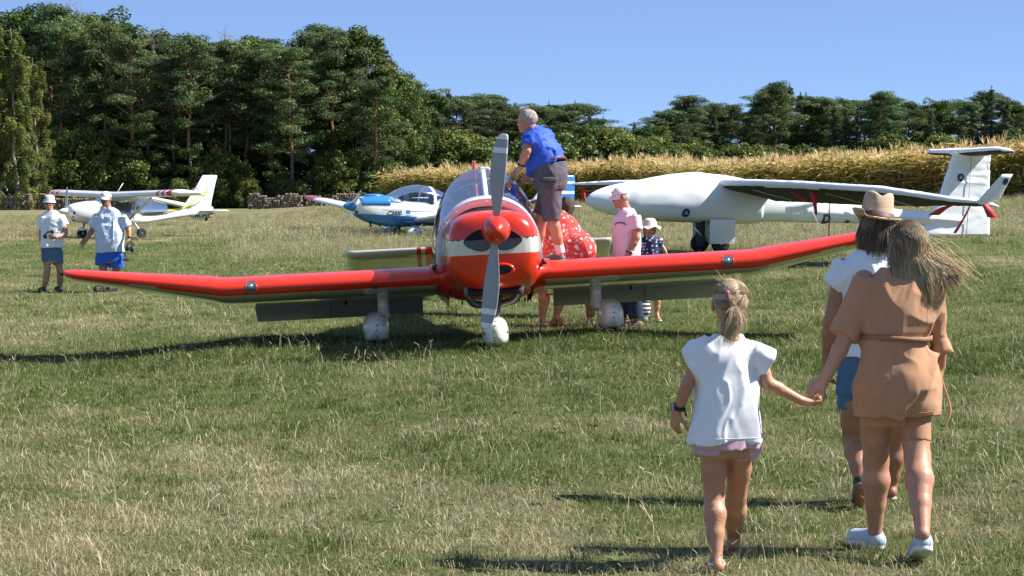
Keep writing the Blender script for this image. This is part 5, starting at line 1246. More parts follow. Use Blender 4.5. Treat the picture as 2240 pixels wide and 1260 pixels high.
def build_glider():
    p = on_ground(1545, 42); w_ = thing('covered_glider', 'two seat T tail glider wrapped in white cloth covers with black undersides and red streamers', 'glider', p, (0, 0, R(-72)))
    stn = [(-2.62, .02, 1.08, 1.04, 1.06, 2, 2), (-2.5, .10, 1.20, .96, 1.07, 2, 2), (-2.2, .21, 1.32, .84, 1.06, 2, 2.1), (-1.6, .33, 1.45, .73, 1.06, 2.1, 2.2), (-.9, .40, 1.57, .67, 1.06, 2.1, 2.3), (-.2, .41, 1.62, .64, 1.05, 2.1, 2.4), (.5, .39, 1.55, .62, 1.03, 2.1, 2.4), (1.0, .33, 1.44, .62, 1.0, 2.2, 2.4), (1.6, .26, 1.26, .62, .94, 2.2, 2.3), (2.4, .20, 1.08, .60, .84, 2, 2.1), (3.6, .155, .93, .58, .76, 2, 2), (5.0, .12, .82, .54, .68, 2, 2), (5.9, .09, .74, .50, .62, 2, 2)]
    S = crom(stn, 9); A = np.array([section(q[1], q[2], q[3], q[4], q[0], 56, q[5], q[6]) for q in S]); m1 = MB(); m1.rings(A); me = m1.mesh('fuselage'); fix_normals(me)
    fu = obj('fuselage', me, WGEL, w_)
    # cockpit cover: the front of the hull, a little proud, with hanging skirt; creased
    def cover(name, y0, y1, grow, sel=None, amp=.012, fr=(2.2, 1.6, 2.6), seed=3, close=True):
        S2 = [q for q in S if y0 <= q[0] <= y1]; A2 = np.array([section(q[1] + grow, q[2] + grow, q[3] - (grow if close else -.10), q[4], q[0], 72, q[5], q[6]) for q in S2]); m = MB(); m.rings(A2); me_ = m.mesh(name); fix_normals(me_); wrinkle(me_, amp, fr, seed); return obj(name, me_, COVER, w_)
    cv = cover('cockpit_cover', -2.7, 1.15, .018, seed=5)
    cover('tail_boom_cover', 2.05, 5.95, .016, seed=8, amp=.016, fr=(3, 3.5, 4), close=False); 
    m1 = MB(); m1.ell((.14, 1.95, .98), (.13, .55, .13), rotm('X', R(10))); o = m1.build('bunched_cover', COVER, w_); wrinkle(o.data, .03, (6, 7, 7), 12)
    for y, z in ((2.35, .60), (3.35, .58)):
        m1 = MB(); m1.tube(crom([(.22, y - .2, .95), (.21, y, .70), (.20, y + .06, .5), (.20, y + .04, .38)], 4), .009, 6); m1.build('tie_cord', mat('cord', (.55, .53, .48), .9), w_)
    # wings under covers: white above, black mesh below
    for s in (-1, 1):
        if s > 0: stt = [(.30, .15, 1.44, 1.15, 16), (.7, .16, 1.45, 1.14, 20), (3.2, .22, 1.42, 1.06, 22), (6.5, .34, 1.31, .92, 20), (8.7, .55, 1.13, .56, 12), (9.4, .66, 1.09, .42, 10)]
        else: stt = [(-.30, .15, 1.44, 1.15, 10), (-3.2, .22, 1.44, 1.0, 9), (-6.5, .34, 1.44, .84, 8), (-9.4, .55, 1.43, .5, 8), (-10, .66, 1.43, .36, 8)]
        g = wing_part('wing', stt, .19, [COVER, COVU], w_, lambda c, n: np.where((n[:, 2] < -.80), 1, 0), sub=26, n=22); wrinkle(g.data, .010, (2.5, 4, 4), 20 + s)
        for x, y in ((2.3, .35), (5.2, .4)) if s > 0 else ():
            pass
        if s > 0:
            for x in (1.6, 4.5, 6.4):
                m1 = MB(); yy = np.interp(x, [.3, 9.9], [.2, .6]); zz = np.interp(x, [.3, 3.2, 6.5, 9.9], [1.30, 1.27, 1.16, 1.05]); m1.tube([(x, yy + .05, zz), (x + .25, yy + .75, zz - .20)], .010, 5); m1.build('strap', mat('cord', (.55, .53, .48), .9), g)
    # winglet
    A = []
    for u in np.linspace(0, 1, 8):
        A.append(wing_rings([(0, 0, 0, .40 - .20 * u, 0)], .13, 10)[0][:, [2, 1, 0]] + np.array([9.38 + .16 * u, .68 + .36 * u, 1.10 + .44 * u]))
    m1 = MB(); m1.rings(np.array(A)); wl = m1.build('winglet', COVER, w_)
    V2, F2 = disc(18, .055); NAVY = mat('navy_badge', (.02, .035, .12), .5, .1)
    decal('badge', V2, F2, wl, (9.8, 1.12, 1.42), (0, 1, 0), (0, 0, 1), (-1, 0, 0), NAVY, w_, .01)
    # fin and tailplane
    A = crom(np.array(fin_rings([(.32, 4.85, 1.72), (.6, 4.98, 1.58), (.9, 5.22, 1.33), (1.4, 5.42, 1.13), (1.9, 5.60, .97), (2.06, 5.66, .92)], .11)).reshape(6, -1), 8).reshape(-1, 18, 3); m1 = MB(); m1.rings(A); fn = m1.build('fin', COVER, w_); bm = bmesh.new(); bm.from_mesh(fn.data); bmesh.ops.subdivide_edges(bm, edges=[e for e in bm.edges if e.calc_length() > .06], cuts=2, use_grid_fill=True); bm.to_mesh(fn.data); bm.free(); wrinkle(fn.data, .014, (4, 2.0, 7), 31)
    m1 = MB(); m1.tube([(.075, 6.07, 2.0), (.09, 6.01, 1.2), (.10, 5.95, .35)], .009, 6); m1.build('seam', mat('cord', (.55, .53, .48), .9), fn)
    tp = wing_part('tailplane', [(-1.45, 5.92, 2.12, .36, 6), (-1.3, 5.78, 2.12, .56, 6), (0, 5.66, 2.09, .76, 6), (1.3, 5.78, 2.12, .56, 6), (1.45, 5.92, 2.12, .36, 6)], .22, [COVER, COVU], w_, lambda c, n: np.where((n[:, 2] < -.6) & (np.abs(c[:, 0]) > .2), 1, 0), sub=14, n=14); wrinkle(tp.data, .008, (4, 5, 5), 35)
    for o, org in ((fn, (.4, 5.82, 1.55)), (cv, (.7, -.62, .83))):
        V2, F2 = disc(22, .085); decal('badge', V2, F2, o, org, (0, 1, 0), (0, 0, 1), (-1, 0, 0), NAVY, w_, .014)
        V2 = np.array([(-.05, -.02), (.05, -.03), (.04, .0), (.0, .05), (-.02, .02)]); decal('emblem', V2, np.array([(0, 1, 2), (0, 2, 4), (4, 2, 3)]), o, org, (0, 1, 0), (0, 0, 1), (-1, 0, 0), mat('emblem_pale', (.35, .42, .55), .5), w_, .019)
    V2, F2 = text_mesh('D', .24, bold=.010); decal('registration', V2, F2, fu, (.3, 2.62, .685), (0, 1, 0), (0, 0, 1), (-1, 0, 0), mat('letter_navy', (.03, .04, .08), .5), w_, .022)
    for y in (3.12, 3.52, 3.66): decal('registration_foot', np.array([(-.05, -.025), (.05, -.025), (.05, .02), (-.05, .02)]), np.array([(0, 1, 2, 3)]), fu, (.3, y, .64), (0, 1, 0), (0, 0, 1), (-1, 0, 0), MATS['letter_navy'], w_, .022)
    # undercarriage: doors, bay and wheels
    m1 = MB(); m1.box((.30, .22, .44), (.012, .28, .25), rotm('Y', R(4)), bev=.006); m1.build('gear_door', WGEL, w_, smooth=False)
    m1 = MB(); m1.box((-.30, .10, .42), (.012, .28, .25), bev=.006); m1.build('gear_door', WGEL, w_, smooth=False)
    m1 = MB(); m1.box((.05, -.16, .40), (.20, .02, .26), bev=.006); m1.build('gear_bay', DARK, w_, smooth=False)
    for y in (-.12, .1):
        m1 = MB(); m1.tube([(.16, y - .25, .55), (.16, y + .12, .18)], .022, 8); m1.build('gear_strut', ALU, w_)
    wheel('main_wheel', (.16, .24, .19), .19, .14, w_); wheel('main_wheel', (-.25, -.05, .19), .19, .14, w_)
    # red streamers and the tie-down pole
    def ribbon(pts, w0, w1):
        C = crom(pts, 5); n = len(C); wv = np.linspace(w0, w1, n); sw = np.array([.25, .97, 0]); up = np.array([.02, 0, 0])
        m = MB(); m.rings(np.array([[c - sw * k, c - sw * k + up * .15, c + sw * k + up * .15, c + sw * k] for c, k in zip(C, wv)])); m.build('streamer', RIB, w_, smooth=False)
    ribbon([(3.0, .42, 1.28), (3.02, .62, 1.16), (3.05, .80, 1.06)], .05, .06); ribbon([(4.0, .42, 1.26), (4.05, .42, 1.08), (4.05, .46, .82)], .07, .02)
    ribbon([(8.3, .9, 1.04), (8.2, .75, .98), (8.1, .62, .86)], .05, .10); ribbon([(9.4, .8, 1.06), (9.45, .86, .95), (9.42, .95, .84)], .05, .09); ribbon([(9.1, .72, 1.02), (9.05, .62, .80), (9.0, .5, .58)], .012, .03)
    ribbon([(-9.6, .8, 1.40), (-9.7, .85, 1.25), (-9.75, .9, 1.02)], .04, .05)
    m1 = MB(); m1.tube([(4.0, .75, -.1), (4.0, .75, 1.24)], .012, 6); m1.build('tie_down_pole', mat('pole_brown', (.16, .09, .05), .8), w_)
build_glider()
print('parked aircraft', time.time() - T0)
# ================================================================== THE PEOPLE
SKIN = mat('skin_fair', (.48, .24, .135), .46, .17, 6, .12, 110, sub=.10)
SKINT = mat('skin_tanned', (.38, .175, .095), .46, .17, 6, .12, 110, sub=.08)
SKINP = mat('skin_pink', (.47, .24, .145), .46, .17, 6, .12, 110, sub=.10)
WSHIRT = mat('white_cotton', (.80, .81, .84), .85, .03, 12, .03, 160, sheen=.1)
TAN = mat('tan_cotton', (.45, .235, .125), .85, .05, 8, .03, 160, sheen=.1)
TANS = mat('tan_shorts', (.42, .215, .115), .7, .05, 8)
DENIM = mat('blue_denim', (.075, .165, .27), .9, .18, 14, .25, 220)
JEANS = mat('dark_jeans', (.018, .030, .070), .9, .3, 10, .25, 200)
COBALT = mat('cobalt_jersey', (.015, .085, .56), .7, .06, 10, .1, 150)
BLUES = mat('bright_blue_shorts', (.012, .10, .52), .6, .06, 10)
PINK = mat('pale_pink_cotton', (.80, .66, .78), .85, .04, 10, .15, 150)
PALEB = mat('pale_blue_shirt', (.56, .64, .80), .85, .05, 10, .2, 200)
SLATE = mat('slate_cargo', (.095, .088, .115), .85, .12, 10, .2, 180)
LEATHER = mat('brown_belt', (.13, .055, .03), .55, .2, 20)
SHOEB = mat('black_shoe', (.022, .023, .026), .6, .3, 20)
SHOEG = mat('grey_shoe', (.10, .105, .11), .6, .2, 20)
SHOEW = mat('pale_blue_knit', (.46, .56, .66), .8, .10, 40, .3, 260)
SOLE = mat('white_sole', (.70, .70, .68), .7, .08, 20)
SOLED = mat('worn_sole', (.20, .17, .13), .8, .3, 25)
GREYH = mat('grey_hair', (.42, .37, .31), .7, .3, 40, .6, 120)
DARKH = mat('dark_hair', (.045, .028, .020), .6, .3, 40, .6, 120)
BROWNH = mat('brown_hair', (.14, .085, .05), .6, .3, 40, .6, 120)
GLASSB = mat('dark_lens', (.012, .012, .013), .1, .1, 8, coat=1)
SOCK = mat('white_sock', (.74, .74, .77), .9, .06, 30, .3, 200)
ROSE = mat('rose_elastic', (.80, .10, .30), .6, .1, 20)

for _m in (WSHIRT, TAN, COBALT, PINK, PALEB, SLATE, BLUES): crease(_m, 9.0, .55, .014)
for _m in (DENIM, JEANS): crease(_m, 14.0, .5, .010)
def unit(v): v = np.asarray(v, float); return v / (np.linalg.norm(v) + 1e-12)
def frame(f, up=(0, 0, 1)):
    f = unit(f); r = unit(np.cross(f, up)); u = np.cross(r, f); return f, r, u        # forward, right, up
class Fig:
    def __init__(s, label, px, d, facing, loc=None, group=None):
        s.o = Vector(loc) if loc is not None else on_ground(px, d); s.d = d; s.f = unit(facing)
        s.t = thing('person', label, 'person', s.o, (0, 0, 0), group)
    def J(s, px, py, dd=0.0): return np.array(W(px, py, s.d + dd) - s.o)
    def gnd(s, p): return gz(p[0] + s.o.x, p[1] + s.o.y) - s.o.z
    def sdf(s, pts, h, mg=.18):
        P = np.array(pts); m = np.array([mg, max(mg, .27), mg]); return SDF(P.min(0) - m, P.max(0) + m, h)
def leg(S, hip, knee, ank, r, back, k=.03):
    hip, knee, ank = map(np.asarray, (hip, knee, ank)); back = unit(back); ax = ank - knee
    S.rc(hip, hip + (knee - hip) * .55, r[0], r[0] * .84, k); S.rc(hip + (knee - hip) * .5, knee, r[0] * .86, r[1], .02)
    c1 = knee + ax * .27 + back * r[2] * .15; c2 = knee + ax * .60 + back * r[3] * .18; S.rc(knee, c1, r[1] * .93, r[2], .02); S.rc(c1, c2, r[2], r[3] * 1.5, .02); S.rc(c2, ank, r[3] * 1.5, r[3], .015)
def foot(S, ank, f, zg, ln, wd, lift=0.0):
    """bare foot: heel under the ankle, toes ahead along f"""
    f = unit(f); a = np.asarray(ank, float); r = np.cross(f, (0, 0, 1)); heel = np.array([a[0], a[1], zg + wd * .42]) - f * ln * .18; ball = np.array([a[0], a[1], zg + wd * .26 + .0]) + f * ln * .50; heel[2] += lift
    S.rc(a, heel, wd * .36, wd * .42, .015); S.rc(a + f * ln * .02, ball + np.array([0, 0, wd * .05]), wd * .38, wd * .30, .015); S.rc(heel, ball, wd * .40, wd * .30, .015)
    for i, q in enumerate((-.30, -.14, .02, .16, .29)):
        sgn = 1
        b = ball + r * wd * q * sgn; S.rc(b, b + f * ln * (.17 - .02 * abs(i - 1)), wd * .15, wd * .10, .006)
def arm(S, sh, el, wr, r, k=.03):
    sh, el, wr = map(np.asarray, (sh, el, wr)); S.rc(sh, el, r[0], r[1], k); m = el + (wr - el) * .3; S.rc(el, m, r[1], r[1] * 1.02, .015); S.rc(m, wr, r[1] * 1.02, r[2], .015)
def hand(S, wr, dr, nrm, thumb, sc_=1.0, curl=.35, tcurl=.2, spread=1.0):
    """palm, four bent fingers of unequal length and a thumb off the side of the palm"""
    d = unit(dr); n = np.asarray(nrm, float); n = unit(n - (n @ d) * d); t = unit(thumb); t = np.cross(n, d) * (1 if np.cross(n, d) @ t > 0 else -1)
    w_ = np.asarray(wr, float); c = w_ + d * .048 * sc_; M = np.stack([d, t, n], 1)
    S.rc(w_ - d * .01 * sc_, w_ + d * .03 * sc_, .023 * sc_, .022 * sc_, .012); S.ell(c, np.array([.056, .041, .017]) * sc_, M, .012)
    cl = curl if hasattr(curl, '__len__') else (curl,) * 4
    for i in range(4):
        b = w_ + d * (.086 - .006 * abs(i - 1.2)) * sc_ + t * (.030 - .0205 * i) * sc_ * spread; L_ = (.068, .076, .071, .055)[i] * sc_; q = cl[i]; p = b; a = q * .6
        for j, fr in enumerate((.44, .32, .24)):
            e = p + (d * math.cos(a) + n * math.sin(a)) * L_ * fr; S.rc(p, e, (.0088 - .0009 * j) * sc_, (.0080 - .0009 * j) * sc_, .004); p = e; a += q
    b = w_ + d * .026 * sc_ + t * .028 * sc_; p = b; dv = unit(d * .62 + t * .72 + n * .25)
    for j, l in enumerate((.040, .030, .024)):
        e = p + dv * l * sc_; S.rc(p, e, (.0125 - .0013 * j) * sc_, (.0112 - .0013 * j) * sc_, .006); p = e; dv = unit(dv + d * tcurl + n * tcurl * .8 - t * tcurl * .5)
def head(S, c, f, sz=1.0, up=(0, 0, 1), neck=None, ears=True, nr=.052, jaw=1.0):
    """skull, jaw, brow, nose, lips, ears; c is the middle of the head"""
    F_, r, u = frame(f, up); c = np.asarray(c, float); M = np.stack([r, F_, u], 1); g = lambda x, y, z: c + (r * x + F_ * y + u * z) * sz
    S.ell(g(0, -.012, .028), np.array([.076, .094, .090]) * sz, M, .02); S.ell(g(0, .028, -.045), np.array([.057 * jaw, .062, .072]) * sz, M, .03)
    S.ell(g(0, .062, -.088), np.array([.028, .026, .022]) * sz, M, .02)
    S.ell(g(0, .074, .022), np.array([.052, .016, .014]) * sz, M, .012); S.rc(g(0, .082, .008), g(0, .100, -.026), .008 * sz, .0125 * sz, .008)
    for q in (-1, 1):
        S.ell(g(q * .030, .082, .002), np.array([.016, .012, .010]) * sz, M, 0, True); S.ell(g(q * .034, .060, -.022), np.array([.024, .024, .022]) * sz, M, .015)
        if ears: S.ell(g(q * .079, -.006, -.008), np.array([.010, .020, .032]) * sz, M @ rotm('Z', q * .4), .006)
    S.ell(g(0, .088, -.056), np.array([.024, .010, .006]) * sz, M, .005); S.ell(g(0, .086, -.066), np.array([.020, .010, .006]) * sz, M, .005)
    if neck is not None: S.rc(g(0, -.022, -.06), neck, nr * sz, nr * 1.12 * sz, .03)
    return g, M
def eyes(fig, g, M, sz, body):
    for q in (-1, 1):
        m1 = MB(); m1.ell(g(q * .030, .076, .002), np.array([.0125, .008, .0075]) * sz, M, 10, 6); e = m1.build('eye', mat('eye_white', (.62, .60, .58), .3), body); m1 = MB(); m1.ell(g(q * .030, .0835, .002), np.array([.006, .002, .006]) * sz, M, 10, 4); m1.build('iris', DARKH, e)
def brows(fig, g, M, sz, m, parent):
    for q in (-1, 1):
        m1 = MB(); m1.tube([g(q * .014, .091, .022), g(q * .032, .086, .028), g(q * .046, .074, .022)], [.004 * sz, .0045 * sz, .003 * sz], 6); m1.build('eyebrow', m, parent)
def sunglasses(fig, g, M, sz, parent):
    m1 = MB()
    for q in (-1, 1):
        m1.ell(g(q * .032, .094, .0), np.array([.024, .006, .018]) * sz, M, 14, 6); m1.tube([g(q * .055, .086, .006), g(q * .080, .02, .006), g(q * .082, -.02, .0)], .003 * sz, 5)
    m1.tube([g(-.012, .098, .006), g(.012, .098, .006)], .004 * sz, 5); m1.build('sunglasses', GLASSB, parent)
def sleeve(S, a, b, r0, r1, k=.03, U=(0, 1, 0), fl=1.0):
    a, b = np.asarray(a, float), np.asarray(b, float); S.loft(a, b, U, [(0, 0, 0, r0, r0 * fl), (.5, 0, 0, (r0 + r1) / 2, (r0 + r1) / 2 * fl), (1, 0, 0, r1, r1 * fl)], k)
def shoe(fig, name, heel, toe, ln_up, wd, m, sole, parent, h=.006, hi=.075, tilt=None):
    """shoe from heel point to toe point (both on the sole line)"""
    heel, toe = np.asarray(heel, float), np.asarray(toe, float); f = unit(toe - heel); L_ = np.linalg.norm(toe - heel); r = unit(np.cross(f, (0, 0, 1))); u = np.cross(r, f)
    S = fig.sdf([heel, toe], h, .16); S.rc(heel + f * .035 + u * .045, heel + f * .05 + u * hi, wd * .46, wd * .42, .02); S.rc(heel + f * .04 + u * .04, toe - f * wd * .55 + u * .035, wd * .48, wd * .50, .02); S.rc(heel + f * .08 + u * hi * .9, toe - f * wd * .6 + u * .04, wd * .36, wd * .40, .02)
    S.cut(heel + u * .02, -u); S.rc(heel + f * .045 + u * (hi + .03), heel + f * .05 + u * (hi - .02), wd * .30, wd * .28, 0, True)
    o = S.build(name, m, parent); S = fig.sdf([heel, toe], h, .12); S.rc(heel + f * .04 + u * .015, toe - f * wd * .52 + u * .015, wd * .50, wd * .53, 0); S.cut(heel + u * .032, u); S.cut(heel, -u); S.build('sole', sole, o); return o

# ---------------------------------------------------------------- strands of hair
def hairmat(name, c0, c1):
    if name in MATS: return MATS[name]
    m = bpy.data.materials.new(name); m.use_nodes = True; t = m.node_tree; b = t.nodes['Principled BSDF']; b.inputs['Roughness'].default_value = .42; b.inputs['Specular IOR Level'].default_value = .3
    a = _n(t, 'ShaderNodeAttribute'); a.attribute_name = 'tone'; r_ = _n(t, 'ShaderNodeValToRGB'); r_.color_ramp.elements[0].color = (*c0, 1); r_.color_ramp.elements[1].color = (*c1, 1); t.links.new(a.outputs['Fac'], r_.inputs[0]); t.links.new(r_.outputs[0], b.inputs['Base Color'])
    tl = _n(t, 'ShaderNodeBsdfTranslucent'); t.links.new(r_.outputs[0], tl.inputs[0]); ms = _n(t, 'ShaderNodeMixShader'); ms.inputs[0].default_value = .35; t.links.new(b.outputs[0], ms.inputs[1]); t.links.new(tl.outputs[0], ms.inputs[2]); t.links.new(ms.outputs[0], t.nodes['Material Output'].inputs[0])
    MATS[name] = m; return m
def strands(name, curves, wid, tones, m, parent, seed=0):
    """each strand: a thin three-sided lock, narrowing to its tip"""
    r = np.random.default_rng(seed); V, Q, T = [], [], []; k = 0
    for C, (t0, t1) in zip(curves, tones):
        n = len(C); tg = np.gradient(C, axis=0); tg /= np.linalg.norm(tg, axis=1)[:, None] + 1e-9; a = unit(r.normal(0, 1, 3)); u = np.cross(tg, a); u /= np.linalg.norm(u, axis=1)[:, None] + 1e-9; v = np.cross(tg, u); w_ = wid * r.uniform(.6, 1.3) * (1 - np.linspace(0, 1, n) ** 3 * .85)
        for q in range(3):
            an = q * 2.094; V.append(C + (u * math.cos(an) + v * math.sin(an)) * w_[:, None])
        idx = np.arange(n - 1)
        for q in range(3):
            A_, B_ = k + q * n, k + ((q + 1) % 3) * n; Q.append(np.stack([A_ + idx, B_ + idx, B_ + idx + 1, A_ + idx + 1], 1))
        T.append(np.tile(t0 + (t1 - t0) * np.linspace(0, 1, n) ** .75, 3)); k += 3 * n
    me = mesh_np(name, np.vstack(V), np.vstack(Q)); set_attr(me, 'tone', np.clip(np.concatenate(T), 0, 1)); return obj(name, me, m, parent)

def hem_seam(o, z, parent):
    """row of stitching round a garment, a little above its hem"""
    bv = BVHTree.FromPolygons([v.co[:] for v in o.data.vertices], [q.vertices[:] for q in o.data.polygons]); c = np.array([v.co[:] for v in o.data.vertices]); k = np.abs(c[:, 2] - z) < .02; m = c[k].mean(0); ring = []
    for a in np.linspace(0, 2 * np.pi, 73):
        d = Vector((math.cos(a), math.sin(a), 0)); h = bv.ray_cast(Vector((m[0], m[1], z)) + d * .6, -d)
        if h[0]: ring.append((h[0] - d * .0006)[:])
    if len(ring) > 8: mb = MB(); mb.tube(ring, .0022, 4); mb.build('hem_seam', o.data.materials[0], parent)
# ---------------------------------------------------------------- girl in the white shirt, seen from behind
def girl_white():
    F = Fig('blonde girl with ponytail, white T-shirt and pink shorts walking away, holding a hand', 1590, 9.5, (0, 1, 0)); J = F.J
    sL, eL, wL = J(1534, 768), J(1503, 842, -.02), J(1480, 900, .03); sR, eR, wR = J(1658, 770), J(1679, 838, -.02), J(1752, 876, .02)
    hL, kL, aL = J(1560, 962), J(1562, 1088, .02), J(1567, 1222, -.10); hR, kR, aR = J(1620, 962), J(1611, 1086, .20), J(1604, 1186, .40)
    hd = J(1594, 664, .03); nb = J(1594, 742)
    S = F.sdf([hd, wL, wR, aL, aR, J(1790, 880), J(1465, 950), J(1567, 1262, -.2), J(1604, 1215, .62)], .006, .13)
    S.loft(J(1590, 1000), J(1594, 742), (1, .045, 0), [(0, 0, 0, .11, .08), (.25, 0, 0, .11, .075), (.5, 0, 0, .10, .065), (.75, 0, 0, .11, .07), (.93, 0, 0, .10, .055), (1, 0, 0, .05, .045)], .03)
    arm(S, sL, eL, wL, (.036, .0275, .020)); arm(S, sR, eR, wR, (.036, .0285, .0205))
    hand(S, wL, (-.12, .1, -1), (.6, .5, 0), (.2, -1, 0), .78, .55, .3); hand(S, wR, (.92, .1, -.18), (-.1, -.2, 1), (0, -1, .3), .80, (1.0, 1.05, 1.1, 1.15), .5, .8)
    leg(S, hL, kL, aL, (.066, .047, .051, .027), (0, -1, 0)); leg(S, hR, kR, aR, (.066, .047, .050, .027), (0, -1, 0))
    gL = F.gnd(aL); gR = F.gnd(aR); foot(S, aL, (-.12, 1, 0), gL + .012, .20, .062); foot(S, aR, (.1, 1, 0), gR + .022, .20, .062, .01)
    g, M = head(S, hd, (-.05, 1, -.05), .93, neck=nb, nr=.044)
    B = S.build('body', SKIN, F.t)
    # T-shirt
    S = F.sdf([J(1497, 730), J(1692, 975)], .006, .16)
    S.loft(J(1584, 966), J(1594, 738), (1, .045, 0), [(0, 0, -.005, .164, .128), (.12, 0, -.006, .158, .125), (.35, .0, 0, .140, .112), (.62, 0, 0, .134, .105), (.82, 0, 0, .138, .098), (.93, 0, 0, .115, .072), (1, 0, 0, .066, .054)], .0, p=2.3)
    sleeve(S, J(1548, 764), J(1508, 788), .062, .060, .05); sleeve(S, J(1642, 764), J(1682, 790), .062, .060, .05)
    S.cut(J(1584, 963), (.02, 0, -1)); S.folds(.020, (6.0, 6, 3.6), 3); S.folds(.003, (18, 14, 10), 13); ts = S.build('t_shirt', WSHIRT, F.t); hem_seam(ts, J(1584, 963)[2] + .022, F.t)
    # shorts
    S = F.sdf([hL, hR], .006, .22); S.loft(J(1590, 978), J(1590, 930), (1, .045, 0), [(0, 0, 0, .142, .125), (1, 0, 0, .14, .115)], .02); sleeve(S, J(1557, 950), J(1556, 989, .01), .096, .092, .02, (1, 0, 0)); sleeve(S, J(1625, 950, .02), J(1621, 986, .06), .094, .090, .02, (1, 0, 0)); S.folds(.005, (16, 14, 10), 5)
    m = mat('pink_dotted', (.55, .36, .46), .85, .05, 12); dots(m, (.80, .68, .72), 85, .16); S.build('shorts', m, F.t)
    # sandals
    for a, gg, f in ((aL, gL, (-.12, 1, 0)), (aR, gR, (.1, 1, 0))):
        f = unit(f); h0 = np.array([a[0], a[1], gg]) - f * .055; S = F.sdf([h0, h0 + f * .2], .005, .06); S.rc(h0 + f * .03 + [0, 0, .012], h0 + f * .165 + [0, 0, .012], .034, .038, 0); S.cut(h0 + [0, 0, .020], (0, 0, 1)); S.cut(h0, (0, 0, -1)); sd_ = S.build('sandal', mat('cork_sole', (.26, .16, .09), .8, .2, 30), F.t)
        m1 = MB(); c = np.array([a[0], a[1], gg]); rr_ = np.cross(f, (0, 0, 1)); an = np.linspace(0, 2 * np.pi, 16); m1.tube([c + rr_ * math.cos(q) * .034 + f * (math.sin(q) * .042 - .012) + np.array([0, 0, .055 + .012 * math.sin(q)]) for q in an], .006, 6); m1.build('strap', mat('strap_beige', (.52, .40, .33), .7), sd_)
        m1 = MB(); m1.tube([c + f * .075 - rr_ * .036 + [0, 0, .02], c + f * .075 + [0, 0, .052], c + f * .075 + rr_ * .036 + [0, 0, .02]], .007, 6); m1.build('strap', MATS['strap_beige'], sd_)
    # watch
    ax = unit(np.array(wL) - np.array(eL)); c = np.array(wL) - ax * .025; F_, r_, u_ = frame(ax, (0, 1, 0)); m1 = MB(); an = np.arange(17) / 16 * 2 * np.pi; m1.tube([c + (r_ * math.cos(q) + u_ * math.sin(q)) * .0265 for q in an], .009, 6); wt = m1.build('watch_strap', mat('black_strap', (.02, .02, .022), .6), F.t)
    m1 = MB(); m1.box(c + np.array([-.028, -.008, 0]), (.007, .020, .022), bev=.005); m1.build('watch_case', mat('lilac_case', (.50, .25, .50), .4), wt); m1 = MB(); m1.box(c + np.array([-.036, -.008, 0]), (.002, .015, .017)); m1.build('watch_face', GLASSB, wt); m1 = MB(); m1.box(c + np.array([.030, -.012, -.022]), (.004, .008, .022), rotm('Y', R(-15))); m1.build('strap_end', MATS['black_strap'], wt)
    # hair: tight cap pulled to the tie, locks over it, ponytail
    S = F.sdf([hd], .006, .2); S.ell(g(0, -.020, .034), np.array([.083, .097, .093]) * .93, M, .02); S.ell(g(0, -.055, -.01), np.array([.070, .055, .075]) * .93, M, .03); S.cut(g(0, .03, -.055), unit(np.array([0, .45, -1]))); S.cut(g(0, .062, 0), (0, 1, -.3)); hr = S.build('hair', mat('fair_hair', (.40, .29, .18), .55, .25, 50), F.t)
    HM = hairmat('fair_strands', (.24, .175, .115), (.95, .76, .50)); r = np.random.default_rng(3); cur, tn = [], []; tie = g(.012, -.118, -.020); tie1 = g(-.022, -.105, .055); tie2 = g(.075, -.055, .055)
    for i in range(1500):
        th = r.uniform(-1.9, 1.9); ph = r.uniform(-.25, 1.15); s0 = g(.084 * math.sin(th) * math.cos(ph), -.020 - .099 * math.cos(th) * math.cos(ph) * (1 if r.uniform() < .85 else -.6), .034 + .095 * math.sin(ph)); e = tie if s0[2] < hd[2] + .045 else (tie1 if s0[0] < hd[0] + .03 else tie2)
        mid = (s0 + e) / 2; dv = mid - g(0, -.02, .02); mid = g(0, -.02, .02) + dv / np.linalg.norm(dv) * max(np.linalg.norm(dv), .094 + r.uniform(0, .005)); cur.append(crom([s0, mid, e + r.normal(0, .004, 3)], 4)); t0 = .38 + .3 * vnoise(np.array([s0 * 30]), 4)[0] + r.normal(0, .12); tn.append((t0, t0 + .12))
    for a_, b_ in ((tie1, tie), (tie2, tie)):
        for i in range(70): cur.append(crom([a_ + r.normal(0, .004, 3), (a_ + b_) / 2 + r.normal(0, .011, 3) + [0, -.018, -.004], b_ + r.normal(0, .004, 3)], 5)); t0 = .6 + r.normal(0, .15); tn.append((t0 - .1, t0 + .1))
    tip = J(1592, 744, -.13)
    for i in range(800):
        a = r.normal(0, 1, 3) * np.array([.017, .012, .01]); e = tip + a * np.array([1.0, 1, 1.6]) + [r.normal(0, .008), 0, -r.uniform(-.045, .02)]; cur.append(crom([tie + r.normal(0, .005, 3), tie + [-.004, -.032, -.018] + a * .8, (tie + tip) / 2 + [.008, -.018, 0] + a * 1.25, e], 5)); t0 = .62 + r.normal(0, .17) - .5 * abs(a[0]) * 8 * (a[0] < 0); tn.append((t0 - .12, t0 + .15))
    for i in range(26): s0 = g(r.uniform(-.07, .07), -.03, .115); cur.append(crom([s0, s0 + r.normal(0, .012, 3) + [0, 0, .012], s0 + r.normal(0, .025, 3) + [0, 0, .004]], 4)); tn.append((.5, .8))
    strands('locks', cur, .0010, tn, HM, hr, 4)
    for e in (tie, tie1, tie2): m1 = MB(); m1.ell(e + [0, -.004, 0], (.013, .010, .010), n=12, m=8); m1.build('hair_tie', ROSE, hr)
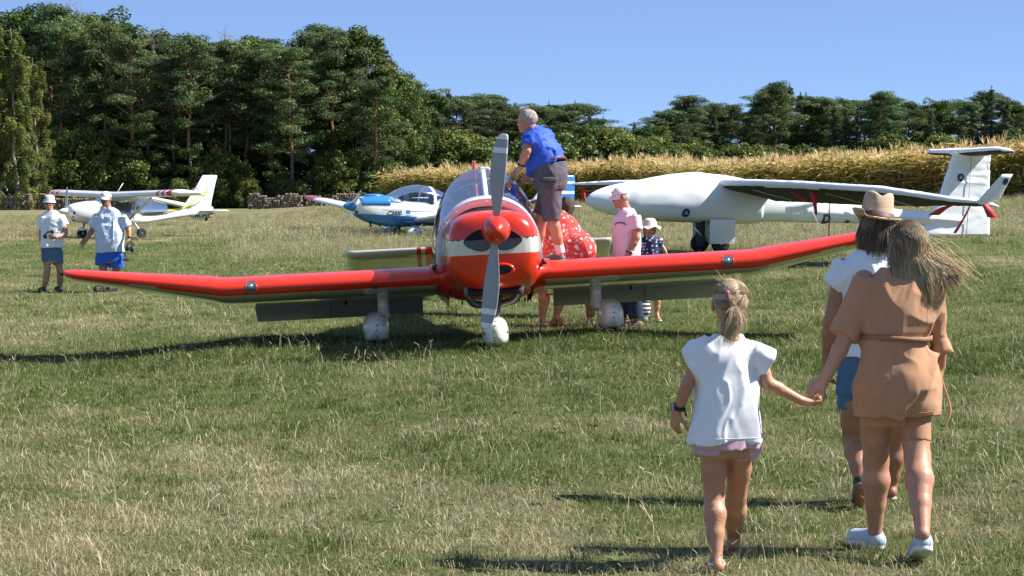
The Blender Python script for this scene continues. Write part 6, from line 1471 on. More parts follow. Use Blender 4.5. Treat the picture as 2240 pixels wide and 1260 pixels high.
def dots(m, col, scale, rad, jit=0.0, metric='EUCLIDEAN'):
    """small printed dots on cloth"""
    t = m.node_tree; b = t.nodes['Principled BSDF']; src = b.inputs['Base Color'].links[0].from_socket; tc = _n(t, 'ShaderNodeTexCoord'); v = _n(t, 'ShaderNodeTexVoronoi'); v.inputs['Scale'].default_value = scale; v.inputs['Randomness'].default_value = jit
    t.links.new(tc.outputs['Object'], v.inputs['Vector']); c = _n(t, 'ShaderNodeMath', operation='LESS_THAN'); c.inputs[1].default_value = rad; t.links.new(v.outputs['Distance'], c.inputs[0]); mx = _n(t, 'ShaderNodeMix', data_type='RGBA'); mx.inputs[7].default_value = (*col, 1); t.links.new(c.outputs[0], mx.inputs[0]); t.links.new(src, mx.inputs[6]); t.links.new(mx.outputs[2], b.inputs['Base Color'])

# ---------------------------------------------------------------- woman in the tan dress, seen from behind
def woman_tan():
    F = Fig('woman with long wind blown blonde hair in a belted tan dress walking away', 1962, 9.95, (0, 1, 0)); J = F.J
    sL, eL, wL = J(1890, 612), J(1850, 738, -.03), J(1806, 828, -.08); sR, eR, wR = J(2032, 625), J(2054, 742, .05), J(2056, 800, .12)
    hL, kL, aL = J(1916, 900), J(1916, 1008, .08), J(1914, 1163, .12); hR, kR, aR = J(1998, 900), J(2007, 1004, -.10), J(2018, 1168, -.36)
    hd = J(1985, 540, .05); nb = J(1966, 602)
    S = F.sdf([hd, wL, wR, aL, aR, J(1750, 870, -.1), J(1914, 1215, .3), J(2018, 1245, -.5)], .0065, .13)
    S.loft(J(1958, 930), J(1966, 600), (1, .045, 0), [(0, 0, 0, .14, .085), (.18, 0, 0, .145, .09), (.5, 0, 0, .115, .08), (.72, 0, 0, .13, .085), (.9, 0, 0, .135, .07), (1, 0, 0, .06, .055)], .03)
    arm(S, sL, eL, wL, (.050, .038, .0265)); arm(S, sR, eR, wR, (.050, .038, .027))
    hand(S, wL, (-.74, .1, -.62), (.35, .55, -.6), (.1, -1, -.25), 1.02, (.55, .8, .95, 1.05), .45, .9); hand(S, wR, (0, .2, -1), (-1, .2, 0), (0, 1, 0), 1.0, .45, .2)
    leg(S, hL, kL, aL, (.078, .063, .067, .033), (0, -1, 0)); leg(S, hR, kR, aR, (.078, .063, .067, .033), (0, -1, 0)); S.rc(aL, aL + [0, .03, -.06], .033, .036, .01); S.rc(aR, aR + [0, .05, -.06], .033, .036, .01)
    g, M = head(S, hd, (-.12, 1, 0), 1.0, neck=nb, nr=.05); B = S.build('body', SKINP, F.t)
    # dress
    S = F.sdf([J(1820, 575), J(2075, 930)], .0065, .17)
    S.loft(J(1962, 910), J(1966, 588), (1, .045, 0), [(0, 0, 0, .200, .158), (.1, 0, -.004, .206, .170), (.25, 0, -.006, .200, .168), (.42, 0, 0, .176, .138), (.535, 0, 0, .163, .12), (.6, 0, 0, .176, .13), (.78, 0, 0, .178, .122), (.90, 0, 0, .168, .095), (1, 0, 0, .085, .062)], 0, p=2.3)
    sleeve(S, J(1898, 612), J(1845, 730, -.03), .080, .062, .022); sleeve(S, J(2034, 622), J(2056, 768, .04), .076, .054, .022)
    S.cut(J(1962, 909), (.035, 0, -1)); wz = J(1960, 737)[2]
    S.folds(.014, (6.5, 6, 4.0), 31, mask=lambda P: .45 + .75 * np.exp(-((P[:, 2] - wz) / .13) ** 2) + .3 * (P[:, 2] < wz)); S.folds(.003, (17, 14, 9), 37); dr = S.build('dress', TAN, F.t); hem_seam(dr, J(1962, 909)[2] + .03, F.t)
    wst = J(1958, 737)
    m1 = MB(); an = np.arange(33) / 32 * 2 * np.pi; m1.rings(np.array([[wst + np.array([math.cos(q) * a_ - math.sin(q) * b_ * .045, math.sin(q) * b_ + math.cos(q) * a_ * .045, dz + .006 * math.sin(2 * q)]) for a_, b_, dz in ((.168, .130, -.012), (.181, .146, -.012), (.181, .146, .012), (.168, .130, .012))] for q in an]), True, False); m1.build('belt', mat('tan_belt', (.30, .15, .08), .75), F.t)
    m1 = MB(); P = crom([J(2048, 770, .12), J(2062, 835, .10), J(2076, 880, .09), J(2078, 905, .08), J(2066, 934, .07)], 6); m1.rings(np.array([[p + [-.006, 0, 0], p + [-.006, .002, 0], p + [.006, .002, 0], p + [.006, 0, 0]] for p in P])); m1.build('belt_end', TAN, F.t)
    # cycling shorts under the dress
    S = F.sdf([hL, hR, kL, kR], .0065, .2)
    for h_, k_, py, pxx in ((hL, kL, 968, 1916), (hR, kR, 964, 2004)): e = h_ + (k_ - h_) * .66; sleeve(S, h_ + [0, 0, .05], e, .085, .0715, .02, (1, 0, 0))
    S.build('cycling_shorts', TANS, F.t)
    # knit trainers
    zl = F.gnd(aL); hL_ = np.array([aL[0] + .03, aL[1] - .03, zl]); shoe(F, 'trainer', hL_, hL_ + np.array([-.13, .20, 0]), 0, .088, SHOEW, SOLE, F.t)
    zr = F.gnd(aR); tR = np.array([aR[0] + .012, aR[1] + .19, zr]); hR_ = tR + np.array([-.008, -.225, .085]); shoe(F, 'trainer', hR_, tR, 0, .090, SHOEW, [SOLE], F.t)
    # hair
    S = F.sdf([hd], .007, .24); S.ell(g(0, -.018, .034), np.array([.088, .104, .098]), M, .02); S.rc(g(-.02, -.04, -.01), g(-.005, -.05, -.14), .068, .055, .05); S.rc(g(.03, -.04, -.03), g(.05, -.045, -.15), .062, .045, .05); S.cut(g(0, .045, 0), (0, 1, -.2)); hr = S.build('hair', mat('ash_hair', (.085, .055, .035), .5, .3, 50), F.t)
    HM = hairmat('ash_to_blonde', (.13, .082, .048), (1.0, .80, .52)); r = np.random.default_rng(8); cur, tn = [], []
    for i in range(4200):
        th = r.uniform(-2.35, 2.35); ph = r.uniform(-.15, 1.5); n0 = np.array([math.sin(th) * math.cos(ph), -math.cos(th) * math.cos(ph), math.sin(ph)]); s0 = g(.089 * n0[0], -.018 + .105 * n0[1], .034 + .099 * n0[2])
        cl = vnoise(np.array([[th * 5, ph * 3, 1.7]]), 3)[0]; c2 = vnoise(np.array([[th * 14, ph * 6, 5.1]]), 6)[0]; q = np.clip(.46 + th / 4.7 * .75 + .16 * cl + r.normal(0, .035), 0, 1.05)
        ex = -.120 + .45 * q ** 1.15 + r.normal(0, .005); ez = -.285 + .21 * q ** 2.0 + .035 * c2 + r.normal(0, .012); ey = -.135 + .05 * abs(q - .5) + .025 * c2 + r.normal(0, .006)
        p1 = g(.102 * (n0[0] * .9 + .10 * (q - .4)), -.018 + .120 * min(n0[1], .25) - .008, .034 + .102 * max(n0[2] * .6, -.2)); p2 = g(-.112 + .25 * q + .01 * c2, -.132 + .10 * (2 * q - .9) ** 2 * .9, -.055 + .045 * q * q + .008 * cl); p3 = g(-.122 + .365 * q + .012 * math.sin(cl * 9), -.140 + .05 * abs(q - .5), -.175 + .12 * q ** 2 + .015 * c2)
        base = .05 + .13 * max(0, cl) + .12 * (n0[0] > .15) + .15 * max(0, c2); cur.append(crom([s0, p1, p2, p3, g(ex, ey, ez)], 4)); tn.append((base + r.normal(0, .03), (.92 if r.uniform() < .42 + .3 * q + .35 * c2 else .34) + r.normal(0, .08)))
    for i in range(22):                                                 # flyaway wisps
        s0 = g(r.uniform(-.06, .09), -.10, r.uniform(-.05, .08)); e = g(r.uniform(.16, .36), -.1 + r.normal(0, .04), r.uniform(-.22, -.06)); cur.append(crom([s0, (s0 + e) / 2 + r.normal(0, .02, 3) + [0, 0, .03], e, e + [r.uniform(.0, .05), 0, r.uniform(-.02, .03)]], 5)); tn.append((.5, .95))
    for i in range(40):
        s0 = g(r.uniform(-.085, -.05), -.06, r.uniform(-.04, .07)); e = s0 + np.array([r.normal(.0, .03), -.02, -r.uniform(.12, .25)]); cur.append(crom([s0, (s0 + e) / 2 + [-.02, -.02, 0] + r.normal(0, .012, 3), e], 5)); tn.append((.45, .85))
    strands('locks', cur, .0011, tn, HM, hr, 5)
# ---------------------------------------------------------------- woman in the straw hat, ahead of her
def woman_hat():
    F = Fig('woman in a straw hat, white T-shirt and denim shorts walking ahead of the tan dress', 1905, 11.45, (.05, 1, 0)); J = F.J
    sL, eL, wL = J(1845, 585), J(1817, 705, -.02), J(1809, 790, .05); sR, eR, wR = J(1980, 590), J(2002, 700), J(2008, 790, .05)
    hL, kL, aL = J(1874, 880), J(1868, 962, .06), J(1886, 1062, -.16); hR, kR, aR = J(1944, 880), J(1954, 968, .16), J(1946, 1084, .22)
    hd = J(1916, 500, .03); nb = J(1908, 556)
    S = F.sdf([hd, wL, wR, aL, aR, J(1825, 840, .1), J(1946, 1120, .45), J(1880, 1120, -.25)], .008, .14)
    S.loft(J(1908, 905), J(1908, 556), (1, 0, 0), [(0, 0, 0, .15, .10), (.2, 0, 0, .155, .10), (.5, 0, 0, .14, .095), (.75, 0, 0, .145, .09), (.92, 0, 0, .14, .07), (1, 0, 0, .06, .05)], .03)
    arm(S, sL, eL, wL, (.052, .041, .028)); arm(S, sR, eR, wR, (.052, .041, .028)); hand(S, wL, (.1, .2, -1), (1, .045, 0), (0, 1, 0), 1, .5, .2); hand(S, wR, (0, .2, -1), (-1, .2, 0), (0, 1, 0), 1, .5, .2)
    leg(S, hL, kL, aL, (.092, .064, .064, .034), (0, -1, .3)); leg(S, hR, kR, aR, (.092, .062, .064, .033), (0, -1, 0)); gR = F.gnd(aR); foot(S, aR, (0, 1, 0), gR + .02, .23, .075); S.rc(aL, J(1880, 1102, -.02), .034, .03, .01)
    g, M = head(S, hd, (-.1, 1, -.05), 1.0, neck=nb, nr=.052); S.build('body', SKINT, F.t)
    S = F.sdf([J(1798, 545), J(2010, 790)], .007, .16)
    S.loft(J(1912, 780), J(1908, 545), (1, .045, 0), [(0, 0, 0, .205, .155), (.25, 0, 0, .20, .15), (.6, 0, 0, .188, .138), (.82, 0, 0, .180, .115), (.93, 0, 0, .15, .085), (1, 0, 0, .085, .062)], 0, p=2.3); sleeve(S, J(1855, 585), J(1818, 628), .082, .066, .05); sleeve(S, J(1970, 588), J(2000, 632), .082, .066, .05); S.cut(J(1912, 779), (0, 0, -1)); S.folds(.010, (7, 6, 4.5), 41); S.folds(.003, (18, 15, 11), 43); S.build('t_shirt', WSHIRT, F.t)
    S = F.sdf([hL, hR], .007, .3); S.loft(J(1908, 860), J(1908, 760), (1, 0, 0), [(0, 0, 0, .195, .145), (1, 0, 0, .185, .14)], .02); sleeve(S, J(1876, 850), J(1872, 892, .02), .108, .102, .02, (1, 0, 0)); sleeve(S, J(1942, 850), J(1946, 890, .05), .106, .10, .02, (1, 0, 0)); S.folds(.006, (12, 12, 8), 45); S.build('shorts', DENIM, F.t)
    # raised left shoe, flat sandal on the right
    h0 = J(1884, 1062, -.20); tt = J(1879, 1106, -.02); shoe(F, 'walking_shoe', h0, tt, 0, .078, SHOEB, SOLED, F.t, .007)
    f = np.array([0, 1.0, 0]); h0 = np.array([aR[0], aR[1], gR]) - f * .06; S = F.sdf([h0, h0 + f * .24], .006, .06); S.rc(h0 + f * .03 + [0, 0, .012], h0 + f * .19 + [0, 0, .012], .038, .042, 0); S.cut(h0 + [0, 0, .022], (0, 0, 1)); S.cut(h0, (0, 0, -1)); S.build('sandal', MATS.get('strap_beige') or mat('strap_beige', (.52, .40, .33), .7), F.t)
    # bob of streaked hair
    S = F.sdf([hd], .007, .2); S.ell(g(0, -.02, .03), np.array([.085, .100, .095]), M, .02); S.rc(g(-.035, -.05, -.01), g(-.04, -.055, -.085), .066, .060, .04); S.rc(g(.035, -.05, -.01), g(.04, -.055, -.085), .066, .060, .04); S.cut(g(0, .035, 0), (0, 1, 0)); S.folds(.006, (40, 40, 6), 47); hr = S.build('hair', mat('bob_hair', (.16, .105, .065), .55, .4, 60, .5, 140), F.t)
    r = np.random.default_rng(18); cur, tn = [], []
    for i in range(520):
        th = r.uniform(-2.0, 2.0); s0 = g(.089 * math.sin(th), -.022 - .104 * math.cos(th), r.uniform(-.02, .05)); e = g(.098 * math.sin(th) + r.normal(0, .008), -.03 - .100 * math.cos(th), -.125 + r.normal(0, .018)); cur.append(crom([s0, (s0 + e) / 2 + unit([math.sin(th), -math.cos(th), 0]) * .016 + r.normal(0, .004, 3), e, e + r.normal(0, .008, 3) + [0, 0, -.012]], 4)); t0 = r.uniform(.1, .75); tn.append((t0 * .5, t0))
    strands('locks', cur, .0013, tn, hairmat('bob_strands', (.07, .045, .03), (.62, .50, .36)), hr, 6)
    # straw hat: woven crown and turned-up brim, plum band
    ST = mat('woven_straw', (.70, .52, .34), .8, .12, 20); t = ST.node_tree; b = t.nodes['Principled BSDF']; tc = _n(t, 'ShaderNodeTexCoord'); wv = _n(t, 'ShaderNodeTexBrick'); wv.inputs['Scale'].default_value = 34; wv.inputs['Mortar Size'].default_value = .03; wv.inputs['Mortar Smooth'].default_value = 1.0
    mp = _n(t, 'ShaderNodeMapping'); mp.inputs['Rotation'].default_value = (1.57, .5, 0); t.links.new(tc.outputs['Object'], mp.inputs[0]); t.links.new(mp.outputs[0], wv.inputs['Vector']); bp = _n(t, 'ShaderNodeBump'); bp.inputs['Strength'].default_value = 1.0; bp.inputs['Distance'].default_value = .01; bp.invert = True; t.links.new(wv.outputs['Fac'], bp.inputs['Height']); t.links.new(bp.outputs[0], b.inputs['Normal'])
    src = b.inputs['Base Color'].links[0].from_socket; mx = _n(t, 'ShaderNodeMix', data_type='RGBA'); mx.inputs[7].default_value = (.34, .22, .12, 1); t.links.new(wv.outputs['Fac'], mx.inputs[0]); t.links.new(src, mx.inputs[6]); t.links.new(mx.outputs[2], b.inputs['Base Color'])
    hc = g(.0, -.008, .052); tl = rotm('X', R(-6)) @ rotm('Y', R(8)); n = 40; an = np.arange(n) * 2 * np.pi / n; A = []
    for rad, z, cr in ((.050, .138, 1), (.070, .152, 1), (.081, .148, .8), (.088, .13, .4), (.095, .07, 0), (.103, .010, 0), (.106, 0, 0), (.120, -.010, 0), (.138, -.016, 0), (.150, -.010, 0), (.149, -.006, 0), (.136, -.010, 0), (.118, -.004, 0), (.100, .006, 0)):
        x, y = np.cos(an) * rad * .92, np.sin(an) * rad * 1.08; z_ = np.full(n, z) - cr * .030 * np.exp(-(x / .028) ** 2) * (1) + (rad > .108) * ((np.abs(np.cos(an)) ** 2) * (rad - .106) * .55 + np.where(np.cos(an) < -.6, (rad - .106) * .7, 0)); A.append(np.stack([x, y, z_], 1) @ tl.T + hc)
    m1 = MB(); m1.rings(np.array(A)); ht = m1.build('straw_hat', ST, F.t); A = []
    for rad, z in ((.1065, .004), (.1015, .034), (.0985, .034), (.1035, .004)): A.append(np.stack([np.cos(an) * rad * .925, np.sin(an) * rad * 1.085, np.full(n, z)], 1) @ tl.T + hc)
    m1 = MB(); m1.rings(np.array(A + A[:1]), True, False); m1.build('hat_band', mat('plum_ribbon', (.10, .035, .035), .6), ht)
girl_white(); woman_tan(); woman_hat()
print('walkers', time.time() - T0)
# ---------------------------------------------------------------- man in the cobalt shirt standing on the wing
def floral():
    m = mat('floral_red', (.62, .06, .045), .85, .06, 12); t = m.node_tree; b = t.nodes['Principled BSDF']; src = b.inputs['Base Color'].links[0].from_socket; tc = _n(t, 'ShaderNodeTexCoord')
    def layer(scale, rad, col, last, seed):
        mp = _n(t, 'ShaderNodeMapping'); mp.inputs['Location'].default_value = (seed, seed * .7, seed * 1.3); t.links.new(tc.outputs['Object'], mp.inputs[0])
        nz = _n(t, 'ShaderNodeTexNoise'); nz.inputs['Scale'].default_value = 45; t.links.new(mp.outputs[0], nz.inputs['Vector']); ad = _n(t, 'ShaderNodeMix', data_type='RGBA', blend_type='LINEAR_LIGHT'); ad.inputs[0].default_value = .035; t.links.new(mp.outputs[0], ad.inputs[6]); t.links.new(nz.outputs[1], ad.inputs[7])
        v = _n(t, 'ShaderNodeTexVoronoi'); v.inputs['Scale'].default_value = scale; t.links.new(ad.outputs[2], v.inputs['Vector']); c = _n(t, 'ShaderNodeMath', operation='LESS_THAN'); c.inputs[1].default_value = rad; t.links.new(v.outputs['Distance'], c.inputs[0]); mx = _n(t, 'ShaderNodeMix', data_type='RGBA'); mx.inputs[7].default_value = (*col, 1); t.links.new(c.outputs[0], mx.inputs[0]); t.links.new(last, mx.inputs[6]); return mx.outputs[2]
    s1 = layer(13, .25, (.72, .68, .78), src, 3.1); s2 = layer(24, .22, (.66, .60, .70), s1, 8.3); s3 = layer(13, .07, (.65, .35, .08), s2, 3.1); s4 = layer(9, .13, (.10, .05, .14), s3, 5.7); t.links.new(s4, b.inputs['Base Color']); return m
def man_wing():
    base = W(1222, 573, 21.95); F = Fig('grey haired man in a cobalt polo shirt and slate shorts standing on the wing', 1222, 21.95, (-.75, .66, 0), loc=base); J = F.J
    sL, eL, wL = J(1158, 300, -.13), J(1152, 330, -.20), J(1138, 366, -.14); sR, eR, wR = J(1186, 298, .16), J(1170, 345, .12), J(1156, 378, .06)
    hL, kL, aL = J(1202, 388, -.08), J(1207, 476, -.05), J(1225, 548, .0); hR, kR, aR = J(1206, 388, .12), J(1184, 462, .26), J(1176, 545, .36)
    hd = J(1152, 264, .0); nb = J(1168, 290, .03)
    S = F.sdf([hd, wL, wR, aL, aR, J(1215, 575, -.1), J(1128, 382)], .009, .16)
    S.loft(J(1204, 392), J(1166, 288, .03), (.66, .75, 0), [(0, 0, 0, .16, .14), (.3, 0, 0, .16, .14), (.6, 0, 0, .15, .12), (.85, 0, 0, .15, .09), (1, 0, 0, .07, .06)], .03)
    arm(S, sL, eL, wL, (.056, .046, .031)); arm(S, sR, eR, wR, (.056, .046, .031)); hand(S, wL, (-.5, .1, -.8), (.5, .6, -.4), (.3, .8, 0), 1.05, .3, .2); hand(S, wR, (-.6, 0, -.8), (.5, .6, -.4), (-.3, -.8, 0), 1.05, .3, .2)
    leg(S, hL, kL, aL, (.088, .064, .062, .040), (.75, -.66, 0)); leg(S, hR, kR, aR, (.088, .064, .062, .040), (.75, -.66, 0)); S.rc(aL, aL + [0, 0, -.05], .04, .04, .01)
    g, M = head(S, hd, (-.85, .5, -.12), 1.08, neck=nb, nr=.06); B = S.build('body', SKINP, F.t); eyes(F, g, M, 1.08, B)
    S = F.sdf([J(1140, 280, -.2), J(1232, 392, .2)], .008, .18)
    S.loft(J(1199, 362), J(1167, 282, .03), (.66, .75, 0), [(0, 0, .02, .205, .205), (.12, 0, .02, .212, .21), (.4, 0, .01, .205, .19), (.65, 0, 0, .198, .16), (.85, 0, 0, .185, .125), (.95, 0, 0, .13, .09), (1, 0, 0, .07, .065)], 0, p=2.2)
    S.rc(J(1172, 360, .0), J(1163, 384, .0), .10, .03, .06); sleeve(S, J(1166, 298, -.12), J(1153, 318, -.18), .092, .080, .05); sleeve(S, J(1190, 298, .14), J(1176, 330, .14), .092, .08, .05); S.folds(0.0115, (6, 6, 7), 51); S.folds(0.0043, (15, 15, 18), 53); S.build('polo_shirt', COBALT, F.t)
    S = F.sdf([J(1168, 285)], .008, .14); S.loft(J(1170, 292, .02), J(1163, 280, .02), (.66, .75, 0), [(0, 0, 0, .09, .085), (1, 0, 0, .082, .078)], 0); S.build('collar', COBALT, F.t)
    # belt, cargo shorts with a pocket flap
    S = F.sdf([J(1160, 350, -.1), J(1240, 490, .1)], .008, .2); S.loft(J(1205, 415), J(1201, 356), (.66, .75, 0), [(0, 0, 0, .19, .165), (.5, 0, -.01, .198, .175), (1, 0, 0, .188, .17)], .02); sleeve(S, J(1201, 395, -.06), J(1208, 483, -.05), .130, .098, .03, (1, 0, 0)); sleeve(S, J(1206, 395, .12), J(1187, 468, .25), .130, .10, .03, (1, 0, 0)); S.folds(0.0086, (7, 7, 5), 55); S.folds(0.0036, (16, 16, 12), 57); sh_ = S.build('cargo_shorts', SLATE, F.t)
    for px_, py_, w2, h2 in ((1202, 392, .075, .022), (1188, 402, .06, .02)): m1 = MB(); m1.box(J(px_, py_, -.215 if px_ > 1195 else -.2), (w2, .02, h2), rotm('Z', R(10)), bev=.008); m1.build('pocket_flap', SLATE, sh_)
    c0 = J(1201, 356); ax = unit(J(1167, 282, .03) - J(1199, 362)); u_ = unit(np.array([.66, .75, 0])); v_ = np.cross(ax, u_); m1 = MB(); an = np.arange(33) / 32 * 2 * np.pi; m1.rings(np.array([[c0 + u_ * math.cos(q) * (.188 + e) + v_ * math.sin(q) * (.176 + e) + ax * z for e, z in ((0, -.018), (.01, -.018), (.01, .018), (0, .018))] for q in an]), True, False); m1.build('belt', LEATHER, F.t)
    m1 = MB(); a_ = unit(np.array(wL) - eL); c = np.array(wL) - a_ * .03; F_, r_, q_ = frame(a_, (0, 1, 0)); m1.tube([c + (r_ * math.cos(q) + q_ * math.sin(q)) * .037 for q in np.arange(13) / 12 * 2 * np.pi], .012, 6); m1.build('watch', GLASSB, F.t)
    for a, kk in ((aL, kL), (aR, kR)):
        S = F.sdf([a], .008, .14); d_ = unit(kk - a); sleeve(S, a + d_ * .085, a - d_ * .03, .052, .050, 0, (1, 0, 0)); S.folds(0.0014, (20, 20, 60), 6); S.build('sock', SOCK, F.t)
        h_ = np.array([a[0] + .045, a[1] - .03, a[2] - .135]); shoe(F, 'shoe', h_, h_ + np.array([-.215, .16, 0]), 0, .095, SHOEG, SHOEB, F.t, .008, .07)
    S = F.sdf([hd], .008, .2); S.ell(g(0, -.02, .024), np.array([.085, .100, .086]) * 1.08, M, .02); S.cut(g(0, .02, .0), unit(g(0, 1, -.25) - g(0, 0, 0))); S.ell(g(0, .01, .12), np.array([.062, .085, .05]) * 1.08, M, 0, True); S.folds(0.0050, (30, 30, 14), 59); S.build('hair', GREYH, F.t)
# ---------------------------------------------------------------- woman in the floral dress bending into the cockpit
def woman_floral():
    F = Fig('woman in a red floral dress bending over beside the cockpit', 1225, 24.0, (-.6, .8, 0)); J = F.J
    hd = J(1236, 452, .25); nb = J(1230, 468, .15); hL, kL, aL = J(1208, 590), J(1190, 640), J(1186, 694); hR, kR, aR = J(1250, 590), J(1228, 640, .08), J(1216, 692, .10)
    S = F.sdf([hd, aL, aR, J(1165, 570, .2), J(1310, 600, -.1), J(1240, 715)], .009, .16)
    S.loft(J(1248, 585), J(1228, 476, .12), (.75, .3, 0), [(0, 0, 0, .16, .14), (.4, 0, 0, .17, .13), (.8, 0, 0, .16, .10), (1, 0, 0, .06, .06)], .03); arm(S, J(1205, 492, .1), J(1188, 530, .1), J(1170, 560, .12), (.05, .04, .028)); hand(S, J(1170, 560, .12), (-.8, 0, -.5), (0, 0, -1), (0, 1, 0), 1, .4)
    leg(S, hL, kL, aL, (.09, .066, .066, .036), (.6, -.8, 0)); leg(S, hR, kR, aR, (.09, .066, .066, .036), (.6, -.8, 0))
    for a in (aL, aR): foot(S, a, (.35, -.9, 0) if a is aL else (.9, -.4, 0), F.gnd(a) + .02, .24, .075)
    g, M = head(S, hd, (-.7, .7, -.2), 1.0, neck=nb); S.build('body', SKINP, F.t)
    S = F.sdf([J(1170, 450, .3), J(1312, 640, -.2)], .009, .16); S.loft(J(1246, 640), J(1226, 468, .12), (.85, .25, 0), [(0, 0, 0, .28, .22), (.15, 0, .0, .30, .24), (.38, .02, .0, .315, .27), (.6, .02, .0, .275, .24), (.82, .03, 0, .20, .16), (.95, .02, 0, .12, .11), (1, .0, 0, .07, .07)], 0); S.rc(J(1215, 490, .05), J(1192, 520, .02), .085, .07, .05); S.ell(J(1272, 545, -.05), (.17, .2, .19), None, .08); S.folds(0.0101, (6, 6, 5), 61); S.folds(0.0043, (14, 14, 12), 62); S.build('dress', floral(), F.t)
    S = F.sdf([hd], .009, .22); S.ell(g(0, -.025, .02), (.088, .104, .10), M, .02); S.rc(g(-.02, -.06, -.02), g(-.03, -.05, -.12), .075, .06, .04); S.cut(g(0, .04, 0), unit(np.array([-.7, .7, 0]))); S.folds(0.0043, (40, 40, 8), 63); S.build('hair', DARKH, F.t)
    for a, f in ((aL, (.35, -.9, 0)), (aR, (.9, -.4, 0))):
        f = unit(f); c = np.array([a[0], a[1], F.gnd(a)]); S = F.sdf([c], .008, .26); S.rc(c - f * .035 + [0, 0, .01], c + f * .155 + [0, 0, .01], .038, .043, 0); S.cut(c + [0, 0, .022], (0, 0, 1)); S.cut(c, (0, 0, -1)); sd_ = S.build('sandal', SHOEB, F.t); r_ = np.cross(f, (0, 0, 1))
        for q, zz in ((.10, .052), (.02, .085)): m1 = MB(); m1.tube(crom([c + f * q - r_ * .042 + [0, 0, .015], c + f * q + [0, 0, zz], c + f * q + r_ * .042 + [0, 0, .015]], 5), .010, 6); m1.build('strap', SHOEB, sd_)
# ---------------------------------------------------------------- barelegged helper in navy behind her
def helper_navy():
    F = Fig('barelegged person in navy leaning into the cockpit, half hidden by the floral dress', 1262, 24.35, (-.9, .4, 0)); J = F.J
    hd = J(1205, 500, .25); nb = J(1216, 508, .22); hL, kL, aL = J(1280, 590, .0), J(1290, 652), J(1290, 708); hR, kR, aR = J(1296, 590, .2), J(1322, 640, .25), J(1326, 690, .3)
    S = F.sdf([hd, aL, aR, J(1195, 530, .3), J(1290, 730, -.1)], .010, .16); S.loft(J(1276, 580, .1), J(1220, 512, .2), (.2, 1, 0), [(0, 0, 0, .14, .11), (.6, 0, 0, .15, .10), (1, 0, 0, .08, .07)], .03); leg(S, hL, kL, aL, (.085, .062, .062, .034), (.9, -.4, 0)); leg(S, hR, kR, aR, (.085, .062, .062, .034), (.9, -.4, 0)); arm(S, J(1222, 516, .1), J(1205, 540, .1), J(1190, 552, .15), (.045, .036, .027)); hand(S, J(1190, 552, .15), (-1, 0, -.3), (0, 0, -1), (0, 1, 0), 1, .4)
    for a in (aL, aR): foot(S, a, (-.6, -.7, 0), F.gnd(a), .24, .075)
    g, M = head(S, hd, (-.9, .3, -.3), 1.0, neck=nb); S.build('body', SKINT, F.t)
    S = F.sdf([J(1200, 495, .3), J(1300, 640, -.1)], .010, .16); S.loft(J(1272, 575, .1), J(1222, 512, .2), (.2, 1, 0), [(0, 0, 0, .17, .14), (.6, 0, 0, .18, .13), (.95, 0, 0, .12, .09), (1, 0, 0, .09, .08)], 0); sleeve(S, J(1222, 516, .12), J(1210, 534, .1), .07, .065, .04); sleeve(S, J(1276, 570, .1), J(1280, 632, .1), .19, .16, .05); S.folds(0.0072, (8, 8, 6), 65); S.build('navy_dress', mat('navy_cotton', (.018, .016, .035), .85, .15, 10), F.t)
    S = F.sdf([hd], .010, .2); S.ell(g(0, -.02, .025), (.088, .104, .10), M, .02); S.cut(g(0, .04, 0), unit(np.array([-.9, .3, 0]))); S.build('hair', BROWNH, F.t)
# ---------------------------------------------------------------- man in the pale pink shirt and cap
def cap(F, g, M, sz, m, parent, peak=1.0, h=.008):
    S = F.sdf([g(0, 0, .05)], h, .24); S.ell(g(0, -.012, .036), np.array([.089, .106, .098]) * sz, M, .0); S.cut(g(0, 0, .038), unit(g(0, .10, -1) - g(0, 0, 0)))
    c = S.build('cap', m, parent); n = 15; a = np.linspace(-1.2, 1.2, n); rows = []
    for q, dz in ((.96, .0), (1.0 + .32 * peak, -.010), (1.0 + .58 * peak, -.030)): rows.append([g(.088 * math.sin(t) * (1.0 if q < 1.2 else .95), -.012 + .108 * math.cos(t) * q - (.02 if q > 1.2 else 0) * (1 - math.cos(t)), .044 + dz - .022 * abs(math.sin(t)) * (q > 1) * sz) for t in a])
    top = np.array(rows); bot = top - (g(0, 0, .006) - g(0, 0, 0)); m1 = MB(); A = np.concatenate([top, bot[::-1], top[:1]]); m1.rings(A, False, False); m1.build('peak', m, c); return c
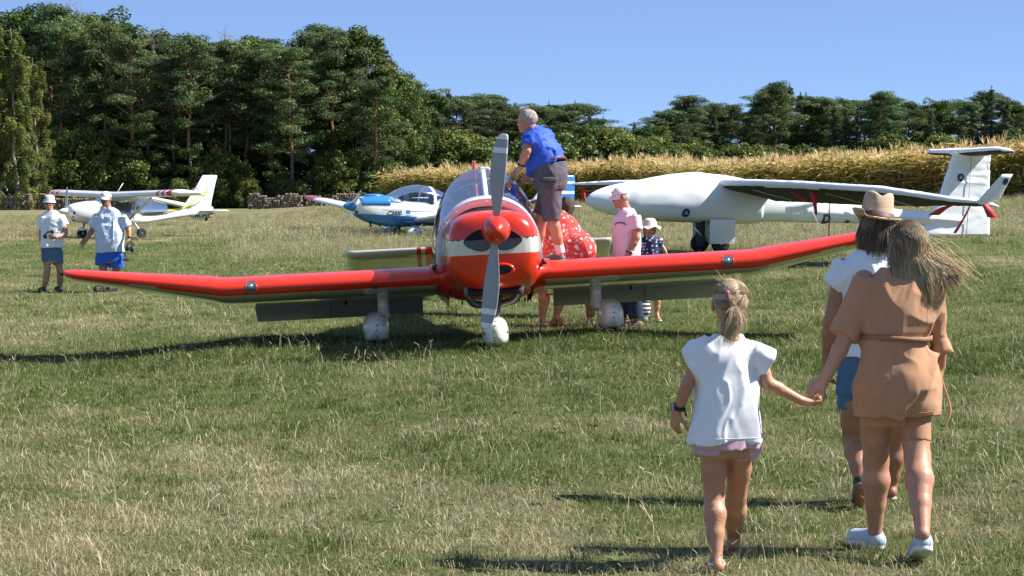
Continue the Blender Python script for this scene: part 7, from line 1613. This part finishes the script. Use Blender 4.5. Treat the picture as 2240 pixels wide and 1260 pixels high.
def man_pink():
    F = Fig('man in a pale pink T-shirt, white cap and dark jeans standing behind the wing', 1378, 24.2, (-.92, -.3, 0)); J = F.J
    hd = J(1357, 432, 0); nb = J(1370, 460, .03); sL, eL, wL = J(1388, 476, -.14), J(1392, 520, -.17), J(1374, 558, -.18); sR, eR, wR = J(1358, 478, .14), J(1350, 525, .16), J(1346, 562, .12)
    hL, kL, aL = J(1378, 590, -.08), J(1384, 645, -.09), J(1392, 700, -.08); hR, kR, aR = J(1366, 590, .1), J(1362, 645, .06), J(1364, 698, .06)
    S = F.sdf([hd, wL, wR, aL, aR, J(1368, 585, -.2)], .009, .16); S.loft(J(1372, 595), J(1371, 458, .02), (.3, -.95, 0), [(0, 0, 0, .14, .12), (.5, 0, 0, .15, .12), (.85, 0, 0, .15, .09), (1, 0, 0, .06, .06)], .03); arm(S, sL, eL, wL, (.050, .043, .030)); arm(S, sR, eR, wR, (.05, .043, .03)); hand(S, wL, (-.4, 0, -.9), (-.5, .8, 0), (-.8, -.3, 0), 1.05, .5, .2); hand(S, wR, (-.2, 0, -1), (-.5, -.8, 0), (-.8, .3, 0), 1.05, .5, .2)
    leg(S, hL, kL, aL, (.07, .055, .055, .036), (.9, .3, 0)); leg(S, hR, kR, aR, (.07, .055, .055, .036), (.9, .3, 0)); g, M = head(S, hd, (-.93, -.30, -.22), 1.0, neck=nb, nr=.055); B = S.build('body', SKINP, F.t); sunglasses(F, g, M, 1.0, F.t)
    S = F.sdf([J(1338, 455, .2), J(1405, 570, -.2)], .008, .16); S.loft(J(1370, 567), J(1372, 455, .02), (.3, -.95, 0), [(0, 0, 0, .178, .158), (.15, 0, 0, .18, .16), (.45, 0, 0, .178, .155), (.75, 0, 0, .182, .135), (.92, 0, 0, .14, .095), (1, 0, 0, .075, .07)], 0, p=2.3); sleeve(S, J(1386, 474, -.13), J(1391, 503, -.16), .085, .075, .05); sleeve(S, J(1360, 474, .13), J(1352, 505, .15), .085, .075, .05); S.folds(0.0072, (7, 7, 4), 71); S.folds(0.0029, (15, 15, 10), 72); ts = S.build('t_shirt', PINK, F.t)
    S = F.sdf([J(1372, 600)], .009, .55); S.loft(J(1372, 610), J(1372, 564), (.3, -.95, 0), [(0, 0, 0, .165, .15), (1, 0, 0, .16, .145)], .02); sleeve(S, J(1378, 600, -.07), aL + [0, 0, .02], .105, .085, .03, (1, 0, 0)); sleeve(S, J(1368, 600, .08), aR + [0, 0, .02], .105, .085, .03, (1, 0, 0)); S.folds(0.0086, (8, 8, 7), 74); S.build('jeans', JEANS, F.t)
    for a in (aL, aR): h_ = np.array([a[0] + .07, a[1] + .02, F.gnd(a)]); shoe(F, 'shoe', h_, h_ + np.array([-.25, -.09, 0]), 0, .09, mat('brown_shoe', (.20, .11, .085), .7, .2, 20), SHOEB, F.t, .009, .07)
    cp = cap(F, g, M, 1.0, mat('white_cap', (.78, .77, .80), .8, .05, 12), F.t); S = F.sdf([hd], .008, .2); S.ell(g(0, -.03, -.0), (.081, .082, .062), M, .01); S.cut(g(0, -.012, 0), unit(np.array([-.93, -.3, 0]))); S.build('hair', mat('silver_hair', (.48, .46, .44), .7, .2, 50, .5, 120), F.t)
    m1 = MB(); m1.box(g(0, .100, .085), (.004, .030, .018), M @ rotm('Z', R(90)) @ rotm('X', 0)) if False else m1.ell(g(0, .088, .080), np.array([.020, .012, .012]), M, 10, 6); m1.build('cap_badge', mat('mauve_badge', (.40, .32, .45), .7), cp)
    m1 = MB(); a_ = unit(wL - eL); c = wL - a_ * .03; F_, r_, q_ = frame(a_, (0, 1, 0)); m1.tube([c + (r_ * math.cos(q) + q_ * math.sin(q)) * .033 for q in np.arange(13) / 12 * 2 * np.pi], .011, 6); wt = m1.build('watch_strap', SHOEB, F.t); m1 = MB(); m1.box(c + [.012, -.034, 0], (.022, .006, .024), rotm('Y', R(25)), bev=.004); m1.build('watch_case', ALU, wt); m1 = MB(); m1.box(c + [.012, -.041, 0], (.017, .002, .019), rotm('Y', R(25))); m1.build('watch_face', GLASSB, wt)
    # faded arc of print across the chest: lettering cannot be read, a short row of worn letters
    bv = BVHTree.FromPolygons([v.co[:] for v in ts.data.vertices], [q.vertices[:] for q in ts.data.polygons]); m1 = MB(); ct = J(1350, 492, -.30)
    for i in range(8):
        x = -.075 + i * .021; z = .025 - (x + .0) ** 2 * 4; p = ct + np.array([x, 0, z]); h = bv.ray_cast(Vector(p), Vector((.25, 1, 0)))
        if h[0]: m1.box(np.array(h[0]) - [.002, .006, 0], (.007, .003, .010), rotm('Y', x * 5))
    if m1.V: m1.build('chest_print', mat('print_navy', (.12, .08, .20), .8), ts, smooth=False)['kind'] = 'stuff'
# ---------------------------------------------------------------- little girl in polka dots
def girl_dots():
    F = Fig('little girl in a cream sun hat and navy polka dot dress beside the pink shirt', 1425, 25.4, (-.12, -1, 0)); J = F.J
    hd = J(1421, 502, 0); nb = J(1422, 520, .01); sL, eL, wL = J(1443, 530), J(1452, 545, -.02), J(1459, 560, -.04); sR, eR, wR = J(1402, 530), J(1397, 550), J(1396, 572, -.05)
    hL, kL, aL = J(1434, 615), J(1437, 650), J(1437, 686); hR, kR, aR = J(1411, 615), J(1409, 650, .1), J(1408, 684, .12)
    S = F.sdf([hd, wL, wR, aL, aR, J(1437, 700), J(1463, 575)], .008, .14); S.loft(J(1423, 622), J(1422, 519), (1, 0, 0), [(0, 0, 0, .10, .08), (.5, 0, 0, .10, .075), (.85, 0, 0, .105, .06), (1, 0, 0, .045, .04)], .03); arm(S, sL, eL, wL, (.030, .024, .018)); arm(S, sR, eR, wR, (.03, .024, .018)); hand(S, wL, (.3, -.1, -1), (-1, 0, 0), (0, -1, 0), .72, .5); hand(S, wR, (0, -.1, -1), (1, 0, 0), (0, -1, 0), .72, .5)
    leg(S, hL, kL, aL, (.052, .038, .040, .024), (0, 1, 0)); leg(S, hR, kR, aR, (.052, .038, .040, .024), (0, 1, 0))
    for a in (aL, aR): foot(S, a, (.2, -1, 0), F.gnd(a) + .014, .17, .055)
    g, M = head(S, hd, (-.12, -1, -.05), .88, neck=nb, nr=.04); B = S.build('body', SKIN, F.t); eyes(F, g, M, .88, B); brows(F, g, M, .88, BROWNH, B)
    m1 = MB(); m1.tube([g(-.02, .098, -.060), g(0, .101, -.062), g(.02, .098, -.060)], .0035, 5); m1.build('lips', mat('lip_rose', (.42, .13, .11), .5), B)
    S = F.sdf([J(1398, 510), J(1455, 640)], .008, .14); S.loft(J(1424, 625), J(1422, 514), (1, 0, 0), [(0, 0, 0, .175, .14), (.4, 0, 0, .135, .11), (.7, 0, 0, .125, .095), (.88, 0, 0, .12, .08), (1, 0, 0, .055, .05)], 0); S.ell(J(1444, 530), (.055, .055, .055), None, .03); S.ell(J(1402, 530), (.055, .055, .055), None, .03); S.folds(0.0058, (10, 10, 5), 81); m = mat('navy_polka', (.022, .030, .135), .85, .08, 10); dots(m, (.70, .70, .76), 24, .36, .6); S.build('dress', m, F.t)
    m1 = MB(); m1.tube(crom([J(1440, 519, -.08), J(1425, 535, -.13), J(1408, 560, -.14)], 5), .006, 5); m1.build('bag_strap', SHOEB, F.t)
    S = F.sdf([hd], .008, .2); S.ell(g(0, -.015, .02), np.array([.084, .098, .092]) * .9, M, .02); S.rc(g(-.055, -.02, -.03), g(-.065, -.0, -.12), .032, .018, .02); S.rc(g(.055, -.02, -.03), g(.062, .0, -.12), .032, .018, .02); S.ell(g(0, .075, -.03), np.array([.056, .055, .085]) * .9, M, 0, True); S.folds(0.0029, (40, 40, 10), 83); S.build('hair', mat('light_brown_hair', (.24, .15, .085), .6, .3, 40, .5, 120), F.t)
    n = 36; an = np.arange(n) * 2 * np.pi / n; A = []; hc = g(0, -.012, .064)
    for rad, z in ((.03, .085), (.065, .075), (.085, .045), (.092, 0), (.11, -.018), (.145, -.035), (.146, -.04), (.11, -.024), (.088, -.006)): A.append(np.stack([np.cos(an) * rad * .97, np.sin(an) * rad, z + (rad > .1) * .016 * np.sin(an * 5 + 1) * (rad - .09) / .05], 1) + hc)
    m1 = MB(); m1.rings(np.array(A)); m1.build('sun_hat', mat('cream_cotton', (.74, .62, .54), .85, .06, 14), F.t)
    for a in (aL, aR):
        f = unit((.2, -1, 0)); c = np.array([a[0], a[1], F.gnd(a)]); S = F.sdf([c], .008, .2); S.rc(c - f * .02 + [0, 0, .008], c + f * .12 + [0, 0, .008], .030, .033, 0); S.cut(c + [0, 0, .018], (0, 0, 1)); S.cut(c, (0, 0, -1)); sd_ = S.build('sandal', SOLE, F.t); r_ = np.cross(f, (0, 0, 1)); m1 = MB(); m1.tube(crom([c + f * .07 - r_ * .032 + [0, 0, .012], c + f * .07 + [0, 0, .045], c + f * .07 + r_ * .032 + [0, 0, .012]], 4), .010, 6); m1.build('strap', SOLE, sd_)
    # striped beach bag hanging at her side
    c = J(1406, 668, -.06); t = thing('beach_bag', 'black and white striped cloth bag hanging beside the dark jeans', 'bag', F.o + Vector(c) - Vector((0, 0, .2)))
    m = mat('black_white_stripes', (.03, .03, .04), .85, .05, 8); nt_ = m.node_tree; b = nt_.nodes['Principled BSDF']; tc = _n(nt_, 'ShaderNodeTexCoord'); wv = _n(nt_, 'ShaderNodeTexWave'); wv.bands_direction = 'Z'; wv.inputs['Scale'].default_value = 6.5; wv.inputs['Distortion'].default_value = .6; nt_.links.new(tc.outputs['Object'], wv.inputs['Vector']); r_ = _n(nt_, 'ShaderNodeValToRGB'); r_.color_ramp.interpolation = 'CONSTANT'; r_.color_ramp.elements[0].color = (.025, .025, .035, 1); r_.color_ramp.elements[1].position = .5; r_.color_ramp.elements[1].color = (.75, .75, .75, 1); nt_.links.new(wv.outputs[0], r_.inputs[0]); nt_.links.new(r_.outputs[0], b.inputs['Base Color'])
    S = SDF((-.2, -.2, -.1), (.2, .2, .6), .009); S.loft((0, 0, .06), (0, 0, .36), (1, 0, 0), [(0, 0, 0, .07, .05), (.4, 0, 0, .095, .06), (1, 0, 0, .085, .03)], 0, rnd=.02); S.folds(0.0058, (9, 9, 6), 5); S.build('pouch', m, t); S = SDF((-.2, -.2, -.1), (.2, .2, .2), .009); S.loft((0, 0, .0), (0, 0, .07), (1, 0, 0), [(0, 0, 0, .06, .045), (1, 0, 0, .07, .05)], 0, rnd=.02); S.build('base', mat('sage_cloth', (.30, .40, .30), .85, .3, 20), t); m1 = MB(); m1.tube(crom([(-.06, 0, .34), (-.03, 0, .50), (.03, 0, .50), (.06, 0, .34)], 5), .010, 6); m1.build('handle', SHOEB, t)
# ---------------------------------------------------------------- the two men walking from the left
def headset(label, c, cord=True):
    t = thing('headset', label, 'headset', c, (0, 0, 0), 'aviation headsets'); a = np.linspace(-.2, math.pi + .2, 15)
    m1 = MB(); m1.tube([(math.cos(q) * .085, 0, math.sin(q) * .10) for q in a], .012, 8); m1.build('headband', SHOEB, t)
    for q in (-1, 1): m1 = MB(); m1.ell((q * .075, 0, -.03), (.032, .042, .055), n=14, m=8); m1.build('ear_cup', SHOEB, t)
    m1 = MB(); m1.tube(crom([(.09, 0, -.05), (.13, -.04, -.09), (.15, -.06, -.10)], 4), .006, 6); bm_ = m1.build('boom', SHOEB, t); m1 = MB(); m1.ell((.155, -.06, -.10), (.018, .012, .012), n=10, m=6); m1.build('microphone', SHOEB, bm_)
    return t
def man_young():
    F = Fig('young man in a white sun hat, white T-shirt and denim shorts carrying a headset', 112, 36, (.05, -1, 0)); J = F.J
    hd = J(108, 445, 0); nb = J(110, 464, .02); sR, eR, wR = J(92, 478), J(90, 512, .02), J(92, 545, -.02); sL, eL, wL = J(135, 477), J(146, 512, -.05), J(122, 519, -.25)
    hR, kR, aR = J(102, 558), J(103, 592, -.1), J(97, 630, -.05); hL, kL, aL = J(124, 558), J(131, 592, .05), J(132, 628, .12)
    S = F.sdf([hd, wL, wR, aL, aR, J(92, 560), J(105, 515, -.4)], .010, .16); S.loft(J(113, 575), J(111, 464, .02), (1, 0, 0), [(0, 0, 0, .15, .11), (.5, 0, 0, .14, .10), (.85, 0, 0, .16, .085), (1, 0, 0, .06, .055)], .03); arm(S, sR, eR, wR, (.048, .04, .028)); arm(S, sL, eL, wL, (.048, .04, .028)); hand(S, wR, (0, -.1, -1), (1, 0, 0), (0, -1, 0), 1.05, .5); hand(S, wL, (-.9, -.2, .05), (.1, 1, .2), (0, 0, 1), 1.05, .8)
    leg(S, hR, kR, aR, (.075, .058, .060, .036), (0, 1, 0)); leg(S, hL, kL, aL, (.075, .058, .060, .036), (0, 1, 0)); g, M = head(S, hd, (.08, -1, 0), 1.0, neck=nb, nr=.055); B = S.build('body', SKINP, F.t); sunglasses(F, g, M, 1.0, F.t)
    m1 = MB(); m1.tube([g(-.02, .098, -.060), g(.02, .098, -.060)], .004, 5); m1.build('lips', mat('lip_rose', (.42, .13, .11), .5), B)
    S = F.sdf([J(82, 460), J(150, 545)], .009, .16); S.loft(J(115, 541), J(111, 461, .02), (1, 0, 0), [(0, 0, 0, .205, .14), (.4, 0, 0, .20, .135), (.75, 0, 0, .205, .12), (.92, 0, 0, .15, .085), (1, 0, 0, .075, .065)], 0, p=2.3); sleeve(S, J(96, 476), J(90, 494), .085, .078, .05); sleeve(S, J(131, 476), J(142, 494), .085, .078, .05); S.folds(0.0101, (7, 6, 5), 91); S.folds(0.0036, (16, 15, 10), 92); S.build('t_shirt', WSHIRT, F.t)
    S = F.sdf([hL, hR], .009, .36); S.loft(J(114, 570), J(114, 538), (1, 0, 0), [(0, 0, 0, .175, .125), (1, 0, 0, .17, .12)], .02); sleeve(S, J(104, 552), J(104, 573, -.05), .105, .10, .02, (1, 0, 0)); sleeve(S, J(124, 552), J(127, 577, .02), .105, .10, .02, (1, 0, 0)); S.folds(0.0072, (9, 9, 7), 93); S.build('shorts', DENIM, F.t)
    for a in (aR, aL):
        h_ = np.array([a[0], a[1] + .06, F.gnd(a)]); shoe(F, 'trainer', h_, h_ + np.array([-.04, -.27, 0.02]), 0, .098, SHOEB, SHOEB, F.t, .009, .08); S = F.sdf([a], .009, .1); sleeve(S, a + [0, 0, .01], a + [0, 0, -.05], .043, .045, 0, (1, 0, 0)); S.build('sock', SOCK, F.t)
    n = 32; an = np.arange(n) * 2 * np.pi / n; A = []; hc = g(0, -.012, .066)
    for rad, z in ((.02, .085), (.065, .08), (.088, .05), (.098, -.01), (.110, -.035), (.120, -.050), (.118, -.053), (.104, -.038), (.092, -.015)): A.append(np.stack([np.cos(an) * rad * .95, np.sin(an) * rad, np.full(n, z)], 1) + hc)
    m1 = MB(); m1.rings(np.array(A)); ht = m1.build('bucket_hat', WSHIRT, F.t); m1 = MB(); m1.ell(hc + [-.055, -.080, .03], (.028, .012, .022), rotm('Z', R(-35)), 10, 6); m1.build('hat_badge', mat('print_grey', (.12, .13, .16), .8), ht)
    S = F.sdf([hd], .010, .2); S.ell(g(0, -.02, .015), (.083, .098, .088), M, .02); S.cut(g(0, .03, 0), (0, -1, .0)); S.build('hair', BROWNH, F.t)
    hs = headset('black headset held against the white T-shirt of the young man', F.o + Vector(J(106, 511, -.36))); hs.rotation_euler = (R(70), R(-35), R(20))
    m1 = MB(); m1.tube(crom([(0, .02, -.02), (.06, .03, -.12), (.02, .12, -.25), (.03, .10, -.36)], 6), .005, 5); m1.build('cord', SHOEB, hs)
def man_cap():
    F = Fig('older man in white cap, pale blue shirt and bright blue shorts holding a headset', 238, 36, (-.15, -1, 0)); J = F.J
    hd = J(231, 436, 0); nb = J(236, 458, .02); sR, eR, wR = J(210, 474), J(202, 502, .0), J(189, 524, -.10); sL, eL, wL = J(268, 474), J(281, 500, .0), J(283, 520, -.10)
    hR, kR, aR = J(224, 560), J(226, 598, -.05), J(222, 626, -.10); hL, kL, aL = J(254, 560), J(254, 598, .05), J(250, 624, .10)
    S = F.sdf([hd, wL, wR, aL, aR, J(178, 545, -.2), J(283, 540)], .010, .16); S.loft(J(239, 575), J(238, 457, .02), (1, 0, 0), [(0, 0, 0, .16, .13), (.5, 0, 0, .17, .14), (.85, 0, 0, .18, .10), (1, 0, 0, .07, .06)], .03); arm(S, sR, eR, wR, (.055, .047, .033)); arm(S, sL, eL, wL, (.055, .047, .033)); hand(S, wR, (-.65, -.3, -.75), (.3, -.8, -.3), (-.6, -.3, .6), 1.12, .15, .05, 1.35); hand(S, wL, (.0, -.1, -1), (-1, 0, 0), (0, -1, 0), 1.1, .9)
    leg(S, hR, kR, aR, (.085, .062, .064, .040), (0, 1, 0)); leg(S, hL, kL, aL, (.085, .062, .064, .040), (0, 1, 0)); g, M = head(S, hd, (-.25, -1, -.05), 1.06, neck=nb, nr=.062, jaw=1.08); B = S.build('body', SKINT, F.t); brows(F, g, M, 1.06, GREYH, B); sunglasses(F, g, M, 1.0, F.t)
    m1 = MB(); m1.ell(g(0, .098, -.044), np.array([.028, .010, .009]) * 1.06, M, 12, 6); m1.build('moustache', mat('dark_grey_hair', (.10, .085, .075), .8), B); m1 = MB(); m1.ell(g(0, .092, -.062), np.array([.016, .008, .006]) * 1.06, M, 10, 6); m1.build('open_mouth', DARK, B)
    S = F.sdf([J(195, 450), J(290, 560)], .009, .16); S.loft(J(241, 552), J(238, 455, .02), (1, 0, 0), [(0, 0, 0, .25, .19), (.25, 0, -.015, .245, .20), (.5, 0, -.015, .24, .19), (.78, 0, 0, .235, .145), (.92, 0, 0, .17, .10), (1, 0, 0, .085, .075)], 0, p=2.3); sleeve(S, J(214, 474), J(201, 496), .098, .088, .05); sleeve(S, J(265, 474), J(279, 496), .098, .088, .05)
    S.rc(J(237, 560, -.30), J(238, 530, -.30), .075, .004, 0, True); S.rc(J(237, 453, -.16), J(237, 478, -.20), .055, .005, 0, True); S.folds(0.0115, (6, 6, 5), 95); S.folds(0.0043, (15, 15, 10), 96); sh_ = S.build('shirt', PALEB, F.t)
    bv = BVHTree.FromPolygons([v.co[:] for v in sh_.data.vertices], [q.vertices[:] for q in sh_.data.polygons])
    def onshirt(px_, py_):
        p = J(px_, py_, -.6); h = bv.ray_cast(Vector(p), Vector((0, 1, 0))); return np.array(h[0]) if h[0] else p + [0, .4, 0]
    m1 = MB(); m1.tube([onshirt(237.5, y) + [0, -.003, 0] for y in np.linspace(482, 530, 10)], .009, 5); m1.build('placket', PALEB, sh_)
    for x in (223, 256): m1 = MB(); m1.box(onshirt(x, 482) + [0, -.003, 0], (.058, .010, .060), bev=.006); pk = m1.build('pocket', PALEB, sh_); m1 = MB(); m1.box(onshirt(x, 477) + [0, -.014, 0], (.060, .006, .018), bev=.004); m1.build('pocket_flap', PALEB, sh_)
    for q in (-1, 1): m1 = MB(); m1.box(np.array(nb) + [q * .062, -.085, .005], (.048, .008, .030), rotm('Y', R(q * 38)) @ rotm('X', R(-25)), bev=.006); m1.build('collar', PALEB, sh_)
    S = F.sdf([hL, hR], .009, .36); S.loft(J(239, 572), J(239, 540), (1, 0, 0), [(0, 0, 0, .205, .15), (1, 0, 0, .20, .145)], .02); sleeve(S, J(225, 556), J(222, 581, -.02), .125, .125, .02, (1, 0, 0)); sleeve(S, J(253, 556), J(255, 584, .02), .125, .125, .02, (1, 0, 0)); S.folds(0.0086, (7, 7, 5), 97); S.build('shorts', BLUES, F.t)
    for a in (aR, aL): h_ = np.array([a[0] + .01, a[1] + .07, F.gnd(a)]); shoe(F, 'trainer', h_, h_ + np.array([-.09, -.28, .02]), 0, .105, SHOEB, SHOEB, F.t, .009, .085); S = F.sdf([a], .009, .12); sleeve(S, a + [0, 0, .05], a + [0, 0, -.05], .047, .05, 0, (1, 0, 0)); S.build('sock', SHOEB, F.t)
    cp = cap(F, g, M, 1.06, mat('white_cap', (.78, .77, .80), .8, .05, 12), F.t, .8); m1 = MB(); m1.tube([g(-.035, .098, .085), g(0, .104, .090), g(.03, .100, .085)], .005, 5); m1.build('cap_badge', mat('print_grey', (.12, .13, .16), .8), cp); S = F.sdf([hd], .010, .2); S.ell(g(0, -.025, .0), (.086, .092, .07), M, .01); S.cut(g(0, -.0, 0), (-.2, -1, 0)); S.build('hair', GREYH, F.t)
    m1 = MB(); m1.tube([wL + [math.cos(q) * .040, math.sin(q) * .040, .015] for q in np.arange(13) / 12 * 2 * np.pi], .010, 6); m1.build('wristband', SHOEB, F.t)
    hs = headset('black headset with dangling plugs hanging from the hand of the man in blue shorts', F.o + Vector(J(284, 540, -.14))); hs.rotation_euler = (0, R(10), R(70))
    for pts in ([(0, .02, -.08), (-.04, .05, -.16), (.03, .06, -.22), (0, .05, -.40)], [(-.09, 0, .06), (-.14, 0, -.05), (-.10, .02, -.20), (.02, .03, -.22)]): m1 = MB(); m1.tube(crom(pts, 6), .006, 5); m1.build('cord', SHOEB, hs)
    m1 = MB(); m1.box((0, .06, -.225), (.075, .018, .018), rotm('Y', R(-10)), bev=.006); m1.build('control_box', SHOEB, hs)
man_wing(); woman_floral(); helper_navy(); man_pink(); girl_dots(); man_young(); man_cap()
print('people', time.time() - T0)
